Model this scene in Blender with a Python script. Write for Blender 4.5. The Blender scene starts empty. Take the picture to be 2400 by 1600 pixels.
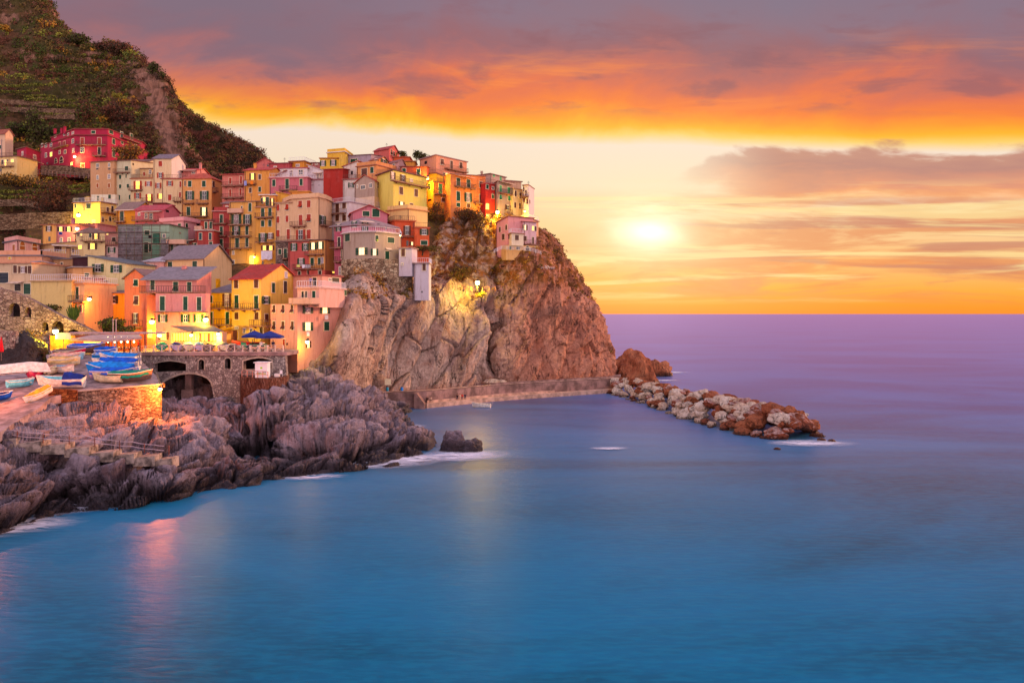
import bpy, bmesh, math, random
import numpy as np
from mathutils import Vector, Matrix
random.seed(7); np.random.seed(7)
scn = bpy.context.scene
COL = scn.collection
R = math.radians
F = 1900.0; HC = 20.0; HY = 735.0
# ---------------------------------------------------------------- camera
cam_d = bpy.data.cameras.new('camera'); cam = bpy.data.objects.new('camera', cam_d); COL.objects.link(cam)
cam.location = (0, 0, HC); cam.rotation_euler = (R(90), 0, 0)
cam_d.sensor_width = 36; cam_d.lens = F / 2400 * 36; cam_d.shift_y = -65 / 2400
cam_d.clip_start = 0.5; cam_d.clip_end = 60000
scn.camera = cam
scn.view_settings.view_transform = 'Standard'; scn.view_settings.look = 'None'
scn.view_settings.exposure = 0.0; scn.view_settings.gamma = 1
SUN_AZ, SUN_EL = R(9.7), R(5.8)

def lin(c):
    return tuple((x / 12.92 if x <= .04045 else ((x + .055) / 1.055) ** 2.4) for x in c[:3]) + (1,)
def hx(s): return tuple(int(s[i:i+2], 16) / 255 for i in (0, 2, 4))

class NT:
    def __init__(s, nt): s.t = nt; s.n = nt.nodes; s.l = nt.links
    def new(s, typ, **kw):
        n = s.n.new(typ)
        for k, v in kw.items(): setattr(n, k, v)
        return n
    def put(s, inp, v):
        if isinstance(v, bpy.types.NodeSocket): s.l.new(v, inp)
        elif v is not None:
            inp.default_value = v
    def m(s, op, a, b=None, c=None, clamp=False):
        n = s.new('ShaderNodeMath', operation=op, use_clamp=clamp)
        s.put(n.inputs[0], a)
        if b is not None: s.put(n.inputs[1], b)
        if c is not None: s.put(n.inputs[2], c)
        return n.outputs[0]
    def mr(s, v, a, b, lo=0., hi=1., smooth=True):
        n = s.new('ShaderNodeMapRange'); n.interpolation_type = 'SMOOTHSTEP' if smooth else 'LINEAR'
        s.put(n.inputs[0], v); s.put(n.inputs[1], a); s.put(n.inputs[2], b); s.put(n.inputs[3], lo); s.put(n.inputs[4], hi)
        return n.outputs[0]
    def mix(s, f, a, b, blend='MIX'):
        n = s.new('ShaderNodeMix'); n.data_type = 'RGBA'; n.blend_type = blend
        s.put(n.inputs[0], f); s.put(n.inputs[6], a); s.put(n.inputs[7], b)
        return n.outputs[2]
    def ramp(s, f, stops, interp='LINEAR'):
        n = s.new('ShaderNodeValToRGB'); e = n.color_ramp; e.interpolation = interp
        while len(e.elements) > 1: e.elements.remove(e.elements[-1])
        e.elements[0].position = stops[0][0]; e.elements[0].color = stops[0][1]
        for p, c in stops[1:]:
            q = e.elements.new(p); q.color = c
        s.put(n.inputs[0], f); return n.outputs[0]
    def noise(s, vec, scale=1., detail=4., rough=.5, dist=0., typ='FBM'):
        n = s.new('ShaderNodeTexNoise'); n.noise_type = typ if hasattr(n, 'noise_type') else None
        s.put(n.inputs['Vector'], vec); s.put(n.inputs['Scale'], scale); s.put(n.inputs['Detail'], detail)
        s.put(n.inputs['Roughness'], rough); s.put(n.inputs['Distortion'], dist)
        return n.outputs[0]
    def xyz(s, x, y, z):
        n = s.new('ShaderNodeCombineXYZ'); s.put(n.inputs[0], x); s.put(n.inputs[1], y); s.put(n.inputs[2], z)
        return n.outputs[0]
    def map(s, vec, scale=(1, 1, 1), rot=(0, 0, 0), loc=(0, 0, 0)):
        n = s.new('ShaderNodeMapping'); s.put(n.inputs[0], vec)
        n.inputs['Location'].default_value = loc; n.inputs['Rotation'].default_value = rot; n.inputs['Scale'].default_value = scale
        return n.outputs[0]

# ---------------------------------------------------------------- world: sunset sky as a function of direction
world = bpy.data.worlds.new("World"); scn.world = world; world.use_nodes = True
W = NT(world.node_tree)
for n in list(W.n): W.n.remove(n)
out = W.new('ShaderNodeOutputWorld'); bg = W.new('ShaderNodeBackground')
tc = W.new('ShaderNodeTexCoord'); sep = W.new('ShaderNodeSeparateXYZ'); W.l.new(tc.outputs['Generated'], sep.inputs[0])
X, Y, Z = sep.outputs
hyp = W.m('SQRT', W.m('ADD', W.m('MULTIPLY', X, X), W.m('MULTIPLY', Y, Y)))
q0 = W.m('MULTIPLY', W.m('DIVIDE', Z, W.m('MAXIMUM', Y, W.m('MULTIPLY', hyp, .5))), 1900.)       # height over the horizon
az = W.m('MULTIPLY', W.m('ARCTAN2', X, Y), 57.29578)                          # azimuth in degrees
# horizontally stretched cloud coordinates
cv = W.xyz(W.m('MULTIPLY', az, .09), W.m('MULTIPLY', q0, .0042), 0.)
n1 = W.noise(cv, 1.0, 6., .58, .4)
n2 = W.noise(W.xyz(W.m('MULTIPLY', az, .055), W.m('MULTIPLY', q0, .011), 3.7), 1.0, 7., .6, .6)
n3 = W.noise(W.xyz(W.m('MULTIPLY', az, .16), W.m('MULTIPLY', q0, .016), 9.1), 1.0, 6., .55, .3)
amp = W.mr(q0, 380., 560., 22., 300.)
q = W.m('ADD', q0, W.m('MULTIPLY', W.m('SUBTRACT', n1, .5), amp))
q = W.m('ADD', q, W.m('MULTIPLY', W.m('SUBTRACT', az, 8.), .75))
q = W.m('ADD', q, W.m('MULTIPLY', W.mr(az, 2., -16., 0., 1.), -14.))
S = lambda r, g, b: lin((r, g, b))
base = W.ramp(W.m('DIVIDE', q, 1500., clamp=True), [
    (0.0, S(.99, .52, .20)), (.02, S(1., .58, .16)), (.045, S(1., .66, .24)), (.08, S(.98, .72, .42)), (.14, S(.97, .80, .58)), (.20, S(.96, .87, .75)),
    (.262, S(.965, .88, .80)), (.277, S(1., .82, .42)), (.287, S(1., .72, .14)), (.302, S(1., .61, .16)), (.322, S(.97, .50, .22)),
    (.347, S(.90, .45, .30)), (.38, S(.76, .42, .38)), (.42, S(.60, .40, .43)), (.47, S(.55, .44, .50)), (.60, S(.47, .47, .56)), (.75, S(.42, .48, .62)), (1., S(.34, .45, .68))])
# orange under-lit streaks inside the deck
st = W.m('MULTIPLY', W.mr(n2, .5, .68), W.m('MULTIPLY', W.mr(q0, 440., 480.), W.mr(q0, 700., 520.)))
base = W.mix(W.m('MULTIPLY', st, .75), base, S(1., .56, .27))
dk = W.m('MULTIPLY', W.mr(n3, .50, .66), W.m('MULTIPLY', W.mr(q0, 455., 500.), W.mr(q0, 900., 600.)))
base = W.mix(W.m('MULTIPLY', dk, .6), base, S(.55, .36, .40))
lt = W.m('MULTIPLY', W.m('MULTIPLY', W.mr(az, -3., -18.), W.mr(q0, 470., 600.)), W.mr(n1, .35, .6, .5, 1.))
base = W.mix(W.m('MULTIPLY', lt, .8), base, S(.50, .42, .48))
# the wedge of cloud to the right of the sun
edge = W.mr(az, 9., 19.)
top = W.m('ADD', 300., W.m('MULTIPLY', W.mr(az, 8., 17.), 92.)); bot = W.m('SUBTRACT', 300., W.m('MULTIPLY', W.mr(az, 9., 18.), 66.))
qq = W.m('ADD', q0, W.m('MULTIPLY', W.m('SUBTRACT', n3, .5), 150.))
w1 = W.m('MULTIPLY', W.mr(qq, bot, W.m('ADD', bot, 55.)), W.mr(qq, top, W.m('SUBTRACT', top, 22.)))
w1 = W.m('MULTIPLY', w1, edge)
wc = W.ramp(W.m('DIVIDE', W.m('SUBTRACT', qq, 270.), 130., clamp=True), [(0., S(1., .66, .38)), (.25, S(.88, .55, .42)), (.6, S(.72, .48, .44)), (1., S(.80, .56, .46))])
base = W.mix(W.m('MULTIPLY', w1, .92), base, wc)
# low streaky clouds
lowm = W.m('MULTIPLY', W.mr(n2, .42, .56), W.m('MULTIPLY', W.mr(q0, 20., 60.), W.mr(q0, 300., 245.)))
lowm = W.m('MULTIPLY', lowm, W.mr(az, 4., 14., .25, 1.))
base = W.mix(W.m('MULTIPLY', lowm, .85), base, S(.88, .54, .36))
lo3 = W.m('MULTIPLY', W.m('MULTIPLY', W.mr(W.noise(W.xyz(W.m('MULTIPLY', az, .07), W.m('MULTIPLY', q0, .032), 21.), 1., 5., .55, .4), .50, .60), W.mr(az, 6., 12.)), W.m('MULTIPLY', W.mr(q0, 60., 110.), W.mr(q0, 290., 240.)))
base = W.mix(W.m('MULTIPLY', lo3, .7), base, S(.76, .48, .42))
lo2 = W.m('MULTIPLY', W.mr(n3, .55, .68), W.m('MULTIPLY', W.mr(q0, 30., 70.), W.mr(q0, 180., 90.)))
base = W.mix(W.m('MULTIPLY', lo2, .6), base, S(.80, .48, .38))
lf = W.m('MULTIPLY', W.m('MULTIPLY', W.mr(n3, .42, .55), W.mr(az, 3., -1.)), W.m('MULTIPLY', W.mr(q0, 205., 225.), W.mr(q0, 262., 235.)))
base = W.mix(W.m('MULTIPLY', lf, .7), base, S(.97, .70, .42))
bs_ = W.m('MULTIPLY', W.mr(W.noise(W.xyz(W.m('MULTIPLY', az, .05), W.m('MULTIPLY', q0, .026), 33.), 1., 6., .6, .7), .50, .64), W.m('MULTIPLY', W.mr(q0, 15., 60.), W.mr(q0, 330., 250.)))
base = W.mix(W.m('MULTIPLY', bs_, .65), base, S(1., .90, .62))
dk2 = W.m('MULTIPLY', W.mr(W.noise(W.xyz(W.m('MULTIPLY', az, .08), W.m('MULTIPLY', q0, .020), 47.), 1., 7., .62, .7), .50, .60), W.m('MULTIPLY', W.mr(q0, 10., 40.), W.mr(q0, 170., 110.)))
base = W.mix(W.m('MULTIPLY', dk2, .55), base, S(.93, .52, .28))
# glow of the sun
sd = (math.sin(SUN_AZ) * math.cos(SUN_EL), math.cos(SUN_AZ) * math.cos(SUN_EL), math.sin(SUN_EL))
dp = W.new('ShaderNodeVectorMath', operation='DOT_PRODUCT'); W.l.new(tc.outputs['Generated'], dp.inputs[0]); dp.inputs[1].default_value = sd
dxs = W.m('MULTIPLY', W.m('SUBTRACT', az, math.degrees(SUN_AZ)), .72); dys = W.m('MULTIPLY', W.m('SUBTRACT', W.m('ADD', q0, W.m('MULTIPLY', W.m('SUBTRACT', n2, .5), 60.)), 195.), .040)
th = W.m('SQRT', W.m('ADD', W.m('MULTIPLY', dxs, dxs), W.m('MULTIPLY', dys, dys)))
core = W.m('POWER', 2.718, W.m('MULTIPLY', -1., W.m('POWER', W.m('DIVIDE', W.m('MULTIPLY', th, W.mr(n3, .3, .7, .8, 1.2)), 1.3), 1.35)))
glow = W.m('POWER', 2.718, W.m('DIVIDE', th, -3.0))
base = W.mix(W.m('MINIMUM', W.m('MULTIPLY', glow, .85), 1.), base, (1.0, .88, .50, 1))
base = W.mix(1., base, W.mix(core, (0, 0, 0, 1), (.8, .75, .7, 1)), 'ADD')
# the part of the sky behind and over the viewer: soft pink and lilac dusk light
back = W.mr(W.m('DIVIDE', Y, W.m('MAXIMUM', hyp, .05)), .55, -.25)
high = W.mr(Z, .42, .75)
FILL = (1.74, 1.32, 1.30, 1)
base = W.mix(back, base, FILL)
base = W.mix(high, base, (.74, .70, .98, 1))
sky = W.new('ShaderNodeTexSky'); sky.sky_type = 'NISHITA'; sky.sun_disc = False; sky.sun_elevation = SUN_EL; sky.sun_rotation = SUN_AZ
nis = W.mix(1., sky.outputs[0], (.004, .004, .004, 1), 'MULTIPLY')
base = W.mix(1., base, nis, 'ADD')
W.l.new(base, bg.inputs[0]); bg.inputs[1].default_value = 1.0
W.l.new(bg.outputs[0], out.inputs[0])
# ---------------------------------------------------------------- sun
sun_d = bpy.data.lights.new('sun', 'SUN'); sun = bpy.data.objects.new('sun', sun_d); COL.objects.link(sun)
sun_d.energy = 3.3; sun_d.angle = R(6); sun_d.color = (1, .50, .25)
LAZ, LEL = R(62), R(12)          # soft warm light from the open sea on the right
sun.rotation_euler = (-(math.pi / 2 - LEL), 0, -LAZ)

# ---------------------------------------------------------------- helpers
def P(px, py, D): return ((px - 1200) / F * D, D, HC - (py - HY) / F * D)
def zat(py, D): return HC - (py - HY) / F * D
def tagp(o, label=None, cat=None, group=None, kind=None):
    if label: o['label'] = label
    if cat: o['category'] = cat
    if group: o['group'] = group
    if kind: o['kind'] = kind
    return o
def link(name, me, parent=None, mats=None, loc=None, rz=0):
    o = bpy.data.objects.new(name, me); COL.objects.link(o)
    if mats and me is not None and not me.materials:
        for m in (mats if isinstance(mats, (list, tuple)) else [mats]): me.materials.append(m)
    if parent: o.parent = parent
    if loc is not None: o.location = loc
    if rz: o.rotation_euler = (0, 0, rz)
    return o
def empty(name, loc=(0, 0, 0), rz=0, label=None, cat=None, group=None):
    o = bpy.data.objects.new(name, None); COL.objects.link(o); o.location = loc; o.rotation_euler = (0, 0, rz)
    o.empty_display_size = .5
    return tagp(o, label, cat, group)

class MB:
    """collects faces with material indices and builds one mesh"""
    def __init__(s): s.v = []; s.f = []; s.mi = []; s.sm = False
    def face(s, pts, mi=0):
        b = len(s.v); s.v += [tuple(p) for p in pts]; s.f.append(tuple(range(b, b + len(pts)))); s.mi.append(mi)
    def hexa(s, c, mi=0):
        b = len(s.v); s.v += [tuple(p) for p in c]
        for q in ((0, 3, 2, 1), (4, 5, 6, 7), (0, 1, 5, 4), (1, 2, 6, 5), (2, 3, 7, 6), (3, 0, 4, 7)):
            s.f.append(tuple(b + i for i in q)); s.mi.append(mi)
    def box(s, x0, x1, y0, y1, z0, z1, mi=0):
        s.hexa([(x0, y0, z0), (x1, y0, z0), (x1, y1, z0), (x0, y1, z0), (x0, y0, z1), (x1, y0, z1), (x1, y1, z1), (x0, y1, z1)], mi)
    def prism(s, poly, z0, z1, mi=0, zt=None):
        n = len(poly); b = len(s.v)
        s.v += [(p[0], p[1], z0) for p in poly] + [(p[0], p[1], z1 if zt is None else zt[i]) for i, p in enumerate(poly)]
        s.f.append(tuple(b + i for i in reversed(range(n)))); s.mi.append(mi)
        s.f.append(tuple(b + n + i for i in range(n))); s.mi.append(mi)
        for i in range(n):
            j = (i + 1) % n; s.f.append((b + i, b + j, b + n + j, b + n + i)); s.mi.append(mi)
    def tube(s, pts, r, mi=0, n=6, r2=None, cap=True):
        pts = [Vector(p) for p in pts]; m = len(pts); b = len(s.v)
        for i, p in enumerate(pts):
            d = (pts[min(i + 1, m - 1)] - pts[max(i - 1, 0)]).normalized()
            a = d.orthogonal().normalized() if abs(d.z) > .9 else d.cross(Vector((0, 0, 1))).normalized()
            c = d.cross(a); rr = (r[i] if isinstance(r, (list, tuple)) else (r if r2 is None else r + (r2 - r) * i / max(1, m - 1)))
            for k in range(n):
                t = 2 * math.pi * k / n; s.v.append(tuple(p + a * math.cos(t) * rr + c * math.sin(t) * rr))
        for i in range(m - 1):
            for k in range(n):
                k2 = (k + 1) % n; s.f.append((b + i * n + k, b + i * n + k2, b + (i + 1) * n + k2, b + (i + 1) * n + k)); s.mi.append(mi)
        if cap:
            s.f.append(tuple(b + k for k in reversed(range(n)))); s.mi.append(mi)
            s.f.append(tuple(b + (m - 1) * n + k for k in range(n))); s.mi.append(mi)
    def ball(s, c, r, mi=0, n=8, m=6, sc=(1, 1, 1)):
        rows = []
        for i in range(m + 1):
            t = math.pi * i / m
            rows.append([(c[0] + r * sc[0] * math.sin(t) * math.cos(2 * math.pi * k / n), c[1] + r * sc[1] * math.sin(t) * math.sin(2 * math.pi * k / n), c[2] + r * sc[2] * math.cos(t)) for k in range(n)])
        b = len(s.v)
        for w in rows: s.v += w
        for i in range(m):
            for k in range(n):
                k2 = (k + 1) % n; s.f.append((b + i * n + k, b + (i + 1) * n + k, b + (i + 1) * n + k2, b + i * n + k2)); s.mi.append(mi)
    def mesh(s, name, smooth=False):
        me = bpy.data.meshes.new(name); me.from_pydata(s.v, [], s.f)
        me.polygons.foreach_set('material_index', s.mi)
        if smooth: me.polygons.foreach_set('use_smooth', [True] * len(s.f))
        me.update(); return me
    def build(s, name, mats, parent=None, loc=None, rz=0, smooth=False):
        me = s.mesh(name, smooth)
        for m in (mats if isinstance(mats, (list, tuple)) else [mats]): me.materials.append(m)
        return link(name, me, parent, None, loc, rz)

# numpy gradient noise
_perm = np.random.RandomState(3).permutation(4096).astype(np.int64)
_grad = np.random.RandomState(5).normal(size=(4096, 3)); _grad /= np.linalg.norm(_grad, axis=1)[:, None]
def perlin(p):
    i = np.floor(p).astype(np.int64); f = p - i; u = f * f * f * (f * (f * 6 - 15) + 10)
    def g(dx, dy, dz):
        h = _perm[(i[:, 0] + dx) & 4095]; h = _perm[(h + i[:, 1] + dy) & 4095]; h = _perm[(h + i[:, 2] + dz) & 4095]
        d = f - np.array([dx, dy, dz]); return (_grad[h] * d).sum(1)
    def L(a, b, t): return a + (b - a) * t
    x0 = L(g(0, 0, 0), g(1, 0, 0), u[:, 0]); x1 = L(g(0, 1, 0), g(1, 1, 0), u[:, 0])
    x2 = L(g(0, 0, 1), g(1, 0, 1), u[:, 0]); x3 = L(g(0, 1, 1), g(1, 1, 1), u[:, 0])
    return L(L(x0, x1, u[:, 1]), L(x2, x3, u[:, 1]), u[:, 2]) * 1.6
def fbm(p, o=4, g=.5):
    a = 1.; r = 0; s = 0
    for k in range(o): r = r + a * perlin(p * 2 ** k + 17.3 * k); s += a; a *= g
    return r / s
def ridged(p, o=4, g=.55):
    a = 1.; r = 0; s = 0
    for k in range(o): r = r + a * (1 - np.abs(perlin(p * 2 ** k + 9.1 * k)) * 2); s += a; a *= g
    return r / s
def cells(p, seed=1):
    """F1 and F2-F1 distance and id of a jittered cell pattern"""
    global _coff
    i = np.floor(p).astype(np.int64); best = np.full(len(p), 9.); sec = np.full(len(p), 9.); bid = np.zeros(len(p), np.int64); off = np.zeros((len(p), 3))
    for dx in (-1, 0, 1):
        for dy in (-1, 0, 1):
            for dz in (-1, 0, 1):
                h = _perm[(i[:, 0] + dx + seed) & 4095]; h = _perm[(h + i[:, 1] + dy) & 4095]; h = _perm[(h + i[:, 2] + dz) & 4095]
                c = i + np.array([dx, dy, dz]) + .5 + _grad[h] * .42
                d = np.linalg.norm(p - c, axis=1); m = d < best
                sec = np.where(m, best, np.minimum(sec, d)); bid = np.where(m, h, bid); best = np.where(m, d, best); off[m] = (p - c)[m]
    _coff = (off * _grad[(bid * 7 + 13) & 4095]).sum(1)
    return best, sec - best, bid
def gridmesh(name, G, smooth=True):
    """G: (nu, nv, 3) array"""
    nu, nv = G.shape[:2]; me = bpy.data.meshes.new(name)
    idx = np.arange(nu * nv).reshape(nu, nv)
    fc = np.stack([idx[:-1, :-1], idx[1:, :-1], idx[1:, 1:], idx[:-1, 1:]], -1).reshape(-1, 4)
    me.vertices.add(nu * nv); me.vertices.foreach_set('co', G.reshape(-1, 3).astype(np.float32).ravel())
    me.loops.add(fc.size); me.loops.foreach_set('vertex_index', fc.ravel().astype(np.int32))
    me.polygons.add(len(fc)); me.polygons.foreach_set('loop_start', np.arange(0, fc.size, 4, dtype=np.int32))
    me.polygons.foreach_set('loop_total', np.full(len(fc), 4, np.int32))
    me.polygons.foreach_set('use_smooth', np.full(len(fc), smooth)); me.update(calc_edges=True); me.validate()
    return me
def quads(name, V, mi=None, mats=()):
    """V: (n,4,3) free quads"""
    me = bpy.data.meshes.new(name); n = len(V)
    me.vertices.add(n * 4); me.vertices.foreach_set('co', V.astype(np.float32).ravel())
    me.loops.add(n * 4); me.loops.foreach_set('vertex_index', np.arange(n * 4, dtype=np.int32))
    me.polygons.add(n); me.polygons.foreach_set('loop_start', np.arange(0, n * 4, 4, dtype=np.int32)); me.polygons.foreach_set('loop_total', np.full(n, 4, np.int32))
    if mi is not None: me.polygons.foreach_set('material_index', mi.astype(np.int32))
    for m in mats: me.materials.append(m)
    me.update(calc_edges=True); return me
def catmull(P0, n):
    """resample control points (k, d) smoothly to n"""
    P0 = np.asarray(P0, float); k = len(P0); t = np.linspace(0, k - 1, n); i = np.clip(np.floor(t).astype(int), 0, k - 2); f = (t - i)[:, None]
    a = P0[np.clip(i - 1, 0, k - 1)]; b = P0[i]; c = P0[i + 1]; d = P0[np.clip(i + 2, 0, k - 1)]
    return .5 * (2 * b + (c - a) * f + (2 * a - 5 * b + 4 * c - d) * f ** 2 + (-a + 3 * b - 3 * c + d) * f ** 3)
def loft(cols, nu, nv):
    """cols: list of columns of (px, py, D); all resampled to nv rows, then across to nu"""
    C = np.array([catmull([P(*p) for p in c], nv) for c in cols])       # (k, nv, 3)
    G = np.stack([catmull(C[:, j], nu) for j in range(nv)], 1); return G
def gnormals(G):
    du = np.gradient(G, axis=0); dv = np.gradient(G, axis=1); n = np.cross(du, dv); n /= np.linalg.norm(n, axis=2)[..., None] + 1e-9
    return n

# ---------------------------------------------------------------- materials
_M = {}
def mat(name, c, rough=.8, var=.12, vs=1.5, bump=.0, bs=6., metal=0., emit=None, es=1., c2=None, spec=.3, alpha=None):
    if name in _M: return _M[name]
    m = bpy.data.materials.new(name); m.use_nodes = True; N = NT(m.node_tree); b = N.n['Principled BSDF']
    col = lin(c)
    t = N.new('ShaderNodeTexCoord').outputs['Object']
    g = N.new('ShaderNodeNewGeometry').outputs['Position']
    if var > 0 or c2:
        nz = N.noise(g, vs, 5., .6); d = lin(c2) if c2 else tuple(x * (1 - var * 2.2) for x in col[:3]) + (1,)
        u = tuple(min(1, x * (1 + var)) for x in col[:3]) + (1,)
        N.put(b.inputs['Base Color'], N.mix(N.mr(nz, .32, .68), d, u))
    else: b.inputs['Base Color'].default_value = col
    b.inputs['Roughness'].default_value = rough; b.inputs['Metallic'].default_value = metal
    b.inputs['Specular IOR Level'].default_value = spec
    if bump:
        bn = N.new('ShaderNodeBump'); bn.inputs['Strength'].default_value = bump; bn.inputs['Distance'].default_value = .1
        N.put(bn.inputs['Height'], N.noise(g, bs, 4., .6)); N.l.new(bn.outputs[0], b.inputs['Normal'])
    if emit: b.inputs['Emission Color'].default_value = tuple(emit) + (1,); b.inputs['Emission Strength'].default_value = es
    if alpha is not None: b.inputs['Alpha'].default_value = alpha
    if emit and es < 20: m.cycles.emission_sampling = 'NONE'
    _M[name] = m; return m

def plaster(hexcol):
    """painted render with rain streaks, patches and grain"""
    key = 'plaster_' + hexcol
    if key in _M: return _M[key]
    m = bpy.data.materials.new(key); m.use_nodes = True; N = NT(m.node_tree); b = N.n['Principled BSDF']
    c = lin(hx(hexcol)); k = .86; c = tuple(x * k for x in c[:3]) + (1,)
    g = N.new('ShaderNodeNewGeometry').outputs['Position']
    a = N.noise(g, .35, 5., .62, .3); s = N.noise(N.map(g, (1.6, 1.6, .22)), 1.2, 5., .7); f = N.noise(g, 5., 4., .6)
    dark = tuple(x * f2 for x, f2 in zip(c[:3], (.62, .52, .46))) + (1,); pale = tuple(min(.9, x * .8 + .17) for x in c[:3]) + (1,)
    col = N.mix(N.mr(a, .50, .75, 0, .30), c, pale)
    col = N.mix(N.mr(s, .50, .72, 0, .8), col, dark)
    col = N.mix(N.mr(f, .3, .7, 0, .22), col, dark)
    N.put(b.inputs['Base Color'], col); b.inputs['Roughness'].default_value = .9; b.inputs['Specular IOR Level'].default_value = .15
    bn = N.new('ShaderNodeBump'); bn.inputs['Strength'].default_value = .25; bn.inputs['Distance'].default_value = .08
    N.put(bn.inputs['Height'], f); N.l.new(bn.outputs[0], b.inputs['Normal'])
    _M[key] = m; return m

def stonework(name, c1, c2, c3, scale=1.2, flat=1.8):
    """irregular masonry: cells as stones with darker joints"""
    if name in _M: return _M[name]
    m = bpy.data.materials.new(name); m.use_nodes = True; N = NT(m.node_tree); b = N.n['Principled BSDF']
    g = N.new('ShaderNodeNewGeometry').outputs['Position']; mp = N.map(g, (scale, scale, scale * flat))
    v = N.new('ShaderNodeTexVoronoi'); N.l.new(mp, v.inputs['Vector']); v.inputs['Scale'].default_value = 1.
    e = N.new('ShaderNodeTexVoronoi'); e.feature = 'DISTANCE_TO_EDGE'; N.l.new(mp, e.inputs['Vector']); e.inputs['Scale'].default_value = 1.
    sp = N.new('ShaderNodeSeparateColor'); N.l.new(v.outputs['Color'], sp.inputs[0])
    col = N.ramp(sp.outputs[0], [(0, lin(c1)), (.5, lin(c2)), (1, lin(c3))])
    nz = N.noise(g, .5, 5., .65); col = N.mix(N.mr(nz, .45, .7, 0, .5), col, tuple(x * .5 for x in lin(c1)[:3]) + (1,))
    jt = N.mr(e.outputs['Distance'], .0, .09); col = N.mix(jt, tuple(x * .35 for x in lin(c1)[:3]) + (1,), col)
    N.put(b.inputs['Base Color'], col); b.inputs['Roughness'].default_value = .92; b.inputs['Specular IOR Level'].default_value = .15
    bn = N.new('ShaderNodeBump'); bn.inputs['Strength'].default_value = .7; bn.inputs['Distance'].default_value = .15
    N.put(bn.inputs['Height'], N.m('ADD', jt, N.m('MULTIPLY', N.noise(g, 6., 4., .6), .6))); N.l.new(bn.outputs[0], b.inputs['Normal'])
    _M[name] = m; return m

def rockmat(name, base, light, dark, warm, strata=(0, R(35), 0), zdark=2.5, veg=None, zveg=(20, 28), sc=1., warmamt=.4, xglow=None, zpale=None, zdry=None):
    m = bpy.data.materials.new(name); m.use_nodes = True; N = NT(m.node_tree); b = N.n['Principled BSDF']
    geo = N.new('ShaderNodeNewGeometry'); g = geo.outputs['Position']; se = N.new('ShaderNodeSeparateXYZ'); N.l.new(g, se.inputs[0])
    sr = N.map(g, (1., .5, .16), strata)
    a = N.noise(g, .10 * sc, 6., .6, .5); s = N.noise(sr, .9 * sc, 7., .66, .8); f = N.noise(g, 1.6 * sc, 7., .68)
    col = N.mix(N.mr(a, .35, .65), lin(base), lin(light))
    col = N.mix(N.mr(s, .51, .69, 0, .72), col, lin(dark))
    col = N.mix(N.mr(s, .42, .30, 0, .55), col, lin(light))
    col = N.mix(N.mr(N.noise(g, .22 * sc, 5., .6, .6), .52, .66, 0, warmamt), col, lin(warm))
    wv = N.noise(N.map(g, (.5 * sc, .35 * sc, .10 * sc), strata), 1., 5., .62, 1.2)
    crack = N.mr(N.m('ABSOLUTE', N.m('SUBTRACT', wv, .5)), .0, .016)
    crack = N.m('MAXIMUM', crack, N.mr(N.noise(g, .3 * sc, 3., .5), .44, .52))
    col = N.mix(N.mr(crack, 0., 1., .0, 1.), tuple(x * .45 for x in lin(dark)[:3]) + (1,), col)
    col = N.mix(N.mr(f, .35, .65, 0, .35), col, tuple(x * .62 for x in lin(dark)[:3]) + (1,))
    if xglow: col = N.mix(N.m('MULTIPLY', N.mr(N.m('ADD', se.outputs[0], N.m('MULTIPLY', N.m('SUBTRACT', a, .5), 18.)), xglow[0], xglow[1]), .62), col, lin(xglow[2]), 'MULTIPLY')
    if zdry: col = N.mix(N.m('MULTIPLY', N.mr(N.m('ADD', se.outputs[2], N.m('MULTIPLY', N.m('SUBTRACT', a, .5), 8.)), zdry[0], zdry[1]), N.mr(s, .3, .62, .75, .25)), col, lin(zdry[2]))
    if zpale: # paler where the surface faces up
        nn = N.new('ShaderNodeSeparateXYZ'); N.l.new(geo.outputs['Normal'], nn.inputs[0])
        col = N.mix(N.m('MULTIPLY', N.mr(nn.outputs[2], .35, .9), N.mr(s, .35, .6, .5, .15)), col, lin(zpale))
    if veg:
        nn = N.new('ShaderNodeSeparateXYZ'); N.l.new(geo.outputs['Normal'], nn.inputs[0])
        k = N.m('ADD', N.mr(se.outputs[2], zveg[0], zveg[1]), N.m('MULTIPLY', N.m('SUBTRACT', a, .5), 2.5))
        k = N.m('MULTIPLY', N.mr(k, .3, .8), N.mr(N.noise(g, .5, 6., .7), .40, .56))
        vc = N.mix(N.mr(N.noise(g, .35, 3., .6), .4, .6), lin(veg[0]), lin(veg[1]))
        col = N.mix(k, col, vc)
    wet = N.mr(N.m('ADD', se.outputs[2], N.m('MULTIPLY', N.m('SUBTRACT', f, .5), 3.)), zdark, zdark * .35)
    col = N.mix(N.m('MULTIPLY', wet, .8), col, tuple(x * .28 for x in lin(dark)[:3]) + (1,))
    N.put(b.inputs['Base Color'], col); N.put(b.inputs['Roughness'], N.m('SUBTRACT', .92, N.m('MULTIPLY', wet, .45))); b.inputs['Specular IOR Level'].default_value = .25
    bn = N.new('ShaderNodeBump'); bn.inputs['Strength'].default_value = 1.; bn.inputs['Distance'].default_value = .7
    N.put(bn.inputs['Height'], N.m('ADD', N.m('ADD', s, N.m('MULTIPLY', f, .7)), N.m('MULTIPLY', crack, .4))); N.l.new(bn.outputs[0], b.inputs['Normal'])
    _M[name] = m; return m

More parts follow.
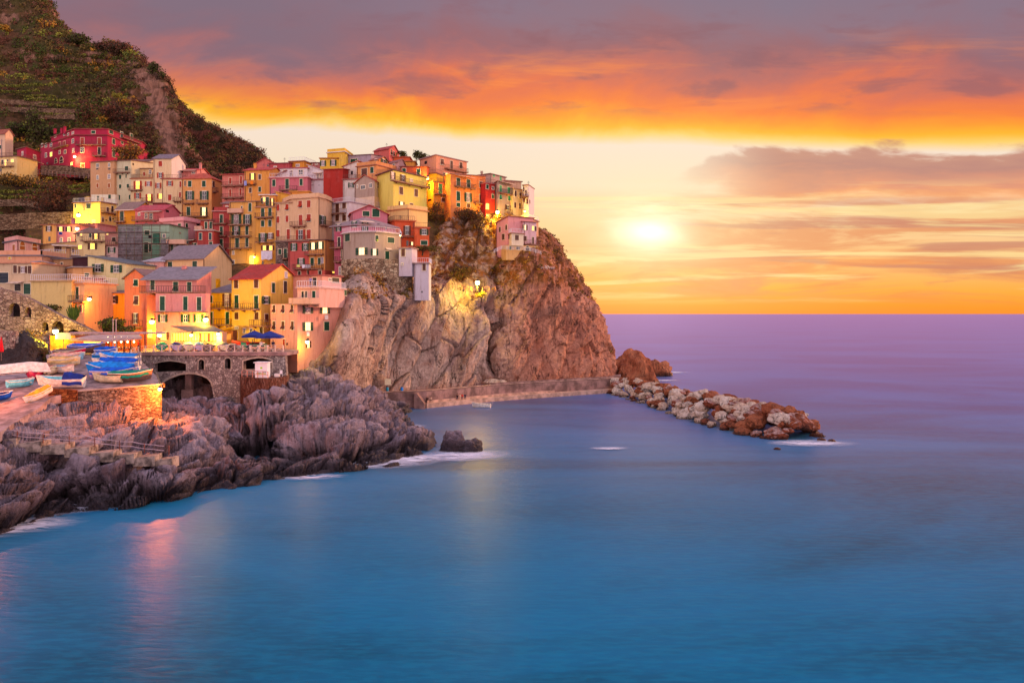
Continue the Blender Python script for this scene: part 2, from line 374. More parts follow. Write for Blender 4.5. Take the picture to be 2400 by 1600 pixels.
def roofmat(hexcol, key=None):
    k = 'roof_' + hexcol
    if k in _M: return _M[k]
    m = bpy.data.materials.new(k); m.use_nodes = True; N = NT(m.node_tree); b = N.n['Principled BSDF']
    g = N.new('ShaderNodeNewGeometry').outputs['Position']; c = lin(hx(hexcol))
    v = N.new('ShaderNodeTexVoronoi'); N.l.new(N.map(g, (2.2, 2.2, 5.)), v.inputs['Vector']); v.inputs['Scale'].default_value = 1.
    sp = N.new('ShaderNodeSeparateColor'); N.l.new(v.outputs['Color'], sp.inputs[0])
    col = N.mix(N.mr(sp.outputs[0], .2, .9, 0, .6), c, tuple(x * .6 for x in c[:3]) + (1,))
    col = N.mix(N.mr(N.noise(g, .5, 5., .6), .5, .72, 0, .5), col, tuple(x * .5 + .08 for x in c[:3]) + (1,))
    N.put(b.inputs['Base Color'], col); b.inputs['Roughness'].default_value = .85; b.inputs['Specular IOR Level'].default_value = .2
    bn = N.new('ShaderNodeBump'); bn.inputs['Strength'].default_value = .5; bn.inputs['Distance'].default_value = .08
    wv = N.new('ShaderNodeTexWave'); N.l.new(g, wv.inputs[0]); wv.inputs['Scale'].default_value = 2.2; wv.inputs['Distortion'].default_value = 1.
    N.put(bn.inputs['Height'], N.m('ADD', wv.outputs['Fac'], sp.outputs[0])); N.l.new(bn.outputs[0], b.inputs['Normal'])
    _M[k] = m; return m
# ================================================================ THE SETTING
# sea -----------------------------------------------------------------------
def water_mat():
    m = bpy.data.materials.new('sea_water'); m.use_nodes = True; N = NT(m.node_tree); b = N.n['Principled BSDF']
    g = N.new('ShaderNodeNewGeometry').outputs['Position']
    big = N.noise(N.map(g, (.010, .022, 1)), 1., 5., .6, .6); mid = N.noise(N.map(g, (.05, .16, 1)), 1., 5., .6, .4); fine = N.noise(N.map(g, (.6, 2.0, 1)), 1., 4., .6)
    col = N.mix(N.mr(big, .36, .60), (.0, .050, .092, 1), (.0, .142, .295, 1))
    col = N.mix(N.mr(mid, .5, .75, 0, .35), col, (.0, .11, .21, 1))
    col = N.mix(N.mr(fine, .40, .64, 0, .30), col, (.0, .20, .34, 1)); N.n.remove(b); o = N.n['Material Output']; df = N.new('ShaderNodeBsdfDiffuse'); gl = N.new('ShaderNodeBsdfGlossy'); N.put(df.inputs['Color'], col)
    bn = N.new('ShaderNodeBump'); bn.inputs['Strength'].default_value = .5; bn.inputs['Distance'].default_value = .3
    N.put(bn.inputs['Height'], N.m('ADD', N.m('MULTIPLY', mid, 1.4), N.m('MULTIPLY', fine, .5)))
    fr = N.new('ShaderNodeFresnel'); fr.inputs['IOR'].default_value = 1.36; N.l.new(bn.outputs[0], gl.inputs['Normal']); N.l.new(bn.outputs[0], df.inputs['Normal'])
    N.put(gl.inputs['Color'], N.mix(N.mr(fr.outputs[0], .22, .60), (.85, .74, .80, 1), (.72, .51, 1., 1)))
    N.put(gl.inputs['Roughness'], N.m('ADD', .26, N.m('MULTIPLY', mid, .14)))
    mx = N.new('ShaderNodeMixShader'); N.put(mx.inputs[0], N.m('MULTIPLY', fr.outputs[0], N.mr(fr.outputs[0], .03, .45, .34, .86))); N.l.new(df.outputs[0], mx.inputs[1]); N.l.new(gl.outputs[0], mx.inputs[2]); N.l.new(mx.outputs[0], o.inputs['Surface'])
    return m
mb = MB(); ys = [20, 60, 100, 150, 220, 400, 1000, 4000, 45000]
for a, b in zip(ys[:-1], ys[1:]):
    xa, xb = 200 + a * 1.2, 200 + b * 1.2
    mb.face([(-xa, a, 0), (xa, a, 0), (xb, b, 0), (-xb, b, 0)])
mb.face([(-224, -200, 0), (224, -200, 0), (224, 20, 0), (-224, 20, 0)])
tagp(mb.build('sea_water', water_mat()), kind='structure')

# hills ---------------------------------------------------------------------
leafmats = [mat('leaf_olive', (.42, .34, .16), .9, .2, .8), mat('leaf_green', (.30, .33, .11), .9, .2, .8), mat('leaf_brown', (.42, .24, .17), .9, .2, .8),
            mat('leaf_dark', (.26, .20, .13), .9, .2, .8), mat('leaf_ochre', (.74, .52, .18), .9, .2, .8), mat('leaf_lime', (.55, .55, .20), .9, .2, .8)]
def hillmat(name, rockc, earth, green, bare=False):
    m = bpy.data.materials.new(name); m.use_nodes = True; N = NT(m.node_tree); b = N.n['Principled BSDF']
    geo = N.new('ShaderNodeNewGeometry'); g = geo.outputs['Position']; nn = N.new('ShaderNodeSeparateXYZ'); N.l.new(geo.outputs['Normal'], nn.inputs[0])
    a = N.noise(g, .035, 6., .65, .4); f = N.noise(g, .25, 7., .7); h = N.noise(g, 1.1, 5., .7)
    col = N.mix(N.mr(a, .42, .6), lin(earth), lin(green)); col = N.mix(N.mr(f, .4, .65, 0, .8), col, tuple(x * .4 for x in lin(green)[:3]) + (1,))
    col = N.mix(N.mr(h, .55, .7, 0, .4), col, lin(rockc))
    rk = N.m('MULTIPLY', N.mr(nn.outputs[2], .56, .40), N.mr(a, .38, .55))
    if bare:
        at = N.new('ShaderNodeAttribute'); at.attribute_name = 'bare'; rk = N.m('MAXIMUM', rk, N.mr(N.m('ADD', at.outputs['Fac'], N.m('MULTIPLY', N.m('SUBTRACT', f, .5), 2.8)), .40, .60))
    rc = N.mix(N.mr(N.noise(N.map(g, (1, 1, .3)), .5, 6., .7), .4, .6), lin(rockc), tuple(x * .4 for x in lin(rockc)[:3]) + (1,))
    col = N.mix(rk, col, rc)
    N.put(b.inputs['Base Color'], col); b.inputs['Roughness'].default_value = .95; b.inputs['Specular IOR Level'].default_value = .1
    bn = N.new('ShaderNodeBump'); bn.inputs['Strength'].default_value = .9; bn.inputs['Distance'].default_value = 1.2
    N.put(bn.inputs['Height'], N.m('ADD', f, N.m('MULTIPLY', h, .4))); N.l.new(bn.outputs[0], b.inputs['Normal'])
    return m
def hillcol(px, mids, crest):
    c = [(px, y, d) for y, d in mids] + [(px, crest[0], crest[1])]
    return c + [(px - 12, crest[0] + 25, crest[1] + 70), (px - 20, crest[0] + 80, crest[1] + 140)]
LB = [(640, 196), (520, 226), (400, 256), (330, 284)]
hc = [hillcol(-140, LB + [(200, 335), (0, 400)], (-150, 470)), hillcol(0, LB + [(200, 330), (90, 370)], (-90, 430)), hillcol(70, LB + [(200, 328), (110, 360)], (-38, 412)),
      hillcol(112, LB + [(210, 324), (110, 355)], (4, 400)), hillcol(155, LB + [(220, 320), (130, 350)], (58, 388)), hillcol(205, LB + [(230, 316), (160, 342)], (96, 376)),
      hillcol(250, LB + [(240, 312), (170, 338)], (108, 366)), hillcol(300, [(640, 200), (520, 230), (420, 258), (340, 282), (250, 308), (170, 332)], (114, 354)),
      hillcol(345, [(640, 205), (520, 234), (430, 260), (360, 280), (280, 300), (210, 318)], (152, 340)), hillcol(378, [(640, 210), (520, 238), (440, 262), (380, 278), (310, 294), (240, 308)], (180, 326)),
      hillcol(402, [(640, 212), (540, 238), (460, 260), (410, 274), (350, 288), (290, 299)], (236, 312)), hillcol(428, [(640, 214), (550, 240), (480, 260), (440, 272), (390, 283), (350, 292)], (305, 302)),
      hillcol(456, [(640, 216), (560, 240), (500, 260), (470, 270), (430, 278), (400, 286)], (368, 294)), hillcol(510, [(640, 218), (570, 244), (530, 262), (500, 270), (470, 278), (450, 284)], (420, 290)),
      hillcol(580, [(640, 222), (590, 248), (560, 262), (540, 270), (520, 278), (500, 284)], (480, 292))]
G = loft(hc, 300, 210); nrm = gnormals(G); sh = G.shape; p = G.reshape(-1, 3)
d = ridged(p * .022, 5) * 5.5 + fbm(p * .09, 4) * 2.2 - 3
# stepped vineyard terraces on the lower left slopes
G2 = p + nrm.reshape(-1, 3) * d[:, None] * np.sign(nrm.reshape(-1, 3)[:, 2:3] + 1e-6)
zz = G2[:, 2]; st = 3.4; fr = (zz / st + fbm(p * .02, 2) * 1.5) % 1.0
mk = np.clip((-66 - G2[:, 0] * .9) / 30, 0, 1) * np.clip((150 - zz) / 20, 0, 1)
G2[:, 2] += mk * st * (np.clip((fr - .62) / .38, 0, 1) - fr) * .8
HG = G2.reshape(sh)
hm_ = gridmesh('hillside', HG); at_ = hm_.attributes.new('bare', 'FLOAT', 'POINT'); hp = HG.reshape(-1, 3); hpx = hp[:, 0] / hp[:, 1] * F + 1200; hpy = HY - (hp[:, 2] - HC) / hp[:, 1] * F
def bareband(x, y): return np.exp(-((x - (352 + (y - 200) * .36)) / 32.) ** 2) * np.clip((y - 150) / 25., 0, 1) * np.clip((425 - y) / 40., 0, 1) + .8 * np.exp(-((x - 285) / 26.) ** 2 - ((y - 283) / 14.) ** 2)
at_.data.foreach_set('value', bareband(hpx, hpy).astype(np.float32))
tagp(link('hillside', hm_, None, hillmat('hillside_ground', (.60, .43, .36), (.38, .25, .17), (.27, .24, .11), True)), kind='structure')
h2 = [hillcol(330, [(470, 400), (380, 440), (300, 470)], (170, 500)), hillcol(385, [(470, 402), (390, 440), (300, 468)], (192, 500)), hillcol(412, [(470, 404), (400, 440), (310, 466)], (216, 500)),
      hillcol(445, [(470, 406), (400, 440), (330, 466)], (250, 500)), hillcol(485, [(470, 408), (410, 440), (350, 464)], (276, 498)), hillcol(535, [(470, 410), (420, 440), (370, 462)], (312, 494)),
      hillcol(570, [(470, 412), (430, 440), (390, 460)], (334, 490)), hillcol(605, [(475, 414), (440, 438), (405, 458)], (352, 486)), hillcol(628, [(480, 416), (450, 438), (420, 456)], (374, 482)),
      hillcol(660, [(490, 418), (470, 438), (440, 454)], (400, 478)), hillcol(740, [(510, 420), (500, 438), (480, 450)], (440, 470))]
G = loft(h2, 200, 120); p = G.reshape(-1, 3); n_ = gnormals(G).reshape(-1, 3); n_ *= np.sign(n_[:, 2:3] + 1e-6)
G = (p + n_ * (ridged(p * .016, 5) * 8 + fbm(p * .07, 4) * 3 - 6)[:, None]).reshape(G.shape); HG2 = G
tagp(link('far_hill', gridmesh('far_hill', G), None, hillmat('far_hill_ground', (.45, .27, .22), (.33, .19, .13), (.22, .18, .10))), kind='structure')
vs = [[(px, 840, 142), (px, 700, 170), (px, 600, 196), (px, 500, 226), (px, 440, 250), (px, 420, 275)] for px in (60, 250, 450, 600)] + [[(px, 770, 172), (px, 690, 180), (px, 600, 198), (px, 500, 226), (px, 440, 250), (px, 420, 275)] for px in (700, 750)]
vs += [[(800, 760, 176), (800, 660, 186), (800, 600, 194), (800, 500, 216), (800, 430, 236), (800, 400, 262)], [(880, 700, 186), (880, 620, 190), (880, 560, 194), (880, 490, 206), (880, 430, 222), (880, 400, 250)],
       [(960, 640, 190), (960, 580, 194), (960, 520, 200), (960, 470, 210), (960, 420, 226), (960, 400, 250)], [(1060, 560, 206), (1060, 530, 209), (1060, 500, 213), (1060, 470, 218), (1060, 450, 226), (1060, 440, 250)]]
G = loft(vs, 120, 90); p = G.reshape(-1, 3); G = (p + np.array([0, 0, 1.]) * (fbm(p * .15, 3) * 1.2)[:, None]).reshape(G.shape)
tagp(link('village_slope', gridmesh('village_slope', G), None, hillmat('village_ground', (.50, .38, .30), (.40, .28, .20), (.32, .26, .14))), kind='structure')

# cliff headland ------------------------------------------------------------
cc = [[(640, 915, 131), (640, 860, 134), (645, 835, 137), (650, 820, 140), (660, 800, 150), (670, 750, 162), (690, 700, 172), (700, 650, 182)],
      [(704, 905, 134), (704, 870, 134), (710, 845, 135), (724, 824, 141), (738, 800, 148), (755, 760, 154), (778, 720, 160), (790, 670, 170)],
      [(764, 935, 140), (762, 895, 138.5), (762, 850, 136), (775, 806, 137), (792, 762, 138), (820, 712, 141.5), (832, 690, 150), (842, 650, 172)],
      [(806, 935, 146), (802, 900, 143), (806, 850, 139.5), (824, 795, 140), (842, 748, 143), (856, 716, 153), (874, 697, 166), (890, 645, 182)],
      [(860, 935, 170), (856, 905, 171), (862, 860, 171), (880, 800, 172), (905, 740, 170), (925, 706, 168), (940, 692, 173), (955, 640, 186)],
      [(950, 940, 178), (950, 912, 178), (952, 860, 179), (965, 800, 180), (985, 740, 182), (1000, 702, 184), (1008, 650, 190), (1012, 590, 197)],
      [(1050, 930, 184), (1050, 902, 184), (1053, 850, 185), (1060, 800, 186), (1072, 750, 188), (1080, 712, 190), (1075, 610, 199), (1070, 510, 208)],
      [(1122, 925, 190), (1124, 895, 190), (1130, 850, 191), (1136, 800, 192), (1142, 765, 193), (1148, 736, 195), (1140, 620, 204), (1130, 512, 211)],
      [(1152, 920, 199), (1150, 895, 200), (1152, 850, 200), (1157, 800, 200), (1162, 765, 199), (1166, 735, 198), (1165, 620, 206), (1165, 520, 212)],
      [(1185, 915, 196), (1185, 893, 197), (1190, 850, 197), (1200, 800, 198), (1212, 755, 200), (1218, 728, 201), (1213, 620, 201.5), (1210, 545, 212)],
      [(1280, 910, 202), (1280, 893, 202), (1285, 850, 203), (1290, 800, 205), (1293, 755, 207), (1292, 715, 207), (1272, 622, 204), (1258, 560, 218)],
      [(1370, 910, 209), (1370, 890, 210), (1368, 850, 211), (1362, 800, 213), (1350, 745, 216), (1335, 690, 219), (1308, 640, 219), (1272, 570, 223)],
      [(1412, 925, 214), (1410, 885, 217), (1408, 842, 219), (1398, 800, 222), (1384, 757, 225), (1366, 700, 228), (1342, 655, 229), (1296, 578, 232)],
      [(1432, 920, 236), (1426, 870, 238), (1416, 830, 240), (1404, 792, 243), (1396, 755, 245), (1370, 705, 246), (1345, 660, 247), (1290, 585, 252)],
      [(1400, 915, 290), (1390, 870, 285), (1370, 830, 284), (1350, 790, 282), (1330, 750, 280), (1300, 700, 278), (1270, 650, 276), (1240, 580, 274)]]
cc = [[(c[0][0], c[0][1] + 25, c[0][2] - 1)] + c + [(c[-1][0] + 4, c[-1][1] - 2, c[-1][2] + 16), (c[-1][0], c[-1][1] + 20, c[-1][2] + 60)] for c in cc]
G = loft(cc, 640, 430); N_ = gnormals(G); p = G.reshape(-1, 3); n_ = N_.reshape(-1, 3)
if n_[:, 1].mean() > 0: n_ = -n_
# strata dip: rotate coordinates so that the beds run down to the left
an = R(28); q = np.stack([p[:, 0] * math.cos(an) - p[:, 2] * math.sin(an), p[:, 1], p[:, 0] * math.sin(an) + p[:, 2] * math.cos(an)], 1)
xs = p[:, 0]; mid_ = np.clip((xs + 32) / 6, 0, 1) * np.clip((-6 - xs) / 3, 0, 1)      # the smooth slabs in the middle
slab = ridged(q * np.array([.16, .12, .035]), 3); f1, e1, id1 = cells(q * np.array([.27, .14, .048]) + fbm(p * .06, 2)[:, None] * .35, 5)
pl = ((id1 % 97) / 97. - .5)                                   # stepped plates
rough = fbm(q * np.array([.9, .6, .3]), 5, .6)
big_ = ridged(p * .05, 3) * 1.6 * (1 - mid_ * .6)
d = big_ + slab * (1.2 + (1 - mid_) * 1.2) + pl * (1.2 + .4 * mid_) + _coff * 2.6 - np.exp(-(e1 / .035) ** 2) * .9 * (.3 + mid_ * .7) + rough * (.95 - .62 * mid_)
gx = p[:, 0] / p[:, 1] * F + 1200 + fbm(p * .12, 2) * 14; d = d - 4.5 * np.exp(-((gx - 1150) / 9) ** 2) * np.clip((25 - p[:, 2]) / 3, 0, 1)
d += (ridged(q * np.array([.55, .35, .05]), 3) - .3) * .9 * np.clip((-28 - xs) / 4, 0, 1)
up = np.clip((p[:, 2] - 23) / 5, 0, 1); d = d * (1 - .35 * up) + up * fbm(p * .35, 4) * 1.6
gx0 = p[:, 0] / p[:, 1] * F + 1200; d = d * np.clip((gx0 - 740) / 130, .22, 1) - .6 * np.clip((830 - gx0) / 60, 0, 1)
G = (p + n_ * (d * .85)[:, None]).reshape(G.shape); CG = G; CN = n_.reshape(G.shape)
cliffmat = rockmat('cliff_rock', (.68, .54, .49), (.86, .74, .67), (.33, .21, .18), (.70, .43, .27), (0, R(-28), 0), 3., veg=((.58, .34, .15), (.42, .26, .11)), zveg=(24, 30), warmamt=.35, xglow=(-9, 8, (1., .66, .44)))  # right side: ochre rock with the sun's orange glow put into its colour
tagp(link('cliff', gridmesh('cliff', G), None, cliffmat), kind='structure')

# foreground rocks: height field through surveyed points ---------------------------
def wl(px, py, z=0.): return (px, (HC - z) * F / (py - HY), z)     # px, D, z
pts = []
line = [(-120, 1275), (-60, 1258), (0, 1243), (60, 1224), (150, 1190), (250, 1172), (350, 1163), (450, 1154), (550, 1137), (650, 1118), (750, 1102), (850, 1094), (920, 1084), (962, 1070), (968, 1060)]
for a in line:
    x, D, z = wl(*a); pts.append((x, D, z)); pts.append((x, D - 5, -3.5)); pts.append((x, D + 1.6, 1.3))
for a in [(1000, 1035), (955, 1020), (940, 1000), (930, 975), (925, 962), (880, 950)]:
    x, D, z = wl(*a); pts.append((x, D, z)); pts.append((x + 26, D + 3, -3.5))
for px, py, D in [(0, 1120, 79), (-100, 1120, 79), (0, 1052, 84), (-100, 1045, 84), (90, 1062, 85.5), (150, 1120, 86), (200, 1068, 88), (250, 1120, 89), (300, 1083, 90), (360, 1120, 92), (360, 1090, 91.5), (265, 1080, 86.6), (330, 1090, 87.2), (392, 1096, 88.), (200, 1072, 86.2), (120, 1062, 85.4), (430, 1118, 94), (440, 1092, 95),
                  (520, 1095, 98), (520, 1070, 100), (600, 1090, 101), (610, 1058, 104), (700, 1072, 104), (700, 1036, 108), (780, 1060, 106), (800, 1020, 110), (860, 1040, 110), (888, 1004, 114), (850, 1008, 116), (920, 1062, 113), (945, 1060, 114.5),
                  (700, 1000, 118), (640, 1010, 110), (600, 936, 114.5), (650, 918, 116), (560, 950, 113.5), (685, 898, 121), (650, 962, 125), (690, 905, 129), (730, 872, 133), (775, 872, 136), (805, 890, 138), (850, 912, 140), (870, 955, 134), (905, 972, 136), (760, 950, 124), (830, 985, 122), (895, 1000, 126), (600, 966, 126), (548, 1000, 121), (560, 1020, 117), (700, 960, 122),
                  (520, 1048, 104), (440, 1004, 103), (400, 1012, 101), (490, 1015, 104), (505, 1040, 102), (465, 1050, 98), (400, 1075, 96), (345, 1040, 98), (500, 1075, 99), (520, 1030, 107), (545, 1060, 104),
                  (180, 955, 97), (250, 965, 98), (300, 962, 99), (360, 990, 101), (320, 1010, 98), (250, 1015, 95), (200, 1000, 93), (100, 1000, 88.5), (100, 1025, 87.2), (200, 1040, 90), (300, 1055, 92), (30, 1010, 86), (60, 975, 89.2),
                  (400, 960, 125), (440, 950, 118), (520, 935, 120), (560, 950, 118), (600, 975, 118), (470, 985, 112), (400, 1000, 110), (540, 985, 113), (660, 915, 128), (620, 935, 126), (390, 935, 128), (480, 915, 130), (560, 920, 130), (380, 880, 140), (500, 870, 142), (650, 890, 140),
                  (820, 930, 152), (880, 935, 158), (930, 950, 162), (840, 915, 160)]:
    pts.append((px, D, zat(py, D)))
pts += [(470, 108, 1.8), (540, 108, -1.), (560, 110, -2.5), (600, 110, -3.5), (640, 109.5, -2.5), (590, 107, -2.), (620, 112, -3), (560, 113, -2), (300, 115, 8), (200, 115, 8), (100, 105, 7), (0, 100, 6), (-100, 100, 6), (200, 140, 8), (-50, 130, 8), (450, 155, 6), (650, 155, 6), (800, 170, 3), (900, 172, -1), (930, 178, -2)]
pts = np.array(pts); wx = (pts[:, 0] - 1200) / F * pts[:, 1]; wp = np.stack([wx, pts[:, 1]], 1)
A = np.linalg.norm(wp[:, None] - wp[None], axis=2); n = len(wp)
K = np.zeros((n + 3, n + 3)); K[:n, :n] = A - np.eye(n) * .25; K[:n, n] = 1; K[:n, n + 1:] = wp; K[n, :n] = 1; K[n + 1:, :n] = wp.T
wgt = np.linalg.solve(K, np.concatenate([pts[:, 2], np.zeros(3)]))
def fz(x, y):
    q = np.stack([x, y], 1); o = np.zeros(len(q))
    for i in range(0, len(q), 20000):
        s = q[i:i + 20000]; o[i:i + 20000] = np.linalg.norm(s[:, None] - wp[None], axis=2) @ wgt[:n] + wgt[n] + s @ wgt[n + 1:]
    return o
nu, nv = 680, 400
pxs = np.linspace(-170, 1035, nu); Ds = 68 * (176 / 68) ** (np.linspace(0, 1, nv)); PX, DD = np.meshgrid(pxs, Ds, indexing='ij')
XX = (PX - 1200) / F * DD; ZZ = fz(XX.ravel(), DD.ravel()).reshape(XX.shape); ZZ = np.maximum(ZZ, -4.5)
G = np.stack([XX, DD, ZZ], 2); N_ = gnormals(G); N_ *= np.sign(N_[..., 2:3]); p = G.reshape(-1, 3); n_ = N_.reshape(-1, 3)
an = R(-24); q = np.stack([p[:, 0] * math.cos(an) - p[:, 2] * math.sin(an), p[:, 1] * .8, p[:, 0] * math.sin(an) + p[:, 2] * math.cos(an) + p[:, 1] * .25], 1)
warp = fbm(p * .16, 3)[:, None] * .8
f1, e1, id1 = cells(q * np.array([.085, .13, .24]) + warp * .7, 11); o1 = _coff; f2, e2, id2 = cells(q * np.array([.22, .30, .62]) + warp * 1.2, 23); o2 = _coff
d = ((id1 % 89) / 89. - .45) * 2.3 + (.55 - f1) * .6 - np.exp(-(e1 / .055) ** 2) * 2.0 + ((id2 % 83) / 83. - .5) * .75 - np.exp(-(e2 / .055) ** 2) * .9
d += o1 * 2.0 + o2 * .7 + ridged(q * np.array([.12, .16, .8]), 4, .6) * .85 + ridged(q * np.array([.6, .7, 2.8]), 4, .6) * .20 + fbm(q * 3., 3) * .10
am = np.clip((p[:, 2] + 2.5) / 2.5, .15, 1)
flat_ = np.exp(-(((p[:, 0] + 49) / 6) ** 2 + ((p[:, 1] - 91) / 5) ** 2))
G = p + n_ * (d * am * (1 - .7 * flat_) * 1.1)[:, None]
gpx = G[:, 0] / G[:, 1] * F + 1200; gD = G[:, 1]
rbx = np.interp(gD, [80, 84, 88, 92, 96, 99, 102, 106, 112, 118, 122, 124], [-60, 0, 45, 90, 116, 180, 376, 372, 350, 330, 320, 690]); slp = np.minimum(14.0, 8.6 + (gD - 88) * .183)
G[:, 2] = np.where((gpx < rbx + 6) & (gD > 83), np.minimum(G[:, 2], slp - .5), G[:, 2])
G[:, 2] = np.where((gpx < 400) & (gD > 102) & (gpx > rbx - 20), np.minimum(G[:, 2], 8.5), G[:, 2])
G[:, 2] = np.where((gpx > 560) & (gpx < 700) & (gD > 115) & (gD < 135), np.minimum(G[:, 2], zat(886, 117.5) - .4), G[:, 2])
G = G.reshape(PX.shape + (3,)); FG = G
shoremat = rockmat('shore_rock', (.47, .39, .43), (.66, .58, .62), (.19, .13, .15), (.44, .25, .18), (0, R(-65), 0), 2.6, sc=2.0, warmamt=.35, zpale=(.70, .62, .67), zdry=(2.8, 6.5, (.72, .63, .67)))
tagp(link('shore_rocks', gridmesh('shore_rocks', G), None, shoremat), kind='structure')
# ================================================================ HOUSES
SH = {'g': (.04, .27, .17), 't': (.06, .30, .33), 'r': (.72, .18, .06), 'b': (.38, .20, .14), 'm': (.22, .66, .42), 'k': (.17, .11, .10), 'n': (.10, .13, .20), 'o': (.70, .33, .08), 'y': (.93, .72, .15), 'l': (.66, .62, .70), 'h': (.62, .60, .62)}
def shm(c): return mat('shutter_' + c, SH[c], .6, .1, 3.)
trimm = mat('window_trim', (.93, .84, .72), .8, .08, 2.); sashm = mat('window_sash', (.90, .86, .84), .5, 0); glassm = mat('window_glass', (.10, .09, .13), .08, .0, spec=.8)
curt = mat('curtained_glass', (.62, .50, .50), .35, .3, 1.2, spec=.5)
litm = mat('lit_window_glass', (1, .8, .3), .4, 0, emit=(1., .56, .07), es=2.2); litw = mat('bright_lit_window_glass', (1, .9, .6), .4, 0, emit=(1., .74, .30), es=1.9)
lito = mat('orange_lit_glass', (1, .5, .1), .4, 0, emit=(1., .22, .02), es=1.2)
railm = mat('iron_railing', (.42, .26, .22), .6, .1); railw = mat('white_railing', (.86, .82, .86), .5, .05); slabm = mat('balcony_concrete', (.62, .44, .36), .9, .2, 1.5)
def q_(v, s=.1): return max(s, round(v / s) * s)
_wm = {}
def win_mesh(kind, w, h):
    k = ('w', kind, w, h)
    if k in _wm: return _wm[k]
    m = MB(); e = .11; c = kind[0]
    if c in 'cowlLadvPA':
        m.box(-w/2-e, w/2+e, -.06, .02, h/2, h/2+e, 0); m.box(-w/2-e, -w/2, -.06, .02, -h/2, h/2, 0); m.box(w/2, w/2+e, -.06, .02, -h/2, h/2, 0)
        m.box(-w/2-e-.05, w/2+e+.05, -.12, .02, -h/2-e*.8, -h/2, 0)
    if c == 'A' or c == 'P':   # arched head
        n = 7
        for i in range(n):
            a0 = math.pi * i / n; a1 = math.pi * (i + 1) / n; r = w / 2
            m.face([(0, -.03, h/2), (math.cos(a0)*r, -.03, h/2+math.sin(a0)*r), (math.cos(a1)*r, -.03, h/2+math.sin(a1)*r)], 1)
            m.hexa([(math.cos(a0)*r, -.07, h/2+math.sin(a0)*r), (math.cos(a0)*(r+e), -.07, h/2+math.sin(a0)*(r+e)), (math.cos(a0)*(r+e), .02, h/2+math.sin(a0)*(r+e)), (math.cos(a0)*r, .02, h/2+math.sin(a0)*r),
                    (math.cos(a1)*r, -.07, h/2+math.sin(a1)*r), (math.cos(a1)*(r+e), -.07, h/2+math.sin(a1)*(r+e)), (math.cos(a1)*(r+e), .02, h/2+math.sin(a1)*(r+e)), (math.cos(a1)*r, .02, h/2+math.sin(a1)*r)], 0)
    m.box(-w/2, w/2, -.025, .02, -h/2, h/2, 1)
    if c in 'owlLv':
        m.box(-.035, .035, -.05, -.025, -h/2, h/2, 2)
        for s in (-1, 1): m.box(s*w/2-.05, s*w/2+.05, -.05, -.025, -h/2, h/2, 2)
        m.box(-w/2, w/2, -.05, -.025, h/2-.07, h/2, 2); m.box(-w/2, w/2, -.05, -.025, -h/2, -h/2+.07, 2)
        if h > 1.2: m.box(-w/2, w/2, -.045, -.025, -.03, .03, 2)
    me = m.mesh('window'); g = {'l': litm, 'L': litm, 'v': litw, '.': glassm}.get(c, glassm if (w * 7 + h * 13) % 1 > .3 else curt)
    if c in 'P': g = shm(kind[1])
    for x in (trimm, g, sashm): me.materials.append(x)
    _wm[k] = me; return me
def shut_mesh(w, h, c, tilt=0):
    k = ('s', w, h, c, tilt)
    if k in _wm: return _wm[k]
    m = MB(); t = .05
    m.box(-w/2, -w/2+.06, -t, 0, -h/2, h/2); m.box(w/2-.06, w/2, -t, 0, -h/2, h/2); m.box(-w/2+.06, w/2-.06, -t, 0, h/2-.07, h/2); m.box(-w/2+.06, w/2-.06, -t, 0, -h/2, -h/2+.07); m.box(-w/2+.06, w/2-.06, -t, 0, -.035, .035)
    n = max(3, int(h / .22)); 
    for i in range(n):
        z = -h/2 + .07 + (h - .14) * (i + .5) / n; m.hexa([(-w/2+.06, -t*.9, z-.09), (w/2-.06, -t*.9, z-.09), (w/2-.06, -t*.3, z-.02), (-w/2+.06, -t*.3, z-.02), (-w/2+.06, -t*.8, z-.06), (w/2-.06, -t*.8, z-.06), (w/2-.06, -t*.1, z+.09), (-w/2+.06, -t*.1, z+.09)])
    me = m.mesh('shutter'); me.materials.append(shm(c)); _wm[k] = me; return me
def rail_mesh(L, D, h=1.0, mt='r', left=True, right=True, step=.42):
    k = ('r', L, D, h, mt, left, right)
    if k in _wm: return _wm[k]
    m = MB(); r = .022
    def run(a, b):
        a = Vector(a); b = Vector(b); n = max(1, int((b - a).length / step)); d = (b - a)
        for i in range(n + 1):
            p = a + d * i / n; m.box(p.x - r, p.x + r, p.y - r, p.y + r, 0, h)
        for z in ((h, h * .12) if mt != 'w' else (h, h * .66, h * .33)):
            lo = (min(a.x, b.x) - .03, max(a.x, b.x) + .03, min(a.y, b.y) - .03, max(a.y, b.y) + .03); m.box(lo[0], lo[1], lo[2], lo[3], z - .03, z + .03)
    run((-L/2, -D, 0), (L/2, -D, 0))
    if left: run((-L/2, -D, 0), (-L/2, 0, 0))
    if right: run((L/2, 0, 0), (L/2, -D, 0))
    me = m.mesh('railing'); me.materials.append(railw if mt in 'wW' else railm); _wm[k] = me; return me

def slab(m, pts, th, mi=0):
    pts = [Vector(p) for p in pts]; m.hexa([p for p in pts] + [p + Vector((0, 0, th)) for p in pts], mi)

